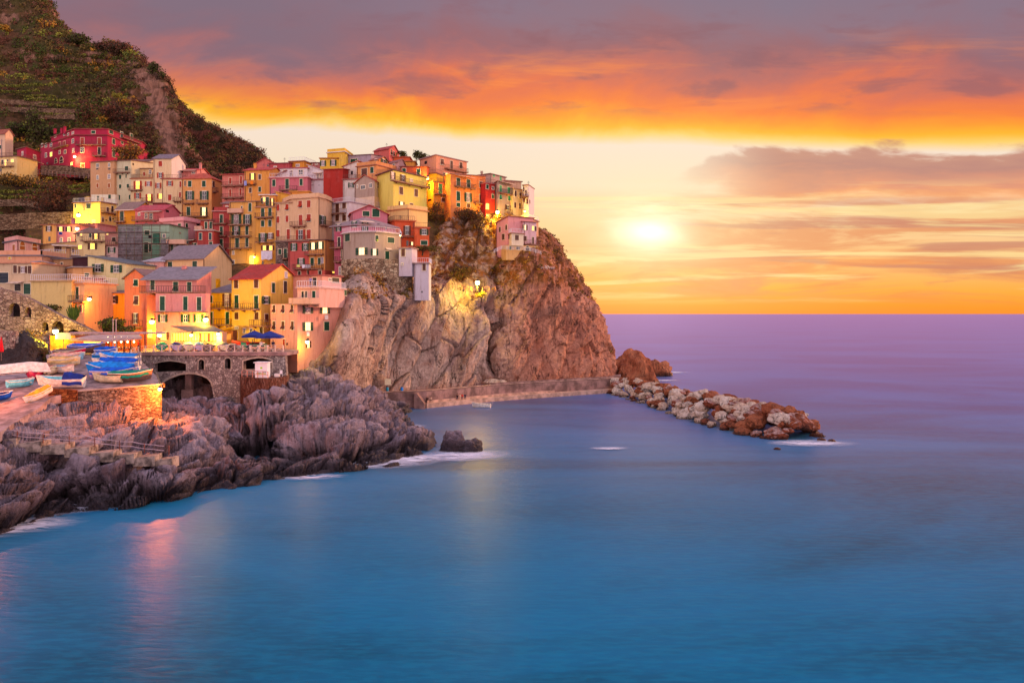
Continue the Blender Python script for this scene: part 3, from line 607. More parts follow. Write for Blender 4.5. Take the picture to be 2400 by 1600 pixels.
class House: pass
_hc = 0
def house(name, label, col, f, top, bot, t=8., rx=None, roof='flat', rc='8a5a50', rise=1.6, wins='', sidecol=None, cat='house', ov=.35, extra=5., gable=None, wmat=None, group=None, chim=''):
    P0 = [Vector(P(a, 0, b)[:2]) for a, b in f]; A, B = P0[0], P0[-1]; ch = (B - A).normalized(); nb = Vector((-ch.y, ch.x))     # away from the viewer
    if len(P0) == 2:
        if rx is not None:
            k = (rx - 1200) / F    # find t with (B + nb t) on that ray
            den = nb.x - k * nb.y; t = (k * B.y - B.x) / den if abs(den) > 1e-6 else t
            t = max(3., min(t, 24.))
        poly = [A, B, B + nb * t, A + nb * t]
    elif len(P0) == 3: poly = [P0[0], P0[1], P0[2], P0[0] + P0[2] - P0[1]]
    else: poly = P0 + [B + nb * t, A + nb * t]
    D0 = P0[0].y if len(P0) == 2 or True else 0
    iD = 1 if len(P0) >= 3 else 0
    zt = zat(top, P0[iD].y); zb = zat(bot, P0[iD].y) - extra; org = Vector((A.x, A.y, zb))
    root = empty(name, org, 0, label, cat, group); n = len(poly); loc = [p - A for p in poly]; ht = zt - zb
    H = House(); H.root = root; H.poly = poly; H.zt = zt; H.zb = zb; H.org = org; H.loc = loc; H.ht = ht
    m = MB(); m.prism([tuple(p) for p in loc], 0, ht)
    wm = wmat or plaster(col); mats = [wm]; rm = roofmat(rc); rb = MB()
    if sidecol: mats.append(plaster(sidecol)); m.mi[-n + 1] = 1
    def v3(p, z): return Vector((p.x, p.y, z))
    if roof in ('flat', 'flatp', 'none', 'rail', 'railw'):
        cen = sum(loc, Vector((0, 0))) / n
        out = [p + (p - cen).normalized() * ov * 1.3 for p in loc]
        if roof != 'none': rb.prism([tuple(p) for p in out], ht, ht + .22)
        if roof == 'flatp':
            for i in range(n):
                a, b = loc[i], loc[(i + 1) % n]; d = (b - a).normalized(); w = Vector((-d.y, d.x)) * .12
                m.hexa([v3(a - w*0, ht+.2), v3(b, ht+.2), v3(b + w*2, ht+.2), v3(a + w*2, ht+.2), v3(a, ht + 1.1), v3(b, ht + 1.1), v3(b + w*2, ht + 1.1), v3(a + w*2, ht + 1.1)])
        if roof in ('rail', 'railw'):
            for i in range(0, n):
                a, b = loc[i], loc[(i + 1) % n]
                e = b - a; nn_ = Vector((e.y, -e.x)); cdir = -(a + A)
                if nn_.dot(cdir) <= 0: continue
                L = q_(e.length); o = link('railing', rail_mesh(L, .1, 1.0, 'W' if roof == 'railw' else 'r', False, False), root, None, v3((a + b) / 2, ht + .22), math.atan2(e.y, e.x))
    else:
        if len(loc) != 4: loc4 = [loc[0], loc[len(P0) - 1], loc[-2], loc[-1]]
        else: loc4 = loc
        a, b, c, d = loc4
        if roof == 'r1': a, b, c, d = b, c, d, a      # ridge runs away from the front
        e1 = (b - a).normalized(); s1 = (d - a).normalized(); r2 = rise
        m1 = v3((b + c) / 2, ht + r2); m3 = v3((a + d) / 2, ht + r2); th = .16
        o = ov
        if roof in ('r0', 'r1'):
            m.face([v3(b, ht), v3(c, ht), m1], 1 if sidecol else 0); m.face([v3(d, ht), v3(a, ht), m3]); m.face([v3(a, ht), v3(b, ht), m1, m3]); m.face([v3(c, ht), v3(d, ht), m3, m1])
            wd = (d - a).length / 2; sl = r2 / wd
            for (p_, q__, sg) in ((a, b, -1), (d, c, 1)):
                lo_a = v3(p_ + s1 * sg * o - e1 * o, ht - sl * o + .03); lo_b = v3(q__ + s1 * sg * o + e1 * o, ht - sl * o + .03)
                hi_b = m1 + Vector((e1.x * o, e1.y * o, .03)); hi_a = m3 - Vector((e1.x * o, e1.y * o, -.03))
                slab(rb, [lo_a, lo_b, hi_b, hi_a] if sg < 0 else [lo_b, lo_a, hi_a, hi_b], th)
        elif roof == 'hip':
            k = min(.45, .5 * (d - a).length / max(.1, (b - a).length)); g1 = v3(a + (b - a) * k + (d - a) * .5, ht + r2); g2 = v3(a + (b - a) * (1 - k) + (d - a) * .5, ht + r2)
            A4 = [a - e1*o - s1*o, b + e1*o - s1*o, c + e1*o + s1*o, d - e1*o + s1*o]; A4 = [v3(p, ht) for p in A4]
            for fc in ([A4[0], A4[1], g2, g1], [A4[1], A4[2], g2], [A4[2], A4[3], g1, g2], [A4[3], A4[0], g1]): rb.face(fc)
            rb.prism([(p.x, p.y) for p in A4], ht - .16, ht)
        elif roof in ('shed', 'shedR', 'shedL'):
            za = {'shed': (0, 0, r2, r2), 'shedR': (0, r2, r2, 0), 'shedL': (r2, 0, 0, r2)}[roof]
            m.prism([tuple(p) for p in (a, b, c, d)], ht, ht, 0, [ht + z + 1e-3 for z in za])
            W_ = (b - a).length; T_ = (d - a).length
            def zz(u, v): return {'shed': r2 * v, 'shedR': r2 * u, 'shedL': r2 * (1 - u)}[roof]
            cs = []
            for u, v in ((-o/W_, -o/T_), (1+o/W_, -o/T_), (1+o/W_, 1+o/T_), (-o/W_, 1+o/T_)):
                pp = a + (b - a) * u + (d - a) * v; cs.append(v3(pp, ht + zz(u, v) + .03))
            slab(rb, cs, th)
    m.build('wall', mats, root)
    ro = rb.build('roof', rm, root) if rb.f else None
    # chimneys
    for ctxt in [c for c in chim.split(';') if c.strip()]:
        px, dd, hh = [float(x) for x in ctxt.split()]; y = P0[iD].y + dd; x = (px - 1200) / F * y
        cm = MB(); zr = ht + (rise * .5 if roof not in ('flat', 'flatp', 'rail', 'railw') else .2)
        cm.box(-.3, .3, -.3, .3, -.8, hh); cm.box(-.4, .4, -.4, .4, hh, hh + .12); cm.box(-.25, .25, -.25, .25, hh + .12, hh + .35); cm.box(-.38, .38, -.38, .38, hh + .35, hh + .45)
        cm.build('chimney', [plaster(col)], ro or root, (x - org.x, y - org.y, zr))
    global _hc
    _hc += 1
    if ht > 6 and roof != 'none' and _hc % 3:
        a2, b2 = loc[iD], loc[iD + 1] if iD + 1 < n else loc[1]; e2 = (b2 - a2).normalized(); n2_ = Vector((e2.y, -e2.x)); q2 = (loc[0] + (loc[1] - loc[0]).normalized() * .25 + Vector(((loc[1] - loc[0]).normalized().y, -(loc[1] - loc[0]).normalized().x)) * .08) if _hc % 2 else a2 + e2 * .2 + n2_ * .08
        dm = MB(); dm.tube([(q2.x, q2.y, 0), (q2.x, q2.y, ht - .3), (q2.x, q2.y - .25, ht - .05)], .07, n=6); dm.build('drainpipe', mat('drainpipe_metal', (.45, .28, .24), .6, .1), root)
    if _hc % 4 == 1 and ro:
        q3 = sum(loc, Vector((0, 0))) / n; zr = ht + (rise * .8 if roof not in ('flat', 'flatp', 'rail', 'railw') else .2); dm = MB(); dm.tube([(0, 0, -.5), (0, 0, 1.5)], .035, n=5)
        for i in range(4): dm.box(-.45 + i * .08, .45 - i * .08, -.015 + i * .0, .015, 1.0 + i * .14, 1.03 + i * .14)
        dm.build('antenna', mat('antenna_metal', (.35, .30, .32), .5, 0), ro, (q3.x, q3.y, zr))
    H.faces = []
    for i in range(n):
        a, b = poly[i], poly[(i + 1) % n]; e = b - a; nn_ = Vector((e.y, -e.x))
        if nn_.dot(-(a + b)) > 0: H.faces.append((a, b, e))
    addwins(H, wins); return H
def hit(H, px):
    best = None; k = (px - 1200) / F
    for a, b, e in H.faces:
        den = e.x - k * e.y
        if abs(den) < 1e-6: continue
        s = (k * a.y - a.x) / den
        if -.03 <= s <= 1.03:
            p = a + e * s
            if best is None or p.y < best[0].y: best = (p, e.normalized(), s)
    if best is None:
        fa = min(H.faces, key=lambda f: min(abs((f[0].x / f[0].y * F + 1200) - px), abs((f[1].x / f[1].y * F + 1200) - px))); a, b, e = fa
        s = max(0, min(1, (k * a.y - a.x) / (e.x - k * e.y))); best = (a + e * s, e.normalized(), s)
    return best
def addwins(H, wins):
    for w in [x for x in wins.split(';') if x.strip()]:
        tk = w.split(); kd = tk[0]; v = [float(x) for x in tk[1:]]
        if kd[0] in 'bBX':     # balcony: px0 px1 floor [depth]
            pa, ea, _ = hit(H, (v[0] + v[1]) / 2); den = lambda px: None
            k0, k1 = (v[0] - 1200) / F, (v[1] - 1200) / F
            def onl(k): s = (k * pa.y - pa.x) / (ea.x - k * ea.y); return pa + ea * s
            A_, B_ = onl(k0), onl(k1); L = q_(min(16, (B_ - A_).length)); z = zat(v[2], pa.y) - H.zb; dp = v[3] if len(v) > 3 else 1.0
            c = (A_ + B_) / 2 - Vector(H.org[:2]); an = math.atan2(ea.y, ea.x)
            m = MB(); m.box(-L/2, L/2, -dp, 0, -.16, 0); 
            for s in (-.35, 0, .35): m.hexa([(s*L-.1, -dp*.7, -.2), (s*L+.1, -dp*.7, -.2), (s*L+.1, 0, -.5), (s*L-.1, 0, -.5), (s*L-.1, -dp*.7, -.16), (s*L+.1, -dp*.7, -.16), (s*L+.1, 0, -.16), (s*L-.1, 0, -.16)])
            bo = m.build('balcony', slabm, H.root, (c.x, c.y, z), an)
            if kd[0] == 'b': link('railing', rail_mesh(L, dp - .05, 1.0, kd[1] if len(kd) > 1 else 'r'), bo)
            elif kd[0] == 'B':
                m = MB(); m.box(-L/2, L/2, -dp, -dp+.12, .002, .95); m.box(-L/2, -L/2+.12, -dp+.12, 0, .002, .95); m.box(L/2-.12, L/2, -dp+.12, 0, .002, .95); m.build('parapet', plaster('e8b49a'), bo)
            continue
        px, py, wp_, hp = v
        p, e, s = hit(H, px); k0, k1 = (px - wp_/2 - 1200) / F, (px + wp_/2 - 1200) / F
        def al(k): return (k * p.y - p.x) / (e.x - k * e.y)
        ww = min(abs(al(k1) - al(k0)), 6); hh = hp * p.y / F; ww = q_(ww, .1); hh = q_(hh, .1); z = zat(py, p.y) - H.zb
        an = math.atan2(e.y, e.x); lo = p - Vector(H.org[:2]); nrm_ = Vector((e.y, -e.x)); lo = lo + nrm_ * .012
        c = kd[0]; sc = kd[1] if len(kd) > 1 else 'g'
        if c == 'V':      # awning roof slab / canopy: px py w depth
            m = MB(); W_ = ww; dp = v[3] / 10.
            m.hexa([(-W_/2, -dp, -.35), (W_/2, -dp, -.35), (W_/2, 0, 0), (-W_/2, 0, 0), (-W_/2, -dp, -.27), (W_/2, -dp, -.27), (W_/2, 0, .08), (-W_/2, 0, .08)])
            m.build('awning', mat('awning_cloth', (.86, .74, .66), .8, .1), H.root, (lo.x, lo.y, z), an); continue
        if c in 'd':
            o = link('door', win_mesh('d' + sc, ww, hh), H.root, None, (lo.x, lo.y, z), an); link('door_leaf', shut_mesh(ww, hh, sc), o, None, (0, -.03, 0)); continue
        if c in 'olv' : ww2 = q_(ww * .55 if ww > .9 else ww)
        else: ww2 = ww
        if c == 'P': hh = q_(hh - ww / 2)
        o = link('window', win_mesh(c + sc if c == 'P' else c, ww2, hh), H.root, None, (lo.x, lo.y, z), an)
        if c == 'c': link('shutter', shut_mesh(ww, hh, sc), o, None, (0, -.03, 0))
        elif c in 'olv':
            sw = q_(max(.3, ww2 * .5))
            for sd in (-1, 1): link('shutter', shut_mesh(sw, hh, sc), o, None, (sd * (ww2/2 + sw/2 + .03), -.06, 0))
        elif c == 'a':
            h1 = q_(hh * .5); link('shutter', shut_mesh(ww, h1, sc), o, None, (0, -.03, hh/2 - h1/2)); s2 = link('shutter', shut_mesh(ww, q_(hh * .45), sc), o, None, (0, -.03 - hh*.13, -hh*.2)); s2.rotation_euler = (R(-34), 0, 0)

exec_houses = True
HS = []
def hs(*a, **k): h = house(*a, **k); HS.append(h); return h
# ---- the big crimson house on the left
hs('apartment_house', 'large crimson house with orange window frames below the hill', 'b8304e', [(94, 266), (177, 250), (252, 250), (330, 270)], 318, 398, t=12, roof='flat', rc='8a4038',
   wins='wr 99 341 4 8;wr 108 341 5 9;wr 120 340 5 9;dr 140 339 4 12;dr 151 337 5 12;b 127 163 345;wr 171 331 5 10;wr 108 364 4 10;L 120 362 5 10;w 140 357 4 8;w 153 356 5 8;w 172 353 4 9;Pk 131 380 6 12;P. 144 379 8 14;L 168 384 4 7;. 111 383 4 4;dr 193 331 8 16;dr 233 331 8 16;bk 180 249 340;w 193 352 8 12;dk 233 354 7 17;bk 219 249 366;dr 194 388 8 9;cg 266 332 6 13;cg 266 359 6 19;cg 286 335 5 6;dt 286 364 6 16;cg 318 343 6 7' .replace('P.', 'Pk'), chim='', extra=2.0)
hs('attic_storey', 'crimson set back top storey with green shutters and chimneys', 'b8304e', [(120, 270), (175, 257), (252, 257), (332, 276)], 303, 320, t=9, roof='flat', rc='a0504a', cat='house',
   wins='w 130 320 4 4;w 151 316 4 5;w 160 315 4 5;w 171 312 5 5;cg 219 310 9 7;cg 260 310 9 8;dt 285 316 6 14;cg 308 320 6 12;b 282 325 330 1.2', chim='129 4 .4;145 4 .6;152 4 1.1;241 4 .6;270 8 .4', extra=1.5)
hs('house', 'small two storey crimson annex with lit lower window', 'b52c4c', [(40, 252), (61, 248), (94, 256)], 345, 400, wins='w 53 360 4 9;L 53 379 5 11;w 81 368 6 9;dr 83 389 6 12;w 74 385 3 6;V 76 378 30 20', chim='')
hs('house', 'pale yellow house with lit windows left of crimson annex', 'f0c888', [(-30, 245), (40, 243)], 370, 408, roof='rail', wins='L 13 382 4 15;L 29 377 6 8;k 6 380 4 10;. 18 376 3 5;bk -20 33 391;. 2 399 4 8'.replace('k 6', 'ck 6'), chim='', extra=2)
hs('house', 'beige gabled house by tall pole at the left edge', 'e8bc9c', [(-30, 262), (12, 260)], 316, 362, roof='r0', rc='a05848', rise=1.6, rx=19, wins='cg 1 345 4 9')
# ---- upper left cluster
hs('house', 'tall ochre house with faded painted wall panels', 'dba478', [(212, 233), (268, 231)], 381, 478, t=9, roof='shed', rc='8a6055', rise=1., wins='ow 229 388 6 9;w 256 387 4 9;w 229 416 5 10;w 256 414 6 11;cg 230 465 6 10;cg 257 461 6 9;co 229 435 5 9;co 256 435 5 10;. 228 396 5 3;. 256 396 5 3'.replace('ow', 'w'))
hs('house', 'grey green house with small dark green shutters', 'ddd0ac', [(268, 232), (307, 231)], 378, 484, t=10, roof='shed', rc='8a5a50', rise=1., wins='cg 297 395 8 10;bk 270 305 405;cg 282 415 5 10;cg 296 413 3 9;cg 282 437 5 9;cg 300 436 5 9;cg 279 463 6 12;cg 304 462 4 11;. 312 385 3 5')
hs('house', 'cream attic block with grey roof behind red shuttered house', 'ead9b4', [(303, 240), (352, 240)], 378, 410, rx=356, roof='shed', rc='86605a', rise=.9, wins='cg 312 387 4 6')
hs('house', 'cream house with red shutters and two lit windows', 'f2d3a4', [(307, 228), (361, 227)], 420, 485, t=7, roof='rail', rc='c07050', wins='lr 323 434 16 19;b 305 335 446;or 348 431 15 12;or 323 459 15 13;lr 350 463 14 16;b 335 358 473')
hs('house', 'low cream penthouse with red door on a terrace', 'f0cc98', [(306, 235), (357, 235)], 396, 424, t=5, wins='dr 338 408 4 9;w 352 403 5 10;. 324 410 2 3')
hs('house', 'tall cream tower house with white gable wall', 'f4d0a2', [(359, 226), (402, 226)], 372, 480, rx=435, roof='r0', rc='86727a', rise=2., sidecol='ecdcd4', wins='cr 376 384 8 13;or 376 411 14 13;or 371 435 12 13;lr 376 460 14 13', chim='')
hs('house', 'pink penthouse with white awning behind orange hip roofed house', 'e89a94', [(402, 233), (461, 233)], 400, 424, rx=493, roof='r0', rc='c04a44', rise=1.4, wins='o. 415 410 8 13;w 453 405 7 4;V 436 399 56 14;. 427 403 4 4'.replace('o.', 'w'), chim='470 3 1.6')
hs('house', 'cream house with orange shutters beside orange hip roofed house', 'f6d2a2', [(379, 223), (427, 223)], 420, 486, t=7, roof='rail', rc='b05048', wins='or 398 430 14 12;cr 423 432 4 14;cr 398 463 8 14;cr 422 457 4 13;b 408 426 472')
hs('house', 'orange house with red hip roof and green shutters', 'eda564', [(426, 219), (496, 218)], 419, 516, rx=522, roof='hip', rc='c25844', rise=1.9, wins='cg 445 431 8 14;cg 478 431 8 14;cb 434 430 3 12;og 445 458 18 20;b 431 456 477;og 479 458 18 20;b 463 489 477;cg 442 495 8 20;vg 478 496 16 20;b 429 488 508;db 500 432 5 14;b 497 504 449')
# ---- left middle
hs('house', 'pale yellow house lit by a street lamp under a white terrace', 'f6cf7c', [(172, 213), (235, 211), (273, 216)], 474, 530, roof='railw', rc='94604e', wins='cg 177 483 4 10;cg 208 483 10 12;dh 220 520 7 8;. 212 503 3 2;db 252 491 5 10;dk 263 490 5 14;b 235 273 499;Pb 241 516 5 13;Pk 258 514 5 12;. 249 516 3 3;. 265 513 3 3', chim='203 4 1.2;207 4 1.4;240 3 1')
hs('house', 'white terrace wall house with twin green shutters', 'f6e8cc', [(214, 222), (270, 222)], 456, 482, t=2, roof='none', wins='cg 230 465 5 11;cg 257 461 6 9')
hs('house', 'mustard house with one tall green door on a balcony', 'e69a30', [(273, 206), (318, 205)], 491, 530, rx=360, roof='r0', rc='94746c', rise=2.2, wins='dg 286 507 8 22;b 272 295 520;V 295 491 45 8', chim='345 6 1')
hs('house', 'rose pink house with red roof and recessed loggia', 'de7880', [(317, 203), (384, 202)], 493, 531, rx=421, roof='r0', rc='c4525a', rise=1.6, wins='w 326 502 4 7;w 343 506 6 12;ow 354 507 8 14;b 313 373 517;V 358 495 46 16;. 343 526 8 5;. 392 495 7 6'.replace('ow', 'w'))
hs('house', 'dark red brick attic block above the rose pink house', 'a83e40', [(358, 208), (389, 208)], 477, 500, t=5, wins='. 366 482 5 5')
hs('house', 'pale pink corner house with small green shutters', 'f2acae', [(373, 197), (430, 193), (474, 200)], 518, 590, roof='flatp', rc='d88a8a', wins='dg 421 533 7 18;b 400 432 543 .8;cg 437 530 5 13;cg 415 553 5 9;dk 438 562 5 20;. 464 527 7 4')
hs('house', 'house under repair with pale green front between netted scaffolds', 'a9c3a8', [(276, 183), (396, 182)], 528, 640, t=9, roof='flat', rc='8a6a62', wins='cg 345 545 11 9;dg 343 580 9 24;cg 352 580 5 20;cg 367 560 16 26;w 385 553 6 8;. 352 555 8 6')
hs('house', 'grey balcony house with plants right of the scaffold', 'b8a294', [(396, 181), (435, 181)], 572, 610, wins='og 410 582 14 18;B 394 437 572 1.2', roof='flat', chim='')
hs('house', 'red tiled lean to house above grey plant balcony', 'c8948a', [(376, 186), (420, 187)], 545, 580, roof='shedL', rc='b85048', rise=2.2, t=6, wins='w 383 552 5 8;. 395 553 5 6')
hs('house', 'small dark red house with two green doors', 'bf5040', [(470, 193), (500, 193)], 517, 545, t=6, rc='8a6058', roof='shed', rise=.8, wins='dg 483 528 6 16;dg 494 528 6 16;B 459 476 540')
hs('house', 'brick red house with teal shutters under a white ledge', 'c3504a', [(458, 189), (501, 189)], 541, 598, t=6, roof='flat', rc='d8c0b4', wins='ct 470 554 6 16;ct 493 554 6 16;dg 454 579 6 18;dg 494 575 7 17;b 443 500 588')
hs('house', 'narrow red terrace house with one green door beside teal shuttered house', 'c4564a', [(443, 190), (459, 189)], 563, 598, t=5, wins='dg 454 579 5 18;V 450 561 16 8')
hs('house', 'slim dark red tower house with three stacked round balconies', 'bb4f4c', [(499, 193), (538, 193)], 496, 625, t=8, roof='flatp', rc='d89890', wins='dg 519 513 7 20;b 500 532 524;dg 519 541 7 20;b 502 532 553;dg 519 570 7 20;b 501 532 582;. 519 601 5 4')
hs('house', 'pink attic room with plants behind the slim red tower', 'd06c68', [(520, 198), (560, 198)], 478, 500, t=4, roof='shed', rc='96706a', rise=1., wins='w 532 487 5 9;. 548 480 8 6')
hs('house', 'tall orange tower house with wide balconies and grey roof', 'efb060', [(538, 191), (599, 190)], 474, 622, t=9, roof='shed', rc='96726c', rise=1.3, wins='cg 586 486 7 19;dk 567 491 3 15;og 554 514 20 22;og 580 514 18 22;b 539 590 527;og 554 541 18 20;dg 579 540 7 20;b 539 590 554;dg 556 569 8 22;dg 579 568 7 21;b 538 590 582;w 547 592 5 9;w 546 615 7 10;L 590 609 8 18;B 537 571 499')
hs('house', 'golden tower house with veranda on top and hanging sheets', 'eda850', [(599, 189), (646, 188)], 487, 628, t=9, roof='flat', rc='c88a6a', wins='dg 616 498 7 19;dg 633 497 7 19;b 600 642 510;cg 616 524 7 14;cg 633 523 7 15;og 616 557 18 20;ob 634 553 16 13;b 603 642 568;lb 620 581 14 11;lb 635 581 13 11;. 616 616 4 9;. 638 620 6 6')
hs('veranda', 'orange rooftop veranda with white slab roof on the golden tower', 'f0a04c', [(609, 193), (646, 193)], 458, 490, t=5, roof='flat', rc='ecd8d0', wins='dg 614 471 5 13;dg 627 474 7 24;L 619 468 6 12;lb 638 474 4 18;B 599 610 487 1;b 610 644 487 3', cat='roof room')
hs('house', 'flat beige house with eight bright orange shutters', 'efc298', [(646, 188), (684, 187)], 477, 572, t=8, roof='flat', rc='c89a80', wins='cr 652 487 6 15;ar 673 486 7 14;cr 652 515 6 15;cr 673 513 6 15;cr 652 547 7 16;dr 676 549 7 23')
hs('house', 'yellow attic wall above the flat beige orange shuttered house', 'f2b44c', [(646, 194), (682, 194)], 458, 482, t=6, roof='shedL', rise=.8, rc='e0a050', wins='')
hs('house', 'rounded beige corner house with orange shutters and grey drainpipe', 'efc096', [(684, 187), (746, 184), (764, 187), (778, 192)], 463, 572, t=8, roof='flatp', rc='e4b08c', wins='ar 704 479 8 16;cr 724 478 8 16;dr 705 516 8 25;ar 724 511 9 17;b 685 719 530;or 705 550 20 22;cr 724 549 9 22;b 656 722 564;og 755 517 14 24;b 748 776 529')
hs('house', 'orange attic with parapet on the rounded beige house', 'eda04e', [(680, 196), (724, 196)], 450, 468, t=6, roof='flat', rc='e8a050', wins='')
hs('house', 'narrow bare stone house with green doors between towers', '9c8478', [(646, 184), (676, 184)], 567, 640, t=6, roof='flat', rc='a08078', wmat=stonework('grey_rubble', (.45, .36, .33), (.58, .47, .43), (.66, .56, .52), 2.2), wins='cg 656 590 7 12;dg 669 594 7 23;. 654 620 5 8;. 667 623 6 10;b 664 675 606')
hs('house', 'coral red house with laundry balcony and green shutters', 'd2605a', [(676, 182), (724, 181)], 567, 662, t=8, roof='flat', rc='9a6a62', wins='og 689 579 14 17;og 716 579 14 17;og 706 614 16 17;b 690 758 630;dk 702 644 6 16;dk 724 642 7 16;dk 751 640 6 14')
hs('house', 'apricot corner house with two lit windows and brown eaves', 'eea45e', [(724, 181), (762, 180), (788, 184)], 563, 636, roof='flat', rc='7a5650', wins='vg 734 577 14 17;vg 751 575 14 17;b 718 760 596;dg 732 613 8 18;dg 749 612 7 16;b 722 758 630;cl 755 610 6 14')
hs('house', 'coral ground storey beneath the apricot corner house', 'd05c50', [(724, 180.2), (762, 179.2), (790, 184)], 633, 665, roof='none', wins='L 781 638 5 5;dk 750 640 7 12')
# ---- centre: villa and grey house
hs('villa', 'pink villa upper storey with two big dark gable windows', 'd8808e', [(823, 184), (908, 186)], 500, 530, t=10, roof='r1', rc='c8504a', rise=1.9, wins='cg 858 501 16 11;cg 881 499 17 18', cat='house', ov=.5)
hs('villa', 'pink villa lower storey with grey hip roof and glass railed terrace', 'd67f90', [(783, 181), (836, 177.5), (926, 183)], 527, 560, roof='hip', rc='a08688', rise=2.2, ov=.7, wins='og 794 534 12 17;og 831 526 12 14;og 855 532 12 21;. 887 528 6 7;. 905 534 4 6;V 857 518 30 14', cat='house')
hs('house', 'narrow magenta tower beside the grey round fronted house', 'bd5c70', [(784, 177), (804, 176)], 543, 665, t=7, roof='none', wins='dk 795 567 6 22;b 778 803 581;dk 801 596 2 20;b 788 802 613;w 797 634 4 18')
hs('house', 'grey round fronted house on a rubble bastion with green shutters', 'bda392', [(803, 176), (822, 173), (850, 171.5), (880, 171.5), (899, 173), (936, 177)], 546, 614, t=8, roof='railw', rc='e0c4bc', wins='cg 815 557 11 17;cg 883 559 7 14;cg 916 563 15 13;ol 848 589 24 17;vg 878 591 14 16;dg 907 598 9 19;V 910 582 14 4'.replace('ol', 'vg'))
bast = stonework('bastion_stone', (.52, .40, .32), (.68, .55, .44), (.80, .70, .58), 1.1, 1.5)
hs('bastion_wall', 'curved pale rubble bastion wall under the grey house', 'c0a088', [(800, 175), (822, 171.5), (850, 170), (880, 170), (905, 171.5), (966, 177)], 607, 712, t=6, roof='none', wmat=bast, cat='wall', extra=0.3)
hs('tower', 'slim lilac white tower with brown shutter above a small window', 'd8c8d4', [(935, 174), (965, 173.5)], 582, 642, t=4, roof='flat', rc='a8807c', wins='cb 945 592 8 17;w 943 619 4 6', cat='house', extra=0.5)
hs('tower', 'lilac white buttress tower standing on the cliff edge', 'dacbd6', [(970, 174), (1005, 174)], 618, 693, t=5, roof='railw', rc='b08c88', wins='cb 994 626 8 16;. 989 684 3 4', cat='house', extra=1)
hs('house', 'white house with orange eaves band and roof terrace', 'ece0e4', [(774, 193), (818, 189), (892, 199)], 474, 540, roof='railw', rc='b09aa4', wins='db 791 486 8 24;cb 807 480 8 16;b 775 812 501;cb 791 511 8 14;cb 807 511 8 14')
hs('house', 'dark red windowless house with faded shutter outlines', 'b83830', [(758, 209), (804, 208)], 398, 458, t=8, roof='shed', rc='b85048', rise=.9, wins='')
hs('house', 'small white house with green shutter and plant terrace', 'e4d4cc', [(804, 207), (840, 206)], 422, 462, t=6, roof='rail', rc='b06a62', wins='og 823 434 11 12')
hs('house', 'white upper wall with dark hedge beside the orange veranda house', 'ecdcd0', [(804, 212), (838, 211)], 391, 425, t=5, roof='shedR', rc='c06a5a', rise=1.2, wins='. 825 405 4 8')
hs('house', 'bright yellow house with open dark shutters near the ridge', 'f4c048', [(750, 223), (795, 223)], 372, 400, t=8, rc='b46a44', wins='og 757 383 12 13;og 781 382 14 14')
hs('house', 'yellow penthouse with white roof terrace on the ridge', 'f2c04a', [(767, 229), (808, 227), (828, 236)], 356, 376, roof='flatp', rc='f0e4dc', wins='. 776 359 2 2', chim='')
hs('house', 'yellow side wing with laundry lines under penthouse', 'f4c450', [(795, 221), (811, 221)], 362, 398, t=6, roof='none', wins='')
hs('house', 'lilac grey house with green garage door near ridge', 'b8a2ae', [(809, 224), (870, 222)], 366, 392, t=9, roof='shed', rc='8a5c62', rise=1., wins='cg 828 379 12 12;cg 836 374 3 4', chim='')
hs('house', 'orange house with deep veranda and roof terrace', 'e69c64', [(836, 208), (882, 205), (938, 214)], 387, 425, roof='flatp', rc='b0705a', wins='db 854 405 13 20;cg 872 399 7 14')
hs('house', 'small orange gabled house with one open green shutter', 'e89a5c', [(866, 216), (886, 214), (913, 220)], 374, 398, roof='r0', rc='a8665a', rise=1.3, wins='og 899 379 12 11;w 881 377 5 8')
hs('house', 'coral pink house standing highest on the ridge', 'd86c64', [(876, 236), (912, 232), (936, 240)], 349, 385, roof='r0', rc='b04a48', rise=1.7, wins='ab 917 357 3 12;ab 923 361 3 11;. 929 362 3 9')
hs('house', 'low flat orange red block right of the highest house', 'e0663c', [(921, 228), (960, 228)], 369, 392, t=6, rc='b85840', wins='')
hs('house', 'small mustard block under the ridge bushes', 'eaa24a', [(940, 222), (972, 222)], 379, 395, t=5, rc='b07050', wins='')
hs('house', 'mauve house with grey brown roof below the ridge', 'd4a4a0', [(910, 215), (933, 212), (952, 220)], 380, 402, roof='r0', rc='9a6c66', rise=1.4, wins='w 923 387 5 7')
hs('house', 'old grey rendered house with red roof and white windows', 'bca090', [(831, 201), (878, 197), (914, 208)], 424, 460, roof='r1', rc='c25a48', rise=1.7, sidecol='e0c8b8', wins='w 851 439 10 10;w 869 435 7 11;w 887 436 7 14;w 902 440 4 9;w 838 437 3 9')
hs('house', 'peach base storey under the old grey house', 'efcdb0', [(833, 200), (878, 196.5), (913, 206)], 460, 512, roof='none', wins='')
# ---- right of centre
hs('house', 'large lemon yellow house with white corner trims', 'f2da6c', [(884, 200), (922, 192), (1000, 203)], 399, 497, roof='flat', rc='7c4c4a', ov=.5, wins='ob 920 412 12 17;ob 944 418 12 16;w 964 423 6 7;b 914 1000 432 1.2;cb 940 447 8 18;cb 975 452 8 17;vb 941 480 12 14;cb 964 482 7 11;. 975 484 5 5')
hs('house', 'cream yellow low block in front of the lemon yellow house', 'f4ca86', [(908, 191), (955, 187), (1002, 192)], 490, 530, roof='flatp', rc='d08a5c', wins='')
hs('house', 'orange red house with open brown shutters and iron balcony', 'e2603a', [(905, 190), (925, 184.5), (972, 186)], 518, 592, roof='rail', rc='d0603c', wins='ob 954 540 14 21;b 938 974 554;vb 968 571 16 8;. 955 570 5 12')
hs('house', 'orange red end block with green shutters above the hedge', 'e6683e', [(972, 184), (1006, 185)], 534, 590, t=7, roof='rail', rc='d0644a', wins='og 994 544 18 13;cg 994 569 15 10')
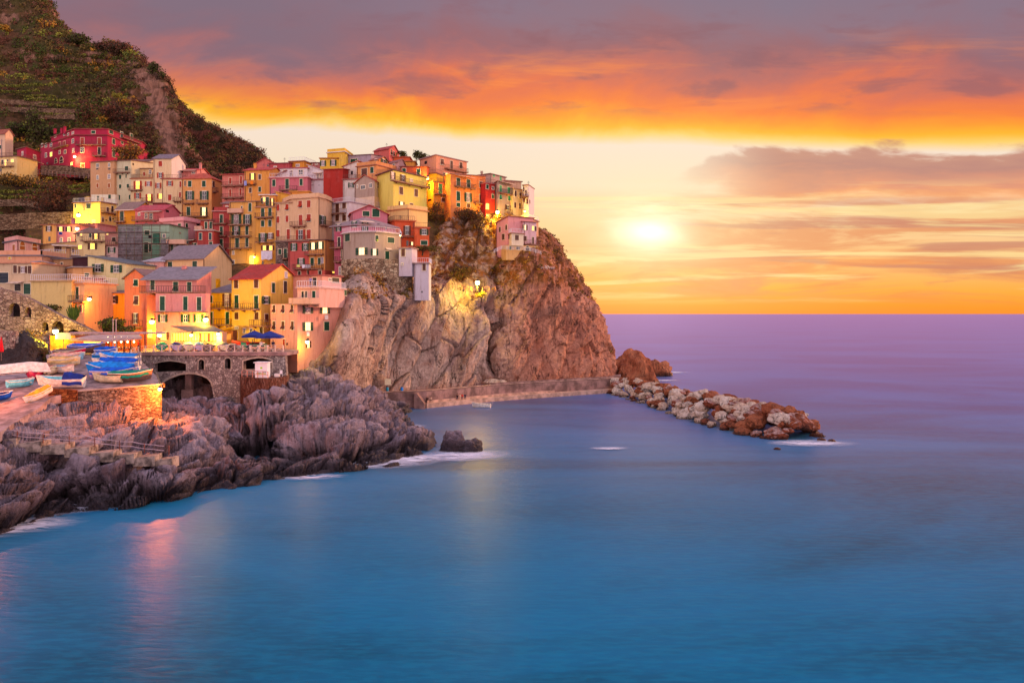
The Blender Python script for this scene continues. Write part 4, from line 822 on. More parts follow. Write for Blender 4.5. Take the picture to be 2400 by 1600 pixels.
hs('house', 'salmon house on the skyline with ladder and long balcony', 'eea07e', [(984, 224), (1022, 217), (1094, 227)], 364, 425, roof='flat', rc='b88a86', wins='ab 1036 380 7 14;db 1058 387 6 20;ab 1080 388 6 14;b 1041 1092 400;. 998 381 6 7;db 1041 412 5 14;L 1046 410 5 9')
hs('house', 'rust red house with one green door and a small lit lamp', 'd8603c', [(938, 207), (1000, 207)], 391, 432, t=7, roof='shed', rc='96504a', rise=.8, wins='cg 947 399 8 8;dg 981 405 7 17;b 966 992 416')
hs('house', 'mustard house with a light green door on a balcony', 'f0a040', [(998, 209), (1016, 206), (1056, 210)], 427, 486, roof='rail', rc='c0764c', wins='cg 1006 438 5 15;dm 1032 443 8 24;b 1016 1051 456;cb 1039 469 9 9;. 1007 469 9 4', extra=1.5)
hs('house', 'sunny yellow low wall block behind the street lamp', 'f8be3c', [(1000, 213), (1024, 212)], 409, 430, t=4, roof='rail', wins='')
hs('house', 'long orange house with dark green shutters above the cliff', 'ee8c50', [(1040, 209), (1056, 205), (1138, 214)], 408, 505, roof='shed', rc='b07c70', rise=.9, wins='dg 1074 428 8 20;dg 1098 431 8 20;b 1065 1110 440;V 1086 413 40 14;cb 1127 433 7 14;dg 1074 460 8 22;og 1097 463 16 21;db 1127 466 7 20;b 1110 1137 478;cg 1074 480 8 9;cb 1098 482 7 10;cb 1128 489 6 10', extra=1.5)
hs('house', 'narrow bright red house with white framed windows', 'cc3a36', [(1138, 211), (1160, 213)], 430, 512, t=7, roof='rail', rc='c8706a', wins='cg 1142 438 6 10;w 1155 441 5 7;Pg 1155 461 5 12;Lg 1142 484 6 12;L 1142 506 4 5')
hs('house', 'grey green house with light green shutters by a lamp', 'c0a08c', [(1160, 214), (1166, 211), (1204, 217)], 425, 525, roof='shed', rc='9a6a60', rise=.6, wins='dm 1173 443 6 17;dm 1192 447 6 16;b 1166 1206 455;am 1173 462 5 11;am 1193 465 5 11;ob 1190 487 12 12;b 1182 1206 502;dk 1172 508 4 8;V 1185 428 34 12')
hs('house', 'grey gabled house behind the narrow red house', 'c8a89a', [(1106, 224), (1149, 220), (1185, 226)], 408, 436, roof='flat', rc='96645c', wins='dm 1157 412 5 6;dm 1173 419 5 11', chim='1129 5 1.')
hs('house', 'slender cream house with small brown shutters', 'f2cf9e', [(1203, 215), (1226, 218)], 442, 520, t=7, roof='shed', rc='c89070', rise=.6, wins='cb 1208 454 4 13;cb 1219 458 4 13;cb 1207 481 4 13;cb 1218 483 4 13;. 1207 507 3 4;. 1218 510 3 4')
hs('house', 'beige attic with small pergola behind the cream house', 'd8ac8c', [(1186, 222), (1222, 224)], 424, 446, t=5, roof='flat', rc='b07a68', wins='')
hs('house', 'white and pink end house overhanging the sea', 'f0ddd4', [(1225, 215), (1239, 214), (1252, 221)], 434, 512, roof='flat', rc='b47c6c', wins='cb 1228 444 3 10;db 1233 452 3 12;b 1224 1240 461;cb 1229 469 4 12;cb 1236 472 4 12;cb 1241 473 2 9;L 1231 505 5 12')
hs('house', 'round terrace block with lilac railing at the end house', 'e0a884', [(1222, 212), (1246, 210), (1262, 216)], 514, 530, roof='railw', rc='a87060', wins='')
hs('house', 'pink cliff house left wing with outdoor stair', 'efa2a0', [(1163, 206), (1191, 202)], 523, 596, t=8, roof='shedR', rise=1.2, rc='c88058', wins='cb 1172 538 4 12;cb 1187 533 4 12;db 1180 555 6 14', extra=1)
hs('house', 'white and pink cliff house middle bay with railed balcony', 'f4dcc0', [(1191, 203), (1199, 199), (1227, 201)], 547, 575, roof='railw', rc='b87c68', wins='cb 1193 555 4 12;cb 1211 557 9 12', extra=0)
hs('house', 'recessed upper loggia of the cliff house with three doors', 'e8a090', [(1191, 206), (1227, 207)], 522, 550, t=5, roof='shed', rise=1.3, rc='c07c58', wins='cb 1196 530 5 12;dr 1203 530 6 14;ob 1211 530 9 14')
hs('house', 'pale pink cliff house right wing with lit window', 'f2c2c4', [(1227, 204), (1257, 206)], 520, 575, t=8, roof='shed', rise=.8, rc='9c584c', wins='vb 1230 533 10 12;Lb 1249 535 5 11;cb 1255 536 4 11;cb 1230 559 8 11;db 1249 564 4 17;b 1226 1260 573')
hs('house', 'beige arched base storey under the pink cliff house', 'e8b47c', [(1186, 201), (1262, 204)], 574, 606, t=8, roof='none', wins='dg 1196 580 4 10;Pk 1214 582 8 10;Pk 1236 584 8 10;Pg 1255 584 4 8', extra=0.3)
# ---- centre left ridge row
hs('house', 'salmon veranda house with two long wooden balconies', 'e08678', [(521, 214), (573, 213)], 410, 476, t=8, roof='shed', rc='c8504a', rise=1.5, ov=.6, wins='dr 540 424 6 14;dr 565 422 5 18;b 523 575 436 1.2;dr 540 453 5 18;dr 564 450 5 16;b 523 572 464 1.2', chim='')
hs('house', 'orange house with blue towel on its balcony', 'f0a352', [(573, 212), (632, 211)], 400, 472, t=8, roof='r0', rc='c8524a', rise=1.2, wins='lb 592 414 12 15;b 575 601 432;cb 609 415 6 12;cb 587 446 6 12;cg 609 444 6 12', chim='598 3 1.4')
hs('house', 'pink house with outside stair and green shutters', 'd77680', [(632, 210), (721, 209)], 418, 462, t=9, roof='railw', rc='e08c88', wins='cg 642 429 7 15;dg 673 431 8 23;b 657 697 446;cg 706 427 7 15;. 642 455 8 4')
hs('house', 'white penthouse terrace with red stair above the pink house', 'ece0e0', [(632, 217), (720, 216)], 396, 420, t=5, roof='flat', rc='b4606a', wins='w 667 402 6 8;w 682 405 8 11;w 705 404 10 12;. 646 408 3 4')
hs('house', 'pink gabled house at the foot of the far hill', 'dc7872', [(600, 230), (645, 230)], 384, 402, t=8, roof='r1', rc='b84a4a', rise=1.6, wins='. 628 388 5 4')
hs('house', 'low dark red house with small framed window on ridge', 'c25458', [(630, 224), (678, 223)], 384, 400, t=7, roof='shed', rc='94505a', rise=.9, wins='w 645 392 6 4')
hs('house', 'amber house with white railed roof and framed window', 'eb9a3c', [(678, 225), (713, 224)], 380, 398, t=7, roof='railw', rc='a0604c', wins='w 698 388 8 6;. 683 393 4 3')
hs('house', 'rose ridge house with low brown roof between amber and yellow houses', 'd08080', [(713, 228), (752, 228)], 382, 400, t=6, roof='shed', rc='8c4c50', rise=.8, wins='w 729 385 6 3;w 742 385 6 3')
hs('house', 'white house with two carved eyebrow windows beside red house', 'e6d8dc', [(722, 212), (760, 211)], 423, 466, t=6, roof='rail', rc='b0646a', wins='. 732 434 5 1;. 748 434 5 1')
hs('house', 'white loggia house with stone table and plants', 'eadfe2', [(722, 217), (758, 216)], 402, 428, t=5, roof='shedL', rise=1.6, rc='d8c4c4', wins='w 745 414 5 14;w 752 411 4 8;V 746 404 22 8')
# ---- lower left rows
hs('house', 'apricot end house with two dark red shuttered windows', 'eeb064', [(99, 192), (132, 191)], 528, 580, t=7, roof='shed', rc='b87058', rise=.5, wins='ok 115 536 12 12;. 116 560 5 11')
hs('house', 'mauve pink house with lit windows and blue cloth', 'd07c8c', [(132, 191), (176, 190)], 528, 580, t=7, roof='flat', rc='96584e', wins='lk 143 537 12 11;lk 162 537 12 11;w 144 563 5 12;w 162 563 5 12', chim='172 3 1.4')
hs('house', 'salmon house with thatched canopy under yellow lamp house', 'd88a86', [(176, 197), (228, 196)], 526, 556, t=7, roof='flat', rc='c0706c', wins='. 205 537 6 9;V 218 536 34 18')
hs('house', 'cream house with four lit windows and flower balcony', 'f2d49c', [(176, 182), (195, 180), (246, 180)], 545, 616, t=8, roof='hip', rc='84685e', rise=1.3, wins='cb 184 549 4 10;L 191 549 4 8;cg 212 552 5 9;lb 225 554 14 14;b 194 247 565 1.2;L 188 579 8 10;lb 217 577 20 15')
hs('house', 'pale pink narrow house left of the scaffold', 'e8c0ba', [(247, 181), (277, 181)], 576, 622, t=6, roof='rail', rc='985c54', wins='og 262 586 16 13;. 258 606 8 3')
hs('house', 'pink balcony wing with dark door beside flower balcony house', 'd89890', [(247, 185), (276, 185)], 546, 580, t=5, roof='flat', rc='7c605a', wins='L 252 549 4 4;dk 267 566 8 18;B 246 276 577 1.2')
hs('house', 'long pink house with arched orange shutters', 'f0aca0', [(10, 177), (40, 171), (96, 181)], 564, 612, roof='flatp', rc='6e6468', wins='co 33 581 5 15;Po 52 581 12 20;Po 81 583 12 19;. 94 580 2 9')
hs('house', 'cream recessed terrace house with brown doors', 'ecc890', [(94, 182), (124, 179), (182, 182)], 572, 608, roof='shed', rc='8a7068', rise=.8, wins='db 133 583 12 12;db 142 583 5 10;db 160 585 12 10;db 171 587 5 8;V 150 574 60 12')
hs('terrace_house', 'peach terrace block with pale parapet and posts', 'efa58a', [(86, 172), (116, 168), (184, 172)], 598, 640, roof='railw', rc='806a70', wins='', cat='house')
hs('house', 'wide salmon strip house above the glass veranda', 'f2ab86', [(-20, 160), (98, 160)], 600, 660, t=10, roof='flatp', rc='8a8088', wins='y'.replace('y', 'cy 23 605 6 5'))
hs('house', 'beige house with glazed brown veranda and navy window', 'e2c09c', [(-20, 148), (73, 147)], 618, 700, t=10, roof='flat', rc='d89070', wins='cn 10 651 20 24;cb 36 631 8 18;ob 54 632 18 16;cb 70 632 8 18;ck 42 674 14 16;dg 64 677 15 25;V 41 660 30 14', extra=1)
hs('house', 'yellow block with grey drain beside the glazed veranda', 'eebc5c', [(76, 152), (98, 150), (124, 156)], 614, 660, roof='flat', rc='a898a4', wins='')
hs('house', 'brown house with narrow shutters behind the yellow block', 'c09068', [(123, 162), (170, 161)], 608, 660, t=6, roof='flat', rc='7c6c70', wins='ck 130 627 5 15;dk 145 624 5 18', chim='161 1 1.6')
hs('house', 'peach box house with a stone edged flat roof', 'e8ac74', [(156, 156), (172, 152), (217, 152)], 627, 670, roof='flat', rc='a89896', wins='cg 204 645 10 9')
hs('house', 'long blank cream house with railed roof terrace', 'f0cb86', [(73, 143), (168, 141)], 660, 735, t=8, roof='railw', rc='d8a878', wins='', extra=1)
hs('house', 'peach house with a narrow green door and lower balcony', 'efbc88', [(168, 142), (198, 141)], 666, 770, t=7, roof='railw', rc='dc9468', wins='dg 182 687 6 28;b 170 205 706;cb 190 723 5 18', extra=1)
hs('house', 'narrow orange red house with lamp and folded chair balcony', 'dc6440', [(198, 147.5), (229, 147)], 653, 790, t=1.5, roof='flat', rc='8c5450', wins='og 210 678 16 24;b 198 230 694;dk 207 720 8 26;b 203 231 735;db 206 757 3 20;db 216 757 4 22', extra=1)
hs('house', 'pale yellow house with blue window trims and sloping roof', 'f2dea4', [(206, 154), (296, 152)], 620, 690, t=9, roof='shedL', rise=1.6, rc='6c6e72', wins='og 230 628 24 18;og 273 630 22 18;cn 248 667 12 18')
hs('house', 'dark maroon side shed beside pale yellow house', '4e2c34', [(170, 157), (206, 156)], 604, 640, t=5, roof='shed', rise=.5, rc='6c6468', wins='')
hs('house', 'bright yellow house with dark red shutters behind the tree', 'f4b52c', [(229, 148), (293, 146)], 688, 800, t=7, roof='shed', rise=.8, rc='857470', wins='ok 264 702 24 18;cg 255 748 10 18;. 232 765 6 14', extra=1)
hs('house', 'orange gabled house with awning shutters', 'ee835e', [(292, 138.5), (344, 137.5)], 652, 826, t=14, roof='r1', rc='806668', rise=1.5, wins='ag 319 663 9 15;ab 320 704 9 20;ob 318 746 12 24;b 308 334 765 .8', extra=0.2)
hs('house', 'orange lower block with yellow lit wall beside gabled house', 'f0825a', [(344, 135), (365, 134.5)], 688, 826, t=7, roof='none', wins='L 352 782 7 16', extra=0.2)
hs('house', 'pink top storey with three green doors on long terrace', 'ee9a92', [(342, 134), (461, 133)], 654, 692, t=5, roof='shed', rc='93848a', rise=1.9, ov=.7, wins='dg 358 667 10 24;ag 412 672 11 23;dg 444 672 10 22;b 341 482 685 1.8', chim='432 4 1.', extra=0)
hs('house', 'pink house with three green doors above the restaurant', 'ef9a94', [(365, 131), (482, 130)], 688, 826, t=1.5, roof='none', wins='dg 381 711 11 33;dg 435 711 10 32;dg 467 712 10 31;X 366 488 730 1.;og 382 746 20 18;og 435 746 18 17;og 466 746 20 18;lb 384 787 22 18', extra=0.2)
hs('house', 'large peach gabled house with two tall green doors', 'f4c894', [(383, 161), (476, 157), (543, 170)], 605, 700, roof='r0', rc='8f7c80', rise=3.1, wins='dg 399 626 10 25;dg 457 625 10 25;b 373 468 641;cg 452 651 9 5', ov=.5)
hs('house', 'pale pink annex with grey roof and green door', 'e8aca4', [(338, 160), (384, 160)], 612, 680, t=8, roof='hip', rc='b4a8b0', rise=1.2, wins='dg 355 631 8 21')
hs('house', 'yellow gabled house with red tile roof', 'f0c05c', [(543, 139), (612, 136), (702, 148)], 653, 805, roof='r0', rc='b84038', rise=2.7, ov=.4, wins='cb 554 666 9 19;cb 601 665 9 19;dg 555 707 9 30;dg 601 708 9 30;b 538 610 725;ow 555 740 8 17;cb 555 740 9 17;cb 602 740 9 17;w 555 768 7 5;dy 555 785 8 16;w 573 775 5 11;w 589 775 6 11;cl 670 644 6 15;dg 640 674 7 23;dk 668 673 7 28;og 623 703 16 18;cb 624 744 8 16;b 594 634 763;dk 613 778 7 20'.replace('ow 555 740 8 17;', ''), extra=1)
hs('house', 'saffron house with low grey hip roof and two balconies', 'f6b820', [(481, 140), (543, 139.5)], 685, 805, t=10, roof='hip', rc='8c7c80', rise=1.6, wins='cg 494 701 8 16;ob 532 703 16 28;b 484 544 722;cg 495 745 8 28;cg 533 745 8 28;b 484 543 761', chim='511 3 1.2', extra=1)
hs('house', 'big pink corner house with tilted shutters over the rocks', 'f2a894', [(634, 136), (697, 132), (806, 143)], 712, 836, roof='none', wins='ab 643 724 5 18;ab 664 724 6 18;ab 685 724 6 18;ab 643 763 5 20;ab 664 763 6 20;ab 686 763 6 20;og 721 725 22 19;vg 761 725 20 19;vg 721 765 22 20;dg 765 764 11 20;. 803 731 4 6;v. 722 807 10 15;dr 666 806 5 22;. 673 806 3 5'.replace('v.', 'vb'), extra=2.6)
hs('house', 'pink upper block of the corner house with blank wall', 'f4b8a6', [(697, 134), (748, 132.5), (808, 143)], 675, 720, roof='railw', rc='e0b0a4', wins='cg 809 685 5 15;dk 710 690 5 14;dk 718 690 4 14;dg 736 690 7 16;B 694 749 712 2.0', extra=0)
hs('house', 'pink penthouse with air conditioner and roof terrace', 'f2b09e', [(684, 146), (755, 143), (800, 149)], 646, 680, roof='flat', rc='a85a54', wins='dk 738 660 8 18;dk 786 657 16 12;w 773 655 8 5', extra=2)
# ================================================================ VEGETATION
rng = np.random.RandomState(11)
def leafquads(c, rad, n, size, flat=.75, hollow=.55):
    """n leaf cards in a lumpy ellipsoid; c (3,), rad scalar or 3"""
    rad = np.ones(3) * rad if np.isscalar(rad) else np.array(rad, float)
    d = rng.normal(size=(n, 3)); d /= np.linalg.norm(d, axis=1)[:, None]; r = hollow + (1 - hollow) * rng.rand(n) ** .6
    lump = 1 + .35 * np.sin(d[:, 0] * 5 + c[0]) * np.cos(d[:, 1] * 4 + c[1]) + .2 * np.sin(d[:, 2] * 7 + c[2])
    p = c + d * (r * lump)[:, None] * rad * np.array([1, 1, flat])
    u = rng.normal(size=(n, 3)); u /= np.linalg.norm(u, axis=1)[:, None]; v = np.cross(u, d + rng.normal(size=(n, 3)) * .5); v /= np.linalg.norm(v, axis=1)[:, None] + 1e-9
    s = (size * (.6 + .8 * rng.rand(n)))[:, None]
    return np.stack([p - u * s * .6, p - v * s * .4, p + u * s * .6, p + v * s * .4], 1)
def scatter(name, G, N_, dens, rr, nl, size, mp, keep=None, jitter=1.):
    nu, nv = G.shape[:2]; Q = []; MI = []; cnt = 0; tries = 0
    while cnt < N_ and tries < N_ * 12:
        tries += 1
        i = rng.randint(0, nu - 1); j = rng.randint(0, nv - 1); p = G[i, j]
        px = p[0] / p[1] * F + 1200; py = HY - (p[2] - HC) / p[1] * F
        k, mm = keep(px, py, p)
        if rng.rand() > k: continue
        r = rr[0] + (rr[1] - rr[0]) * rng.rand() ** 2
        Q.append(leafquads(p + np.array([0, 0, r * .35]), (r, r, r * (.7 + .5 * rng.rand())), int(nl * (r / rr[0]) ** 1.3), size)); MI.append(np.full(len(Q[-1]), mm)); cnt += 1
    me = quads(name, np.concatenate(Q), np.concatenate(MI), leafmats); o = link(name, me); tagp(o, kind='stuff'); return o
def kind_at(p, w):
    v = float(perlin(np.array([[p[0] * .05, p[1] * .05, p[2] * .05]]))[0]) + rng.normal() * .28
    return w[int(np.clip((v + .8) / 1.6 * len(w), 0, len(w) - 1))]
def keep1(px, py, p):
    if not (-60 < px < 640 and -40 < py < 640): return 0, 0
    k = 1.
    k *= 1 - .95 * min(1, float(bareband(px, py)) * 1.7)
    if px < 190 and 190 < py < 300: k *= .35
    if px < 215 and 395 < py < 560: k *= .3
    w = [3, 2, 0, 1, 0, 2, 1, 5, 4, 2] if px < 330 else [3, 2, 2, 0, 2, 3, 1, 2]
    return k, kind_at(p, w)
tagp(scatter('hillside_shrubs', HG, 4700, 1, (1.0, 2.7), 26, .6, 1, keep1), 'dense olive and brown scrub covering the hillside', 'shrubs')
def keep2(px, py, p): return (1. if (380 < px < 720 and 170 < py < 480) else 0), kind_at(p, [3, 2, 2, 0, 3, 2, 2, 1, 2])
tagp(scatter('far_hill_shrubs', HG2, 1900, 1, (1.4, 3.2), 22, .75, 1, keep2), 'dark scrub on the far hill', 'shrubs')
def keep3(px, py, p):
    if not (800 < px < 1440): return 0, 0
    lim = 700 if px < 1150 else 705
    n = float(perlin(np.array([[p[0] * .16, p[1] * .16, p[2] * .2]]))[0])
    if py < lim and p[2] > 21: return (.9 if n > -.05 else .12), kind_at(p, [2, 0, 4, 2, 4, 0, 2])
    return (.015 if n > .1 else 0), 0
tagp(scatter('cliff_scrub', CG, 900, 1, (.35, 1.2), 16, .30, 1, keep3), 'low brown and ochre scrub on the cliff terraces', 'shrubs')

barkm = mat('bark', (.30, .21, .16), .9, .2, 2., .4)
def tree(name, label, cat, px, py, D, rx, rz, mi, n=1400, size=.35, trunk=2., blobs=6, group=None, flat=.9):
    """px,py is the centre of the crown"""
    c = np.array(P(px, py, D)); base = (c[0], c[1], c[2] - rz - trunk)
    root = empty(name, base, 0, label, cat, group); Q = []
    for b in range(blobs):
        o = rng.normal(size=3) * np.array([rx * .45, rx * .35, rz * .4]); rr = .5 + .25 * rng.rand()
        Q.append(leafquads(c + o, (rx * rr, rx * rr, rz * rr), n // blobs, size, flat, .35))
    V = np.concatenate(Q) - np.array(base); ms = [leafmats[k] for k in (mi if isinstance(mi, (list, tuple)) else [mi])]
    link('crown', quads('crown', V, rng.randint(0, len(ms), len(V)), ms), root)
    t = MB(); t.tube([(0, 0, -.6), (.1, 0, trunk * .6), (0, .1, trunk + rz * .7)], [max(.12, rx * .08), max(.1, rx * .065), .05], n=7)
    for k in range(5):
        a = k * 1.3; t.tube([(0, 0, trunk * .7 + k * .15), (math.cos(a) * rx * .4, math.sin(a) * rx * .4, trunk + rz * .7), (math.cos(a) * rx * .7, math.sin(a) * rx * .7, trunk + rz * 1.2)], [rx * .04, rx * .025, .02], n=5)
    t.build('trunk', barkm, root); return root
tree('broadleaf_tree', 'dark green tree in front of the bright yellow house', 'tree', 268, 762, 130, 2.7, 2.0, [1, 3], 2400, .3, 1.6)
tree('ochre_tree', 'rounded ochre tree beside the large crimson house', 'tree', 306, 355, 246, 3.8, 2.5, [4, 0, 2], 2600, .42, 1.5)
tree('hillside_tree', 'large dark reddish brown tree leaning over the vineyard bank', 'tree', 122, 473, 222, 5.2, 4.4, [2, 3, 2], 4200, .45, 2., 9)
tree('hillside_tree', 'dark tree behind the crimson house chimneys', 'tree', 195, 272, 282, 4.6, 5.2, [3, 1, 2], 2600, .55, 2.)
tree('hillside_tree', 'dark green tree on the slope left of the hotel roof', 'tree', 100, 292, 285, 5.0, 5.6, [3, 1], 2600, .55, 2.)
tree('hillside_tree', 'bushy dark tree at the left above the beige gabled house', 'tree', 30, 300, 285, 4.6, 3.4, [1, 3], 1800, .55, 2.)
tree('hillside_tree', 'big rounded dark bush crowning the upper ridge', 'tree', 283, 120, 352, 6.5, 3.6, [3, 2], 2600, .7, 2.)
tree('hillside_tree', 'pine on the cliff shoulder against the orange sky', 'tree', 367, 168, 320, 3.0, 3.0, [3, 1], 1500, .5, 2.)
tree('hillside_tree', 'dark rounded tree at the top of the first slope', 'tree', 190, 96, 366, 5.5, 3.0, [3, 1], 2000, .7, 2.)
tree('hillside_tree', 'reddish brown bush halfway up beside the bare cliff', 'tree', 270, 262, 296, 5.0, 3.4, [2, 2, 3], 2200, .6, 1.5)
tree('hillside_tree', 'bright lime green bush in the middle of the hillside', 'tree', 275, 222, 303, 1.6, 1.3, [5, 5, 4], 700, .4, 1.)
tree('hillside_tree', 'yellow flowering bush near the top left of the hill', 'tree', 12, 68, 372, 2.6, 1.0, [4, 4], 700, .5, 1.)
tree('hedge_shrub', 'long ochre green hedge below the pale yellow house', 'shrub', 40, 423, 236, 7.2, 2.3, [0, 4, 3], 3200, .4, .6, 8)
tree('ridge_tree', 'small dark evergreen on the skyline left of the salmon house', 'tree', 976, 362, 232, 1.0, 1.5, [1, 3], 700, .28, 1.)
tree('ridge_tree', 'wide clipped evergreen next to the salmon house on the skyline', 'tree', 990, 367, 231, 1.6, 1.0, [1, 3], 800, .28, 1.)
tree('ridge_tree', 'low bushes right behind the highest coral house', 'tree', 944, 363, 236, 1.7, 1.0, [1, 3], 800, .28, 1.)
tree('cliff_bush', 'large round russet bush under the mustard house', 'bush', 1021, 497, 205, 2.2, 2.3, [2, 0, 2], 1700, .26, .4)
tree('cliff_bush', 'russet hedge mass below the long orange house', 'bush', 1088, 503, 207, 3.1, 1.8, [2, 0, 2, 3], 2200, .26, .4)
tree('cliff_bush', 'brown hedge mass spilling down beneath the red house', 'bush', 1122, 522, 206, 2.6, 2.2, [2, 0, 2], 1800, .26, .4)
tree('cliff_bush', 'dark spreading bush left of the yellow cliff lamp', 'bush', 1078, 634, 195, 3.3, 1.9, [3, 2, 0], 2400, .26, .4)
tree('cliff_bush', 'orange lit bush at the right edge of the headland', 'bush', 1272, 578, 224, 3.0, 2.4, [4, 2, 0], 2200, .28, .4)
tree('cliff_bush', 'bushes behind the pink cliff house on the slope', 'bush', 1290, 610, 222, 3.0, 2.6, [2, 0, 4], 2000, .28, .4)
tree('cliff_bush', 'hanging hedge on the terrace below the orange red house', 'bush', 990, 582, 183, 2.6, .75, [2, 0, 1], 1500, .2, .3)
tree('cliff_bush', 'bright tuft of grass just below the cliff lamp', 'bush', 1128, 690, 190.5, 1.2, 1.0, [5, 4], 700, .2, .3)
tree('garden_bush', 'dark bushes on top of the arched ramp wall', 'bush', 122, 722, 137, 1.8, .7, [3, 1], 1100, .2, .3)
tree('garden_bush', 'ochre bushes under the ramp arches at the far left', 'bush', 50, 785, 117, 2.0, .9, [0, 3, 4], 1200, .18, .3)
tree('garden_bush', 'green brown bush on the rock beside the harbour slip', 'bush', 100, 832, 113, 1.1, .9, [1, 2, 0], 900, .15, .3)
tree('garden_bush', 'creeper at the end of the terrace wall above the blue boats', 'bush', 300, 848, 118.4, 1.3, .8, [1, 3], 900, .15, .3)
# cactus
rt = empty('cactus', P(172, 750, 134), 0, 'tall many armed cactus against the peach house', 'cactus'); m = MB()
for k in range(13):
    a = (k - 6) / 6. * .5; x = (k - 6) * .13; h = 2.6 - abs(k - 6) * .13 + (k % 3) * .2
    m.tube([(x * .3, (k % 3) * .12, 0), (x, (k % 2) * .15, h * .4), (x * 1.5, (k % 3) * .1, h)], [.12, .13, .07], n=6)
m.build('stems', mat('cactus_skin', (.30, .38, .12), .8, .2, 4.), rt)

# ================================================================ HARBOUR FRONT
def plate(name, outline, holes, A, B, th, m, parent=None, front=True):
    """flat wall with openings in the vertical plane through A and B (px, D); outline and holes are picture points on that plane"""
    a = Vector(P(A[0], HY, A[1])[:2]); b = Vector(P(B[0], HY, B[1])[:2]); e = (b - a); e.normalize()
    def uv(px, py):
        k = (px - 1200) / F; s = (k * a.y - a.x) / (e.x - k * e.y); p = a + e * s; return (s, zat(py, p.y))
    cu = bpy.data.curves.new('c', 'CURVE'); cu.dimensions = '2D'; cu.fill_mode = 'BOTH'; cu.extrude = th / 2
    for poly in [outline] + list(holes):
        sp = cu.splines.new('POLY'); sp.points.add(len(poly) - 1)
        for i, q in enumerate(poly): u, v = uv(*q); sp.points[i].co = (u, v, 0, 1)
        sp.use_cyclic_u = True
    ob = bpy.data.objects.new('tmp', cu); COL.objects.link(ob); dg = bpy.context.evaluated_depsgraph_get(); me = bpy.data.meshes.new_from_object(ob.evaluated_get(dg)); bpy.data.objects.remove(ob); bpy.data.curves.remove(cu)
    me.name = name; nn = Vector((-e.y, e.x, 0))
    M4 = Matrix(((e.x, 0, nn.x, a.x + nn.x * th / 2), (e.y, 0, nn.y, a.y + nn.y * th / 2), (0, 1, 0, 0), (0, 0, 0, 1)))
    me.transform(M4); me.materials.clear(); me.materials.append(m)
    if parent: me.transform(Matrix.Translation(-Vector(parent.location)))
    return link(name, me, parent)
def arch(cx, cy, w, h, n=8):      # arched opening: cx, bottom cy, width, total height
    r = w / 2; return [(cx - r, cy), (cx - r, cy - h + r)] + [(cx - r * math.cos(math.pi * i / n), cy - h + r - r * math.sin(math.pi * i / n)) for i in range(1, n)] + [(cx + r, cy - h + r), (cx + r, cy)]
seawall = stonework('seawall_stone', (.50, .42, .41), (.62, .54, .52), (.78, .70, .66), 3.4, .7)
drywall = stonework('drystone_wall', (.34, .27, .25), (.52, .43, .38), (.66, .57, .50), 2.6, 2.2)
rampst = stonework('ramp_wall_stone', (.46, .36, .34), (.62, .50, .47), (.74, .63, .58), 2.0, 1.4)
rusty = stonework('lamplit_wall_stone', (.42, .20, .10), (.62, .32, .16), (.74, .44, .24), 2.4, 2.)  # last one: red-brown stone with orange lamplight put into its colours
darkst = mat('vault_shade_stone', (.22, .15, .13), .95, .3, 1., .5); conc = mat('worn_concrete', (.60, .50, .50), .92, .22, .8, .3, 5.); concp = mat('pinkish_paving', (.62, .48, .47), .9, .2, .6, .2, 6.); edgem = mat('concrete_edge', (.72, .62, .56), .9, .15, 1.)  # darkst: shade inside the arches put into the vault colour
# terrace wall with the big arch
rt = empty('terrace_wall', P(500, 900, 122), 0, 'weathered grey sea wall with arches carrying the restaurant terrace', 'sea wall')
big = [(496, 905), (494, 896), (486, 887), (474, 881), (458, 877), (442, 876), (424, 878), (406, 884), (390, 892), (378, 901), (372, 908)]
plate('wall', [(330, 834), (345, 829), (365, 826), (540, 825), (668, 824), (672, 905), (640, 912), (560, 950), (500, 930)] + big + [(368, 925), (350, 925), (345, 890)],
      [[(362, 872), (362, 852), (378, 848), (400, 846), (420, 848), (436, 852), (436, 869)], arch(472.5, 866, 13, 24), arch(534.5, 864, 14, 25), [(571, 866), (571, 846), (590, 841), (605, 839), (620, 840), (637, 844), (637, 864)]], (330, 122.5), (672, 122.5), 1.1, seawall, rt)
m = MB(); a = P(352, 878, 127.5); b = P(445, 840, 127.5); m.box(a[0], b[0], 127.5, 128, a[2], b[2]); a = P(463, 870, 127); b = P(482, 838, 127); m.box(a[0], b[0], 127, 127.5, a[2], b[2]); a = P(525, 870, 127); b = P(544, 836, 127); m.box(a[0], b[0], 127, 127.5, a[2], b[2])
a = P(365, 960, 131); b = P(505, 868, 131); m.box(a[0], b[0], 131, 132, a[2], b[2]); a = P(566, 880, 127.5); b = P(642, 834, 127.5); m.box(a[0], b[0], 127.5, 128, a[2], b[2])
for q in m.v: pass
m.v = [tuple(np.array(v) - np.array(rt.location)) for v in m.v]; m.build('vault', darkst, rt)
m = MB()   # arch ring and window surrounds
def ringpts(pts, D, wpx, dy=-.15):
    for (x0, y0), (x1, y1) in zip(pts[:-1], pts[1:]):
        a = Vector(P(x0, y0, D)); b = Vector(P(x1, y1, D)); cxm = sum(p[0] for p in pts) / len(pts); cym = max(p[1] for p in pts)
        oa = a + (a - Vector(P(cxm, cym, D))).normalized() * wpx; ob = b + (b - Vector(P(cxm, cym, D))).normalized() * wpx; o = Vector((0, dy, 0)); i = Vector((0, .2, 0))
        m.hexa([a + o, b + o, b + i, a + i, oa + o, ob + o, ob + i, oa + i])
ringpts(big, 122.5, .28); ringpts(arch(472.5, 866, 13, 24), 122.5, .2); ringpts(arch(534.5, 864, 14, 25), 122.5, .2)
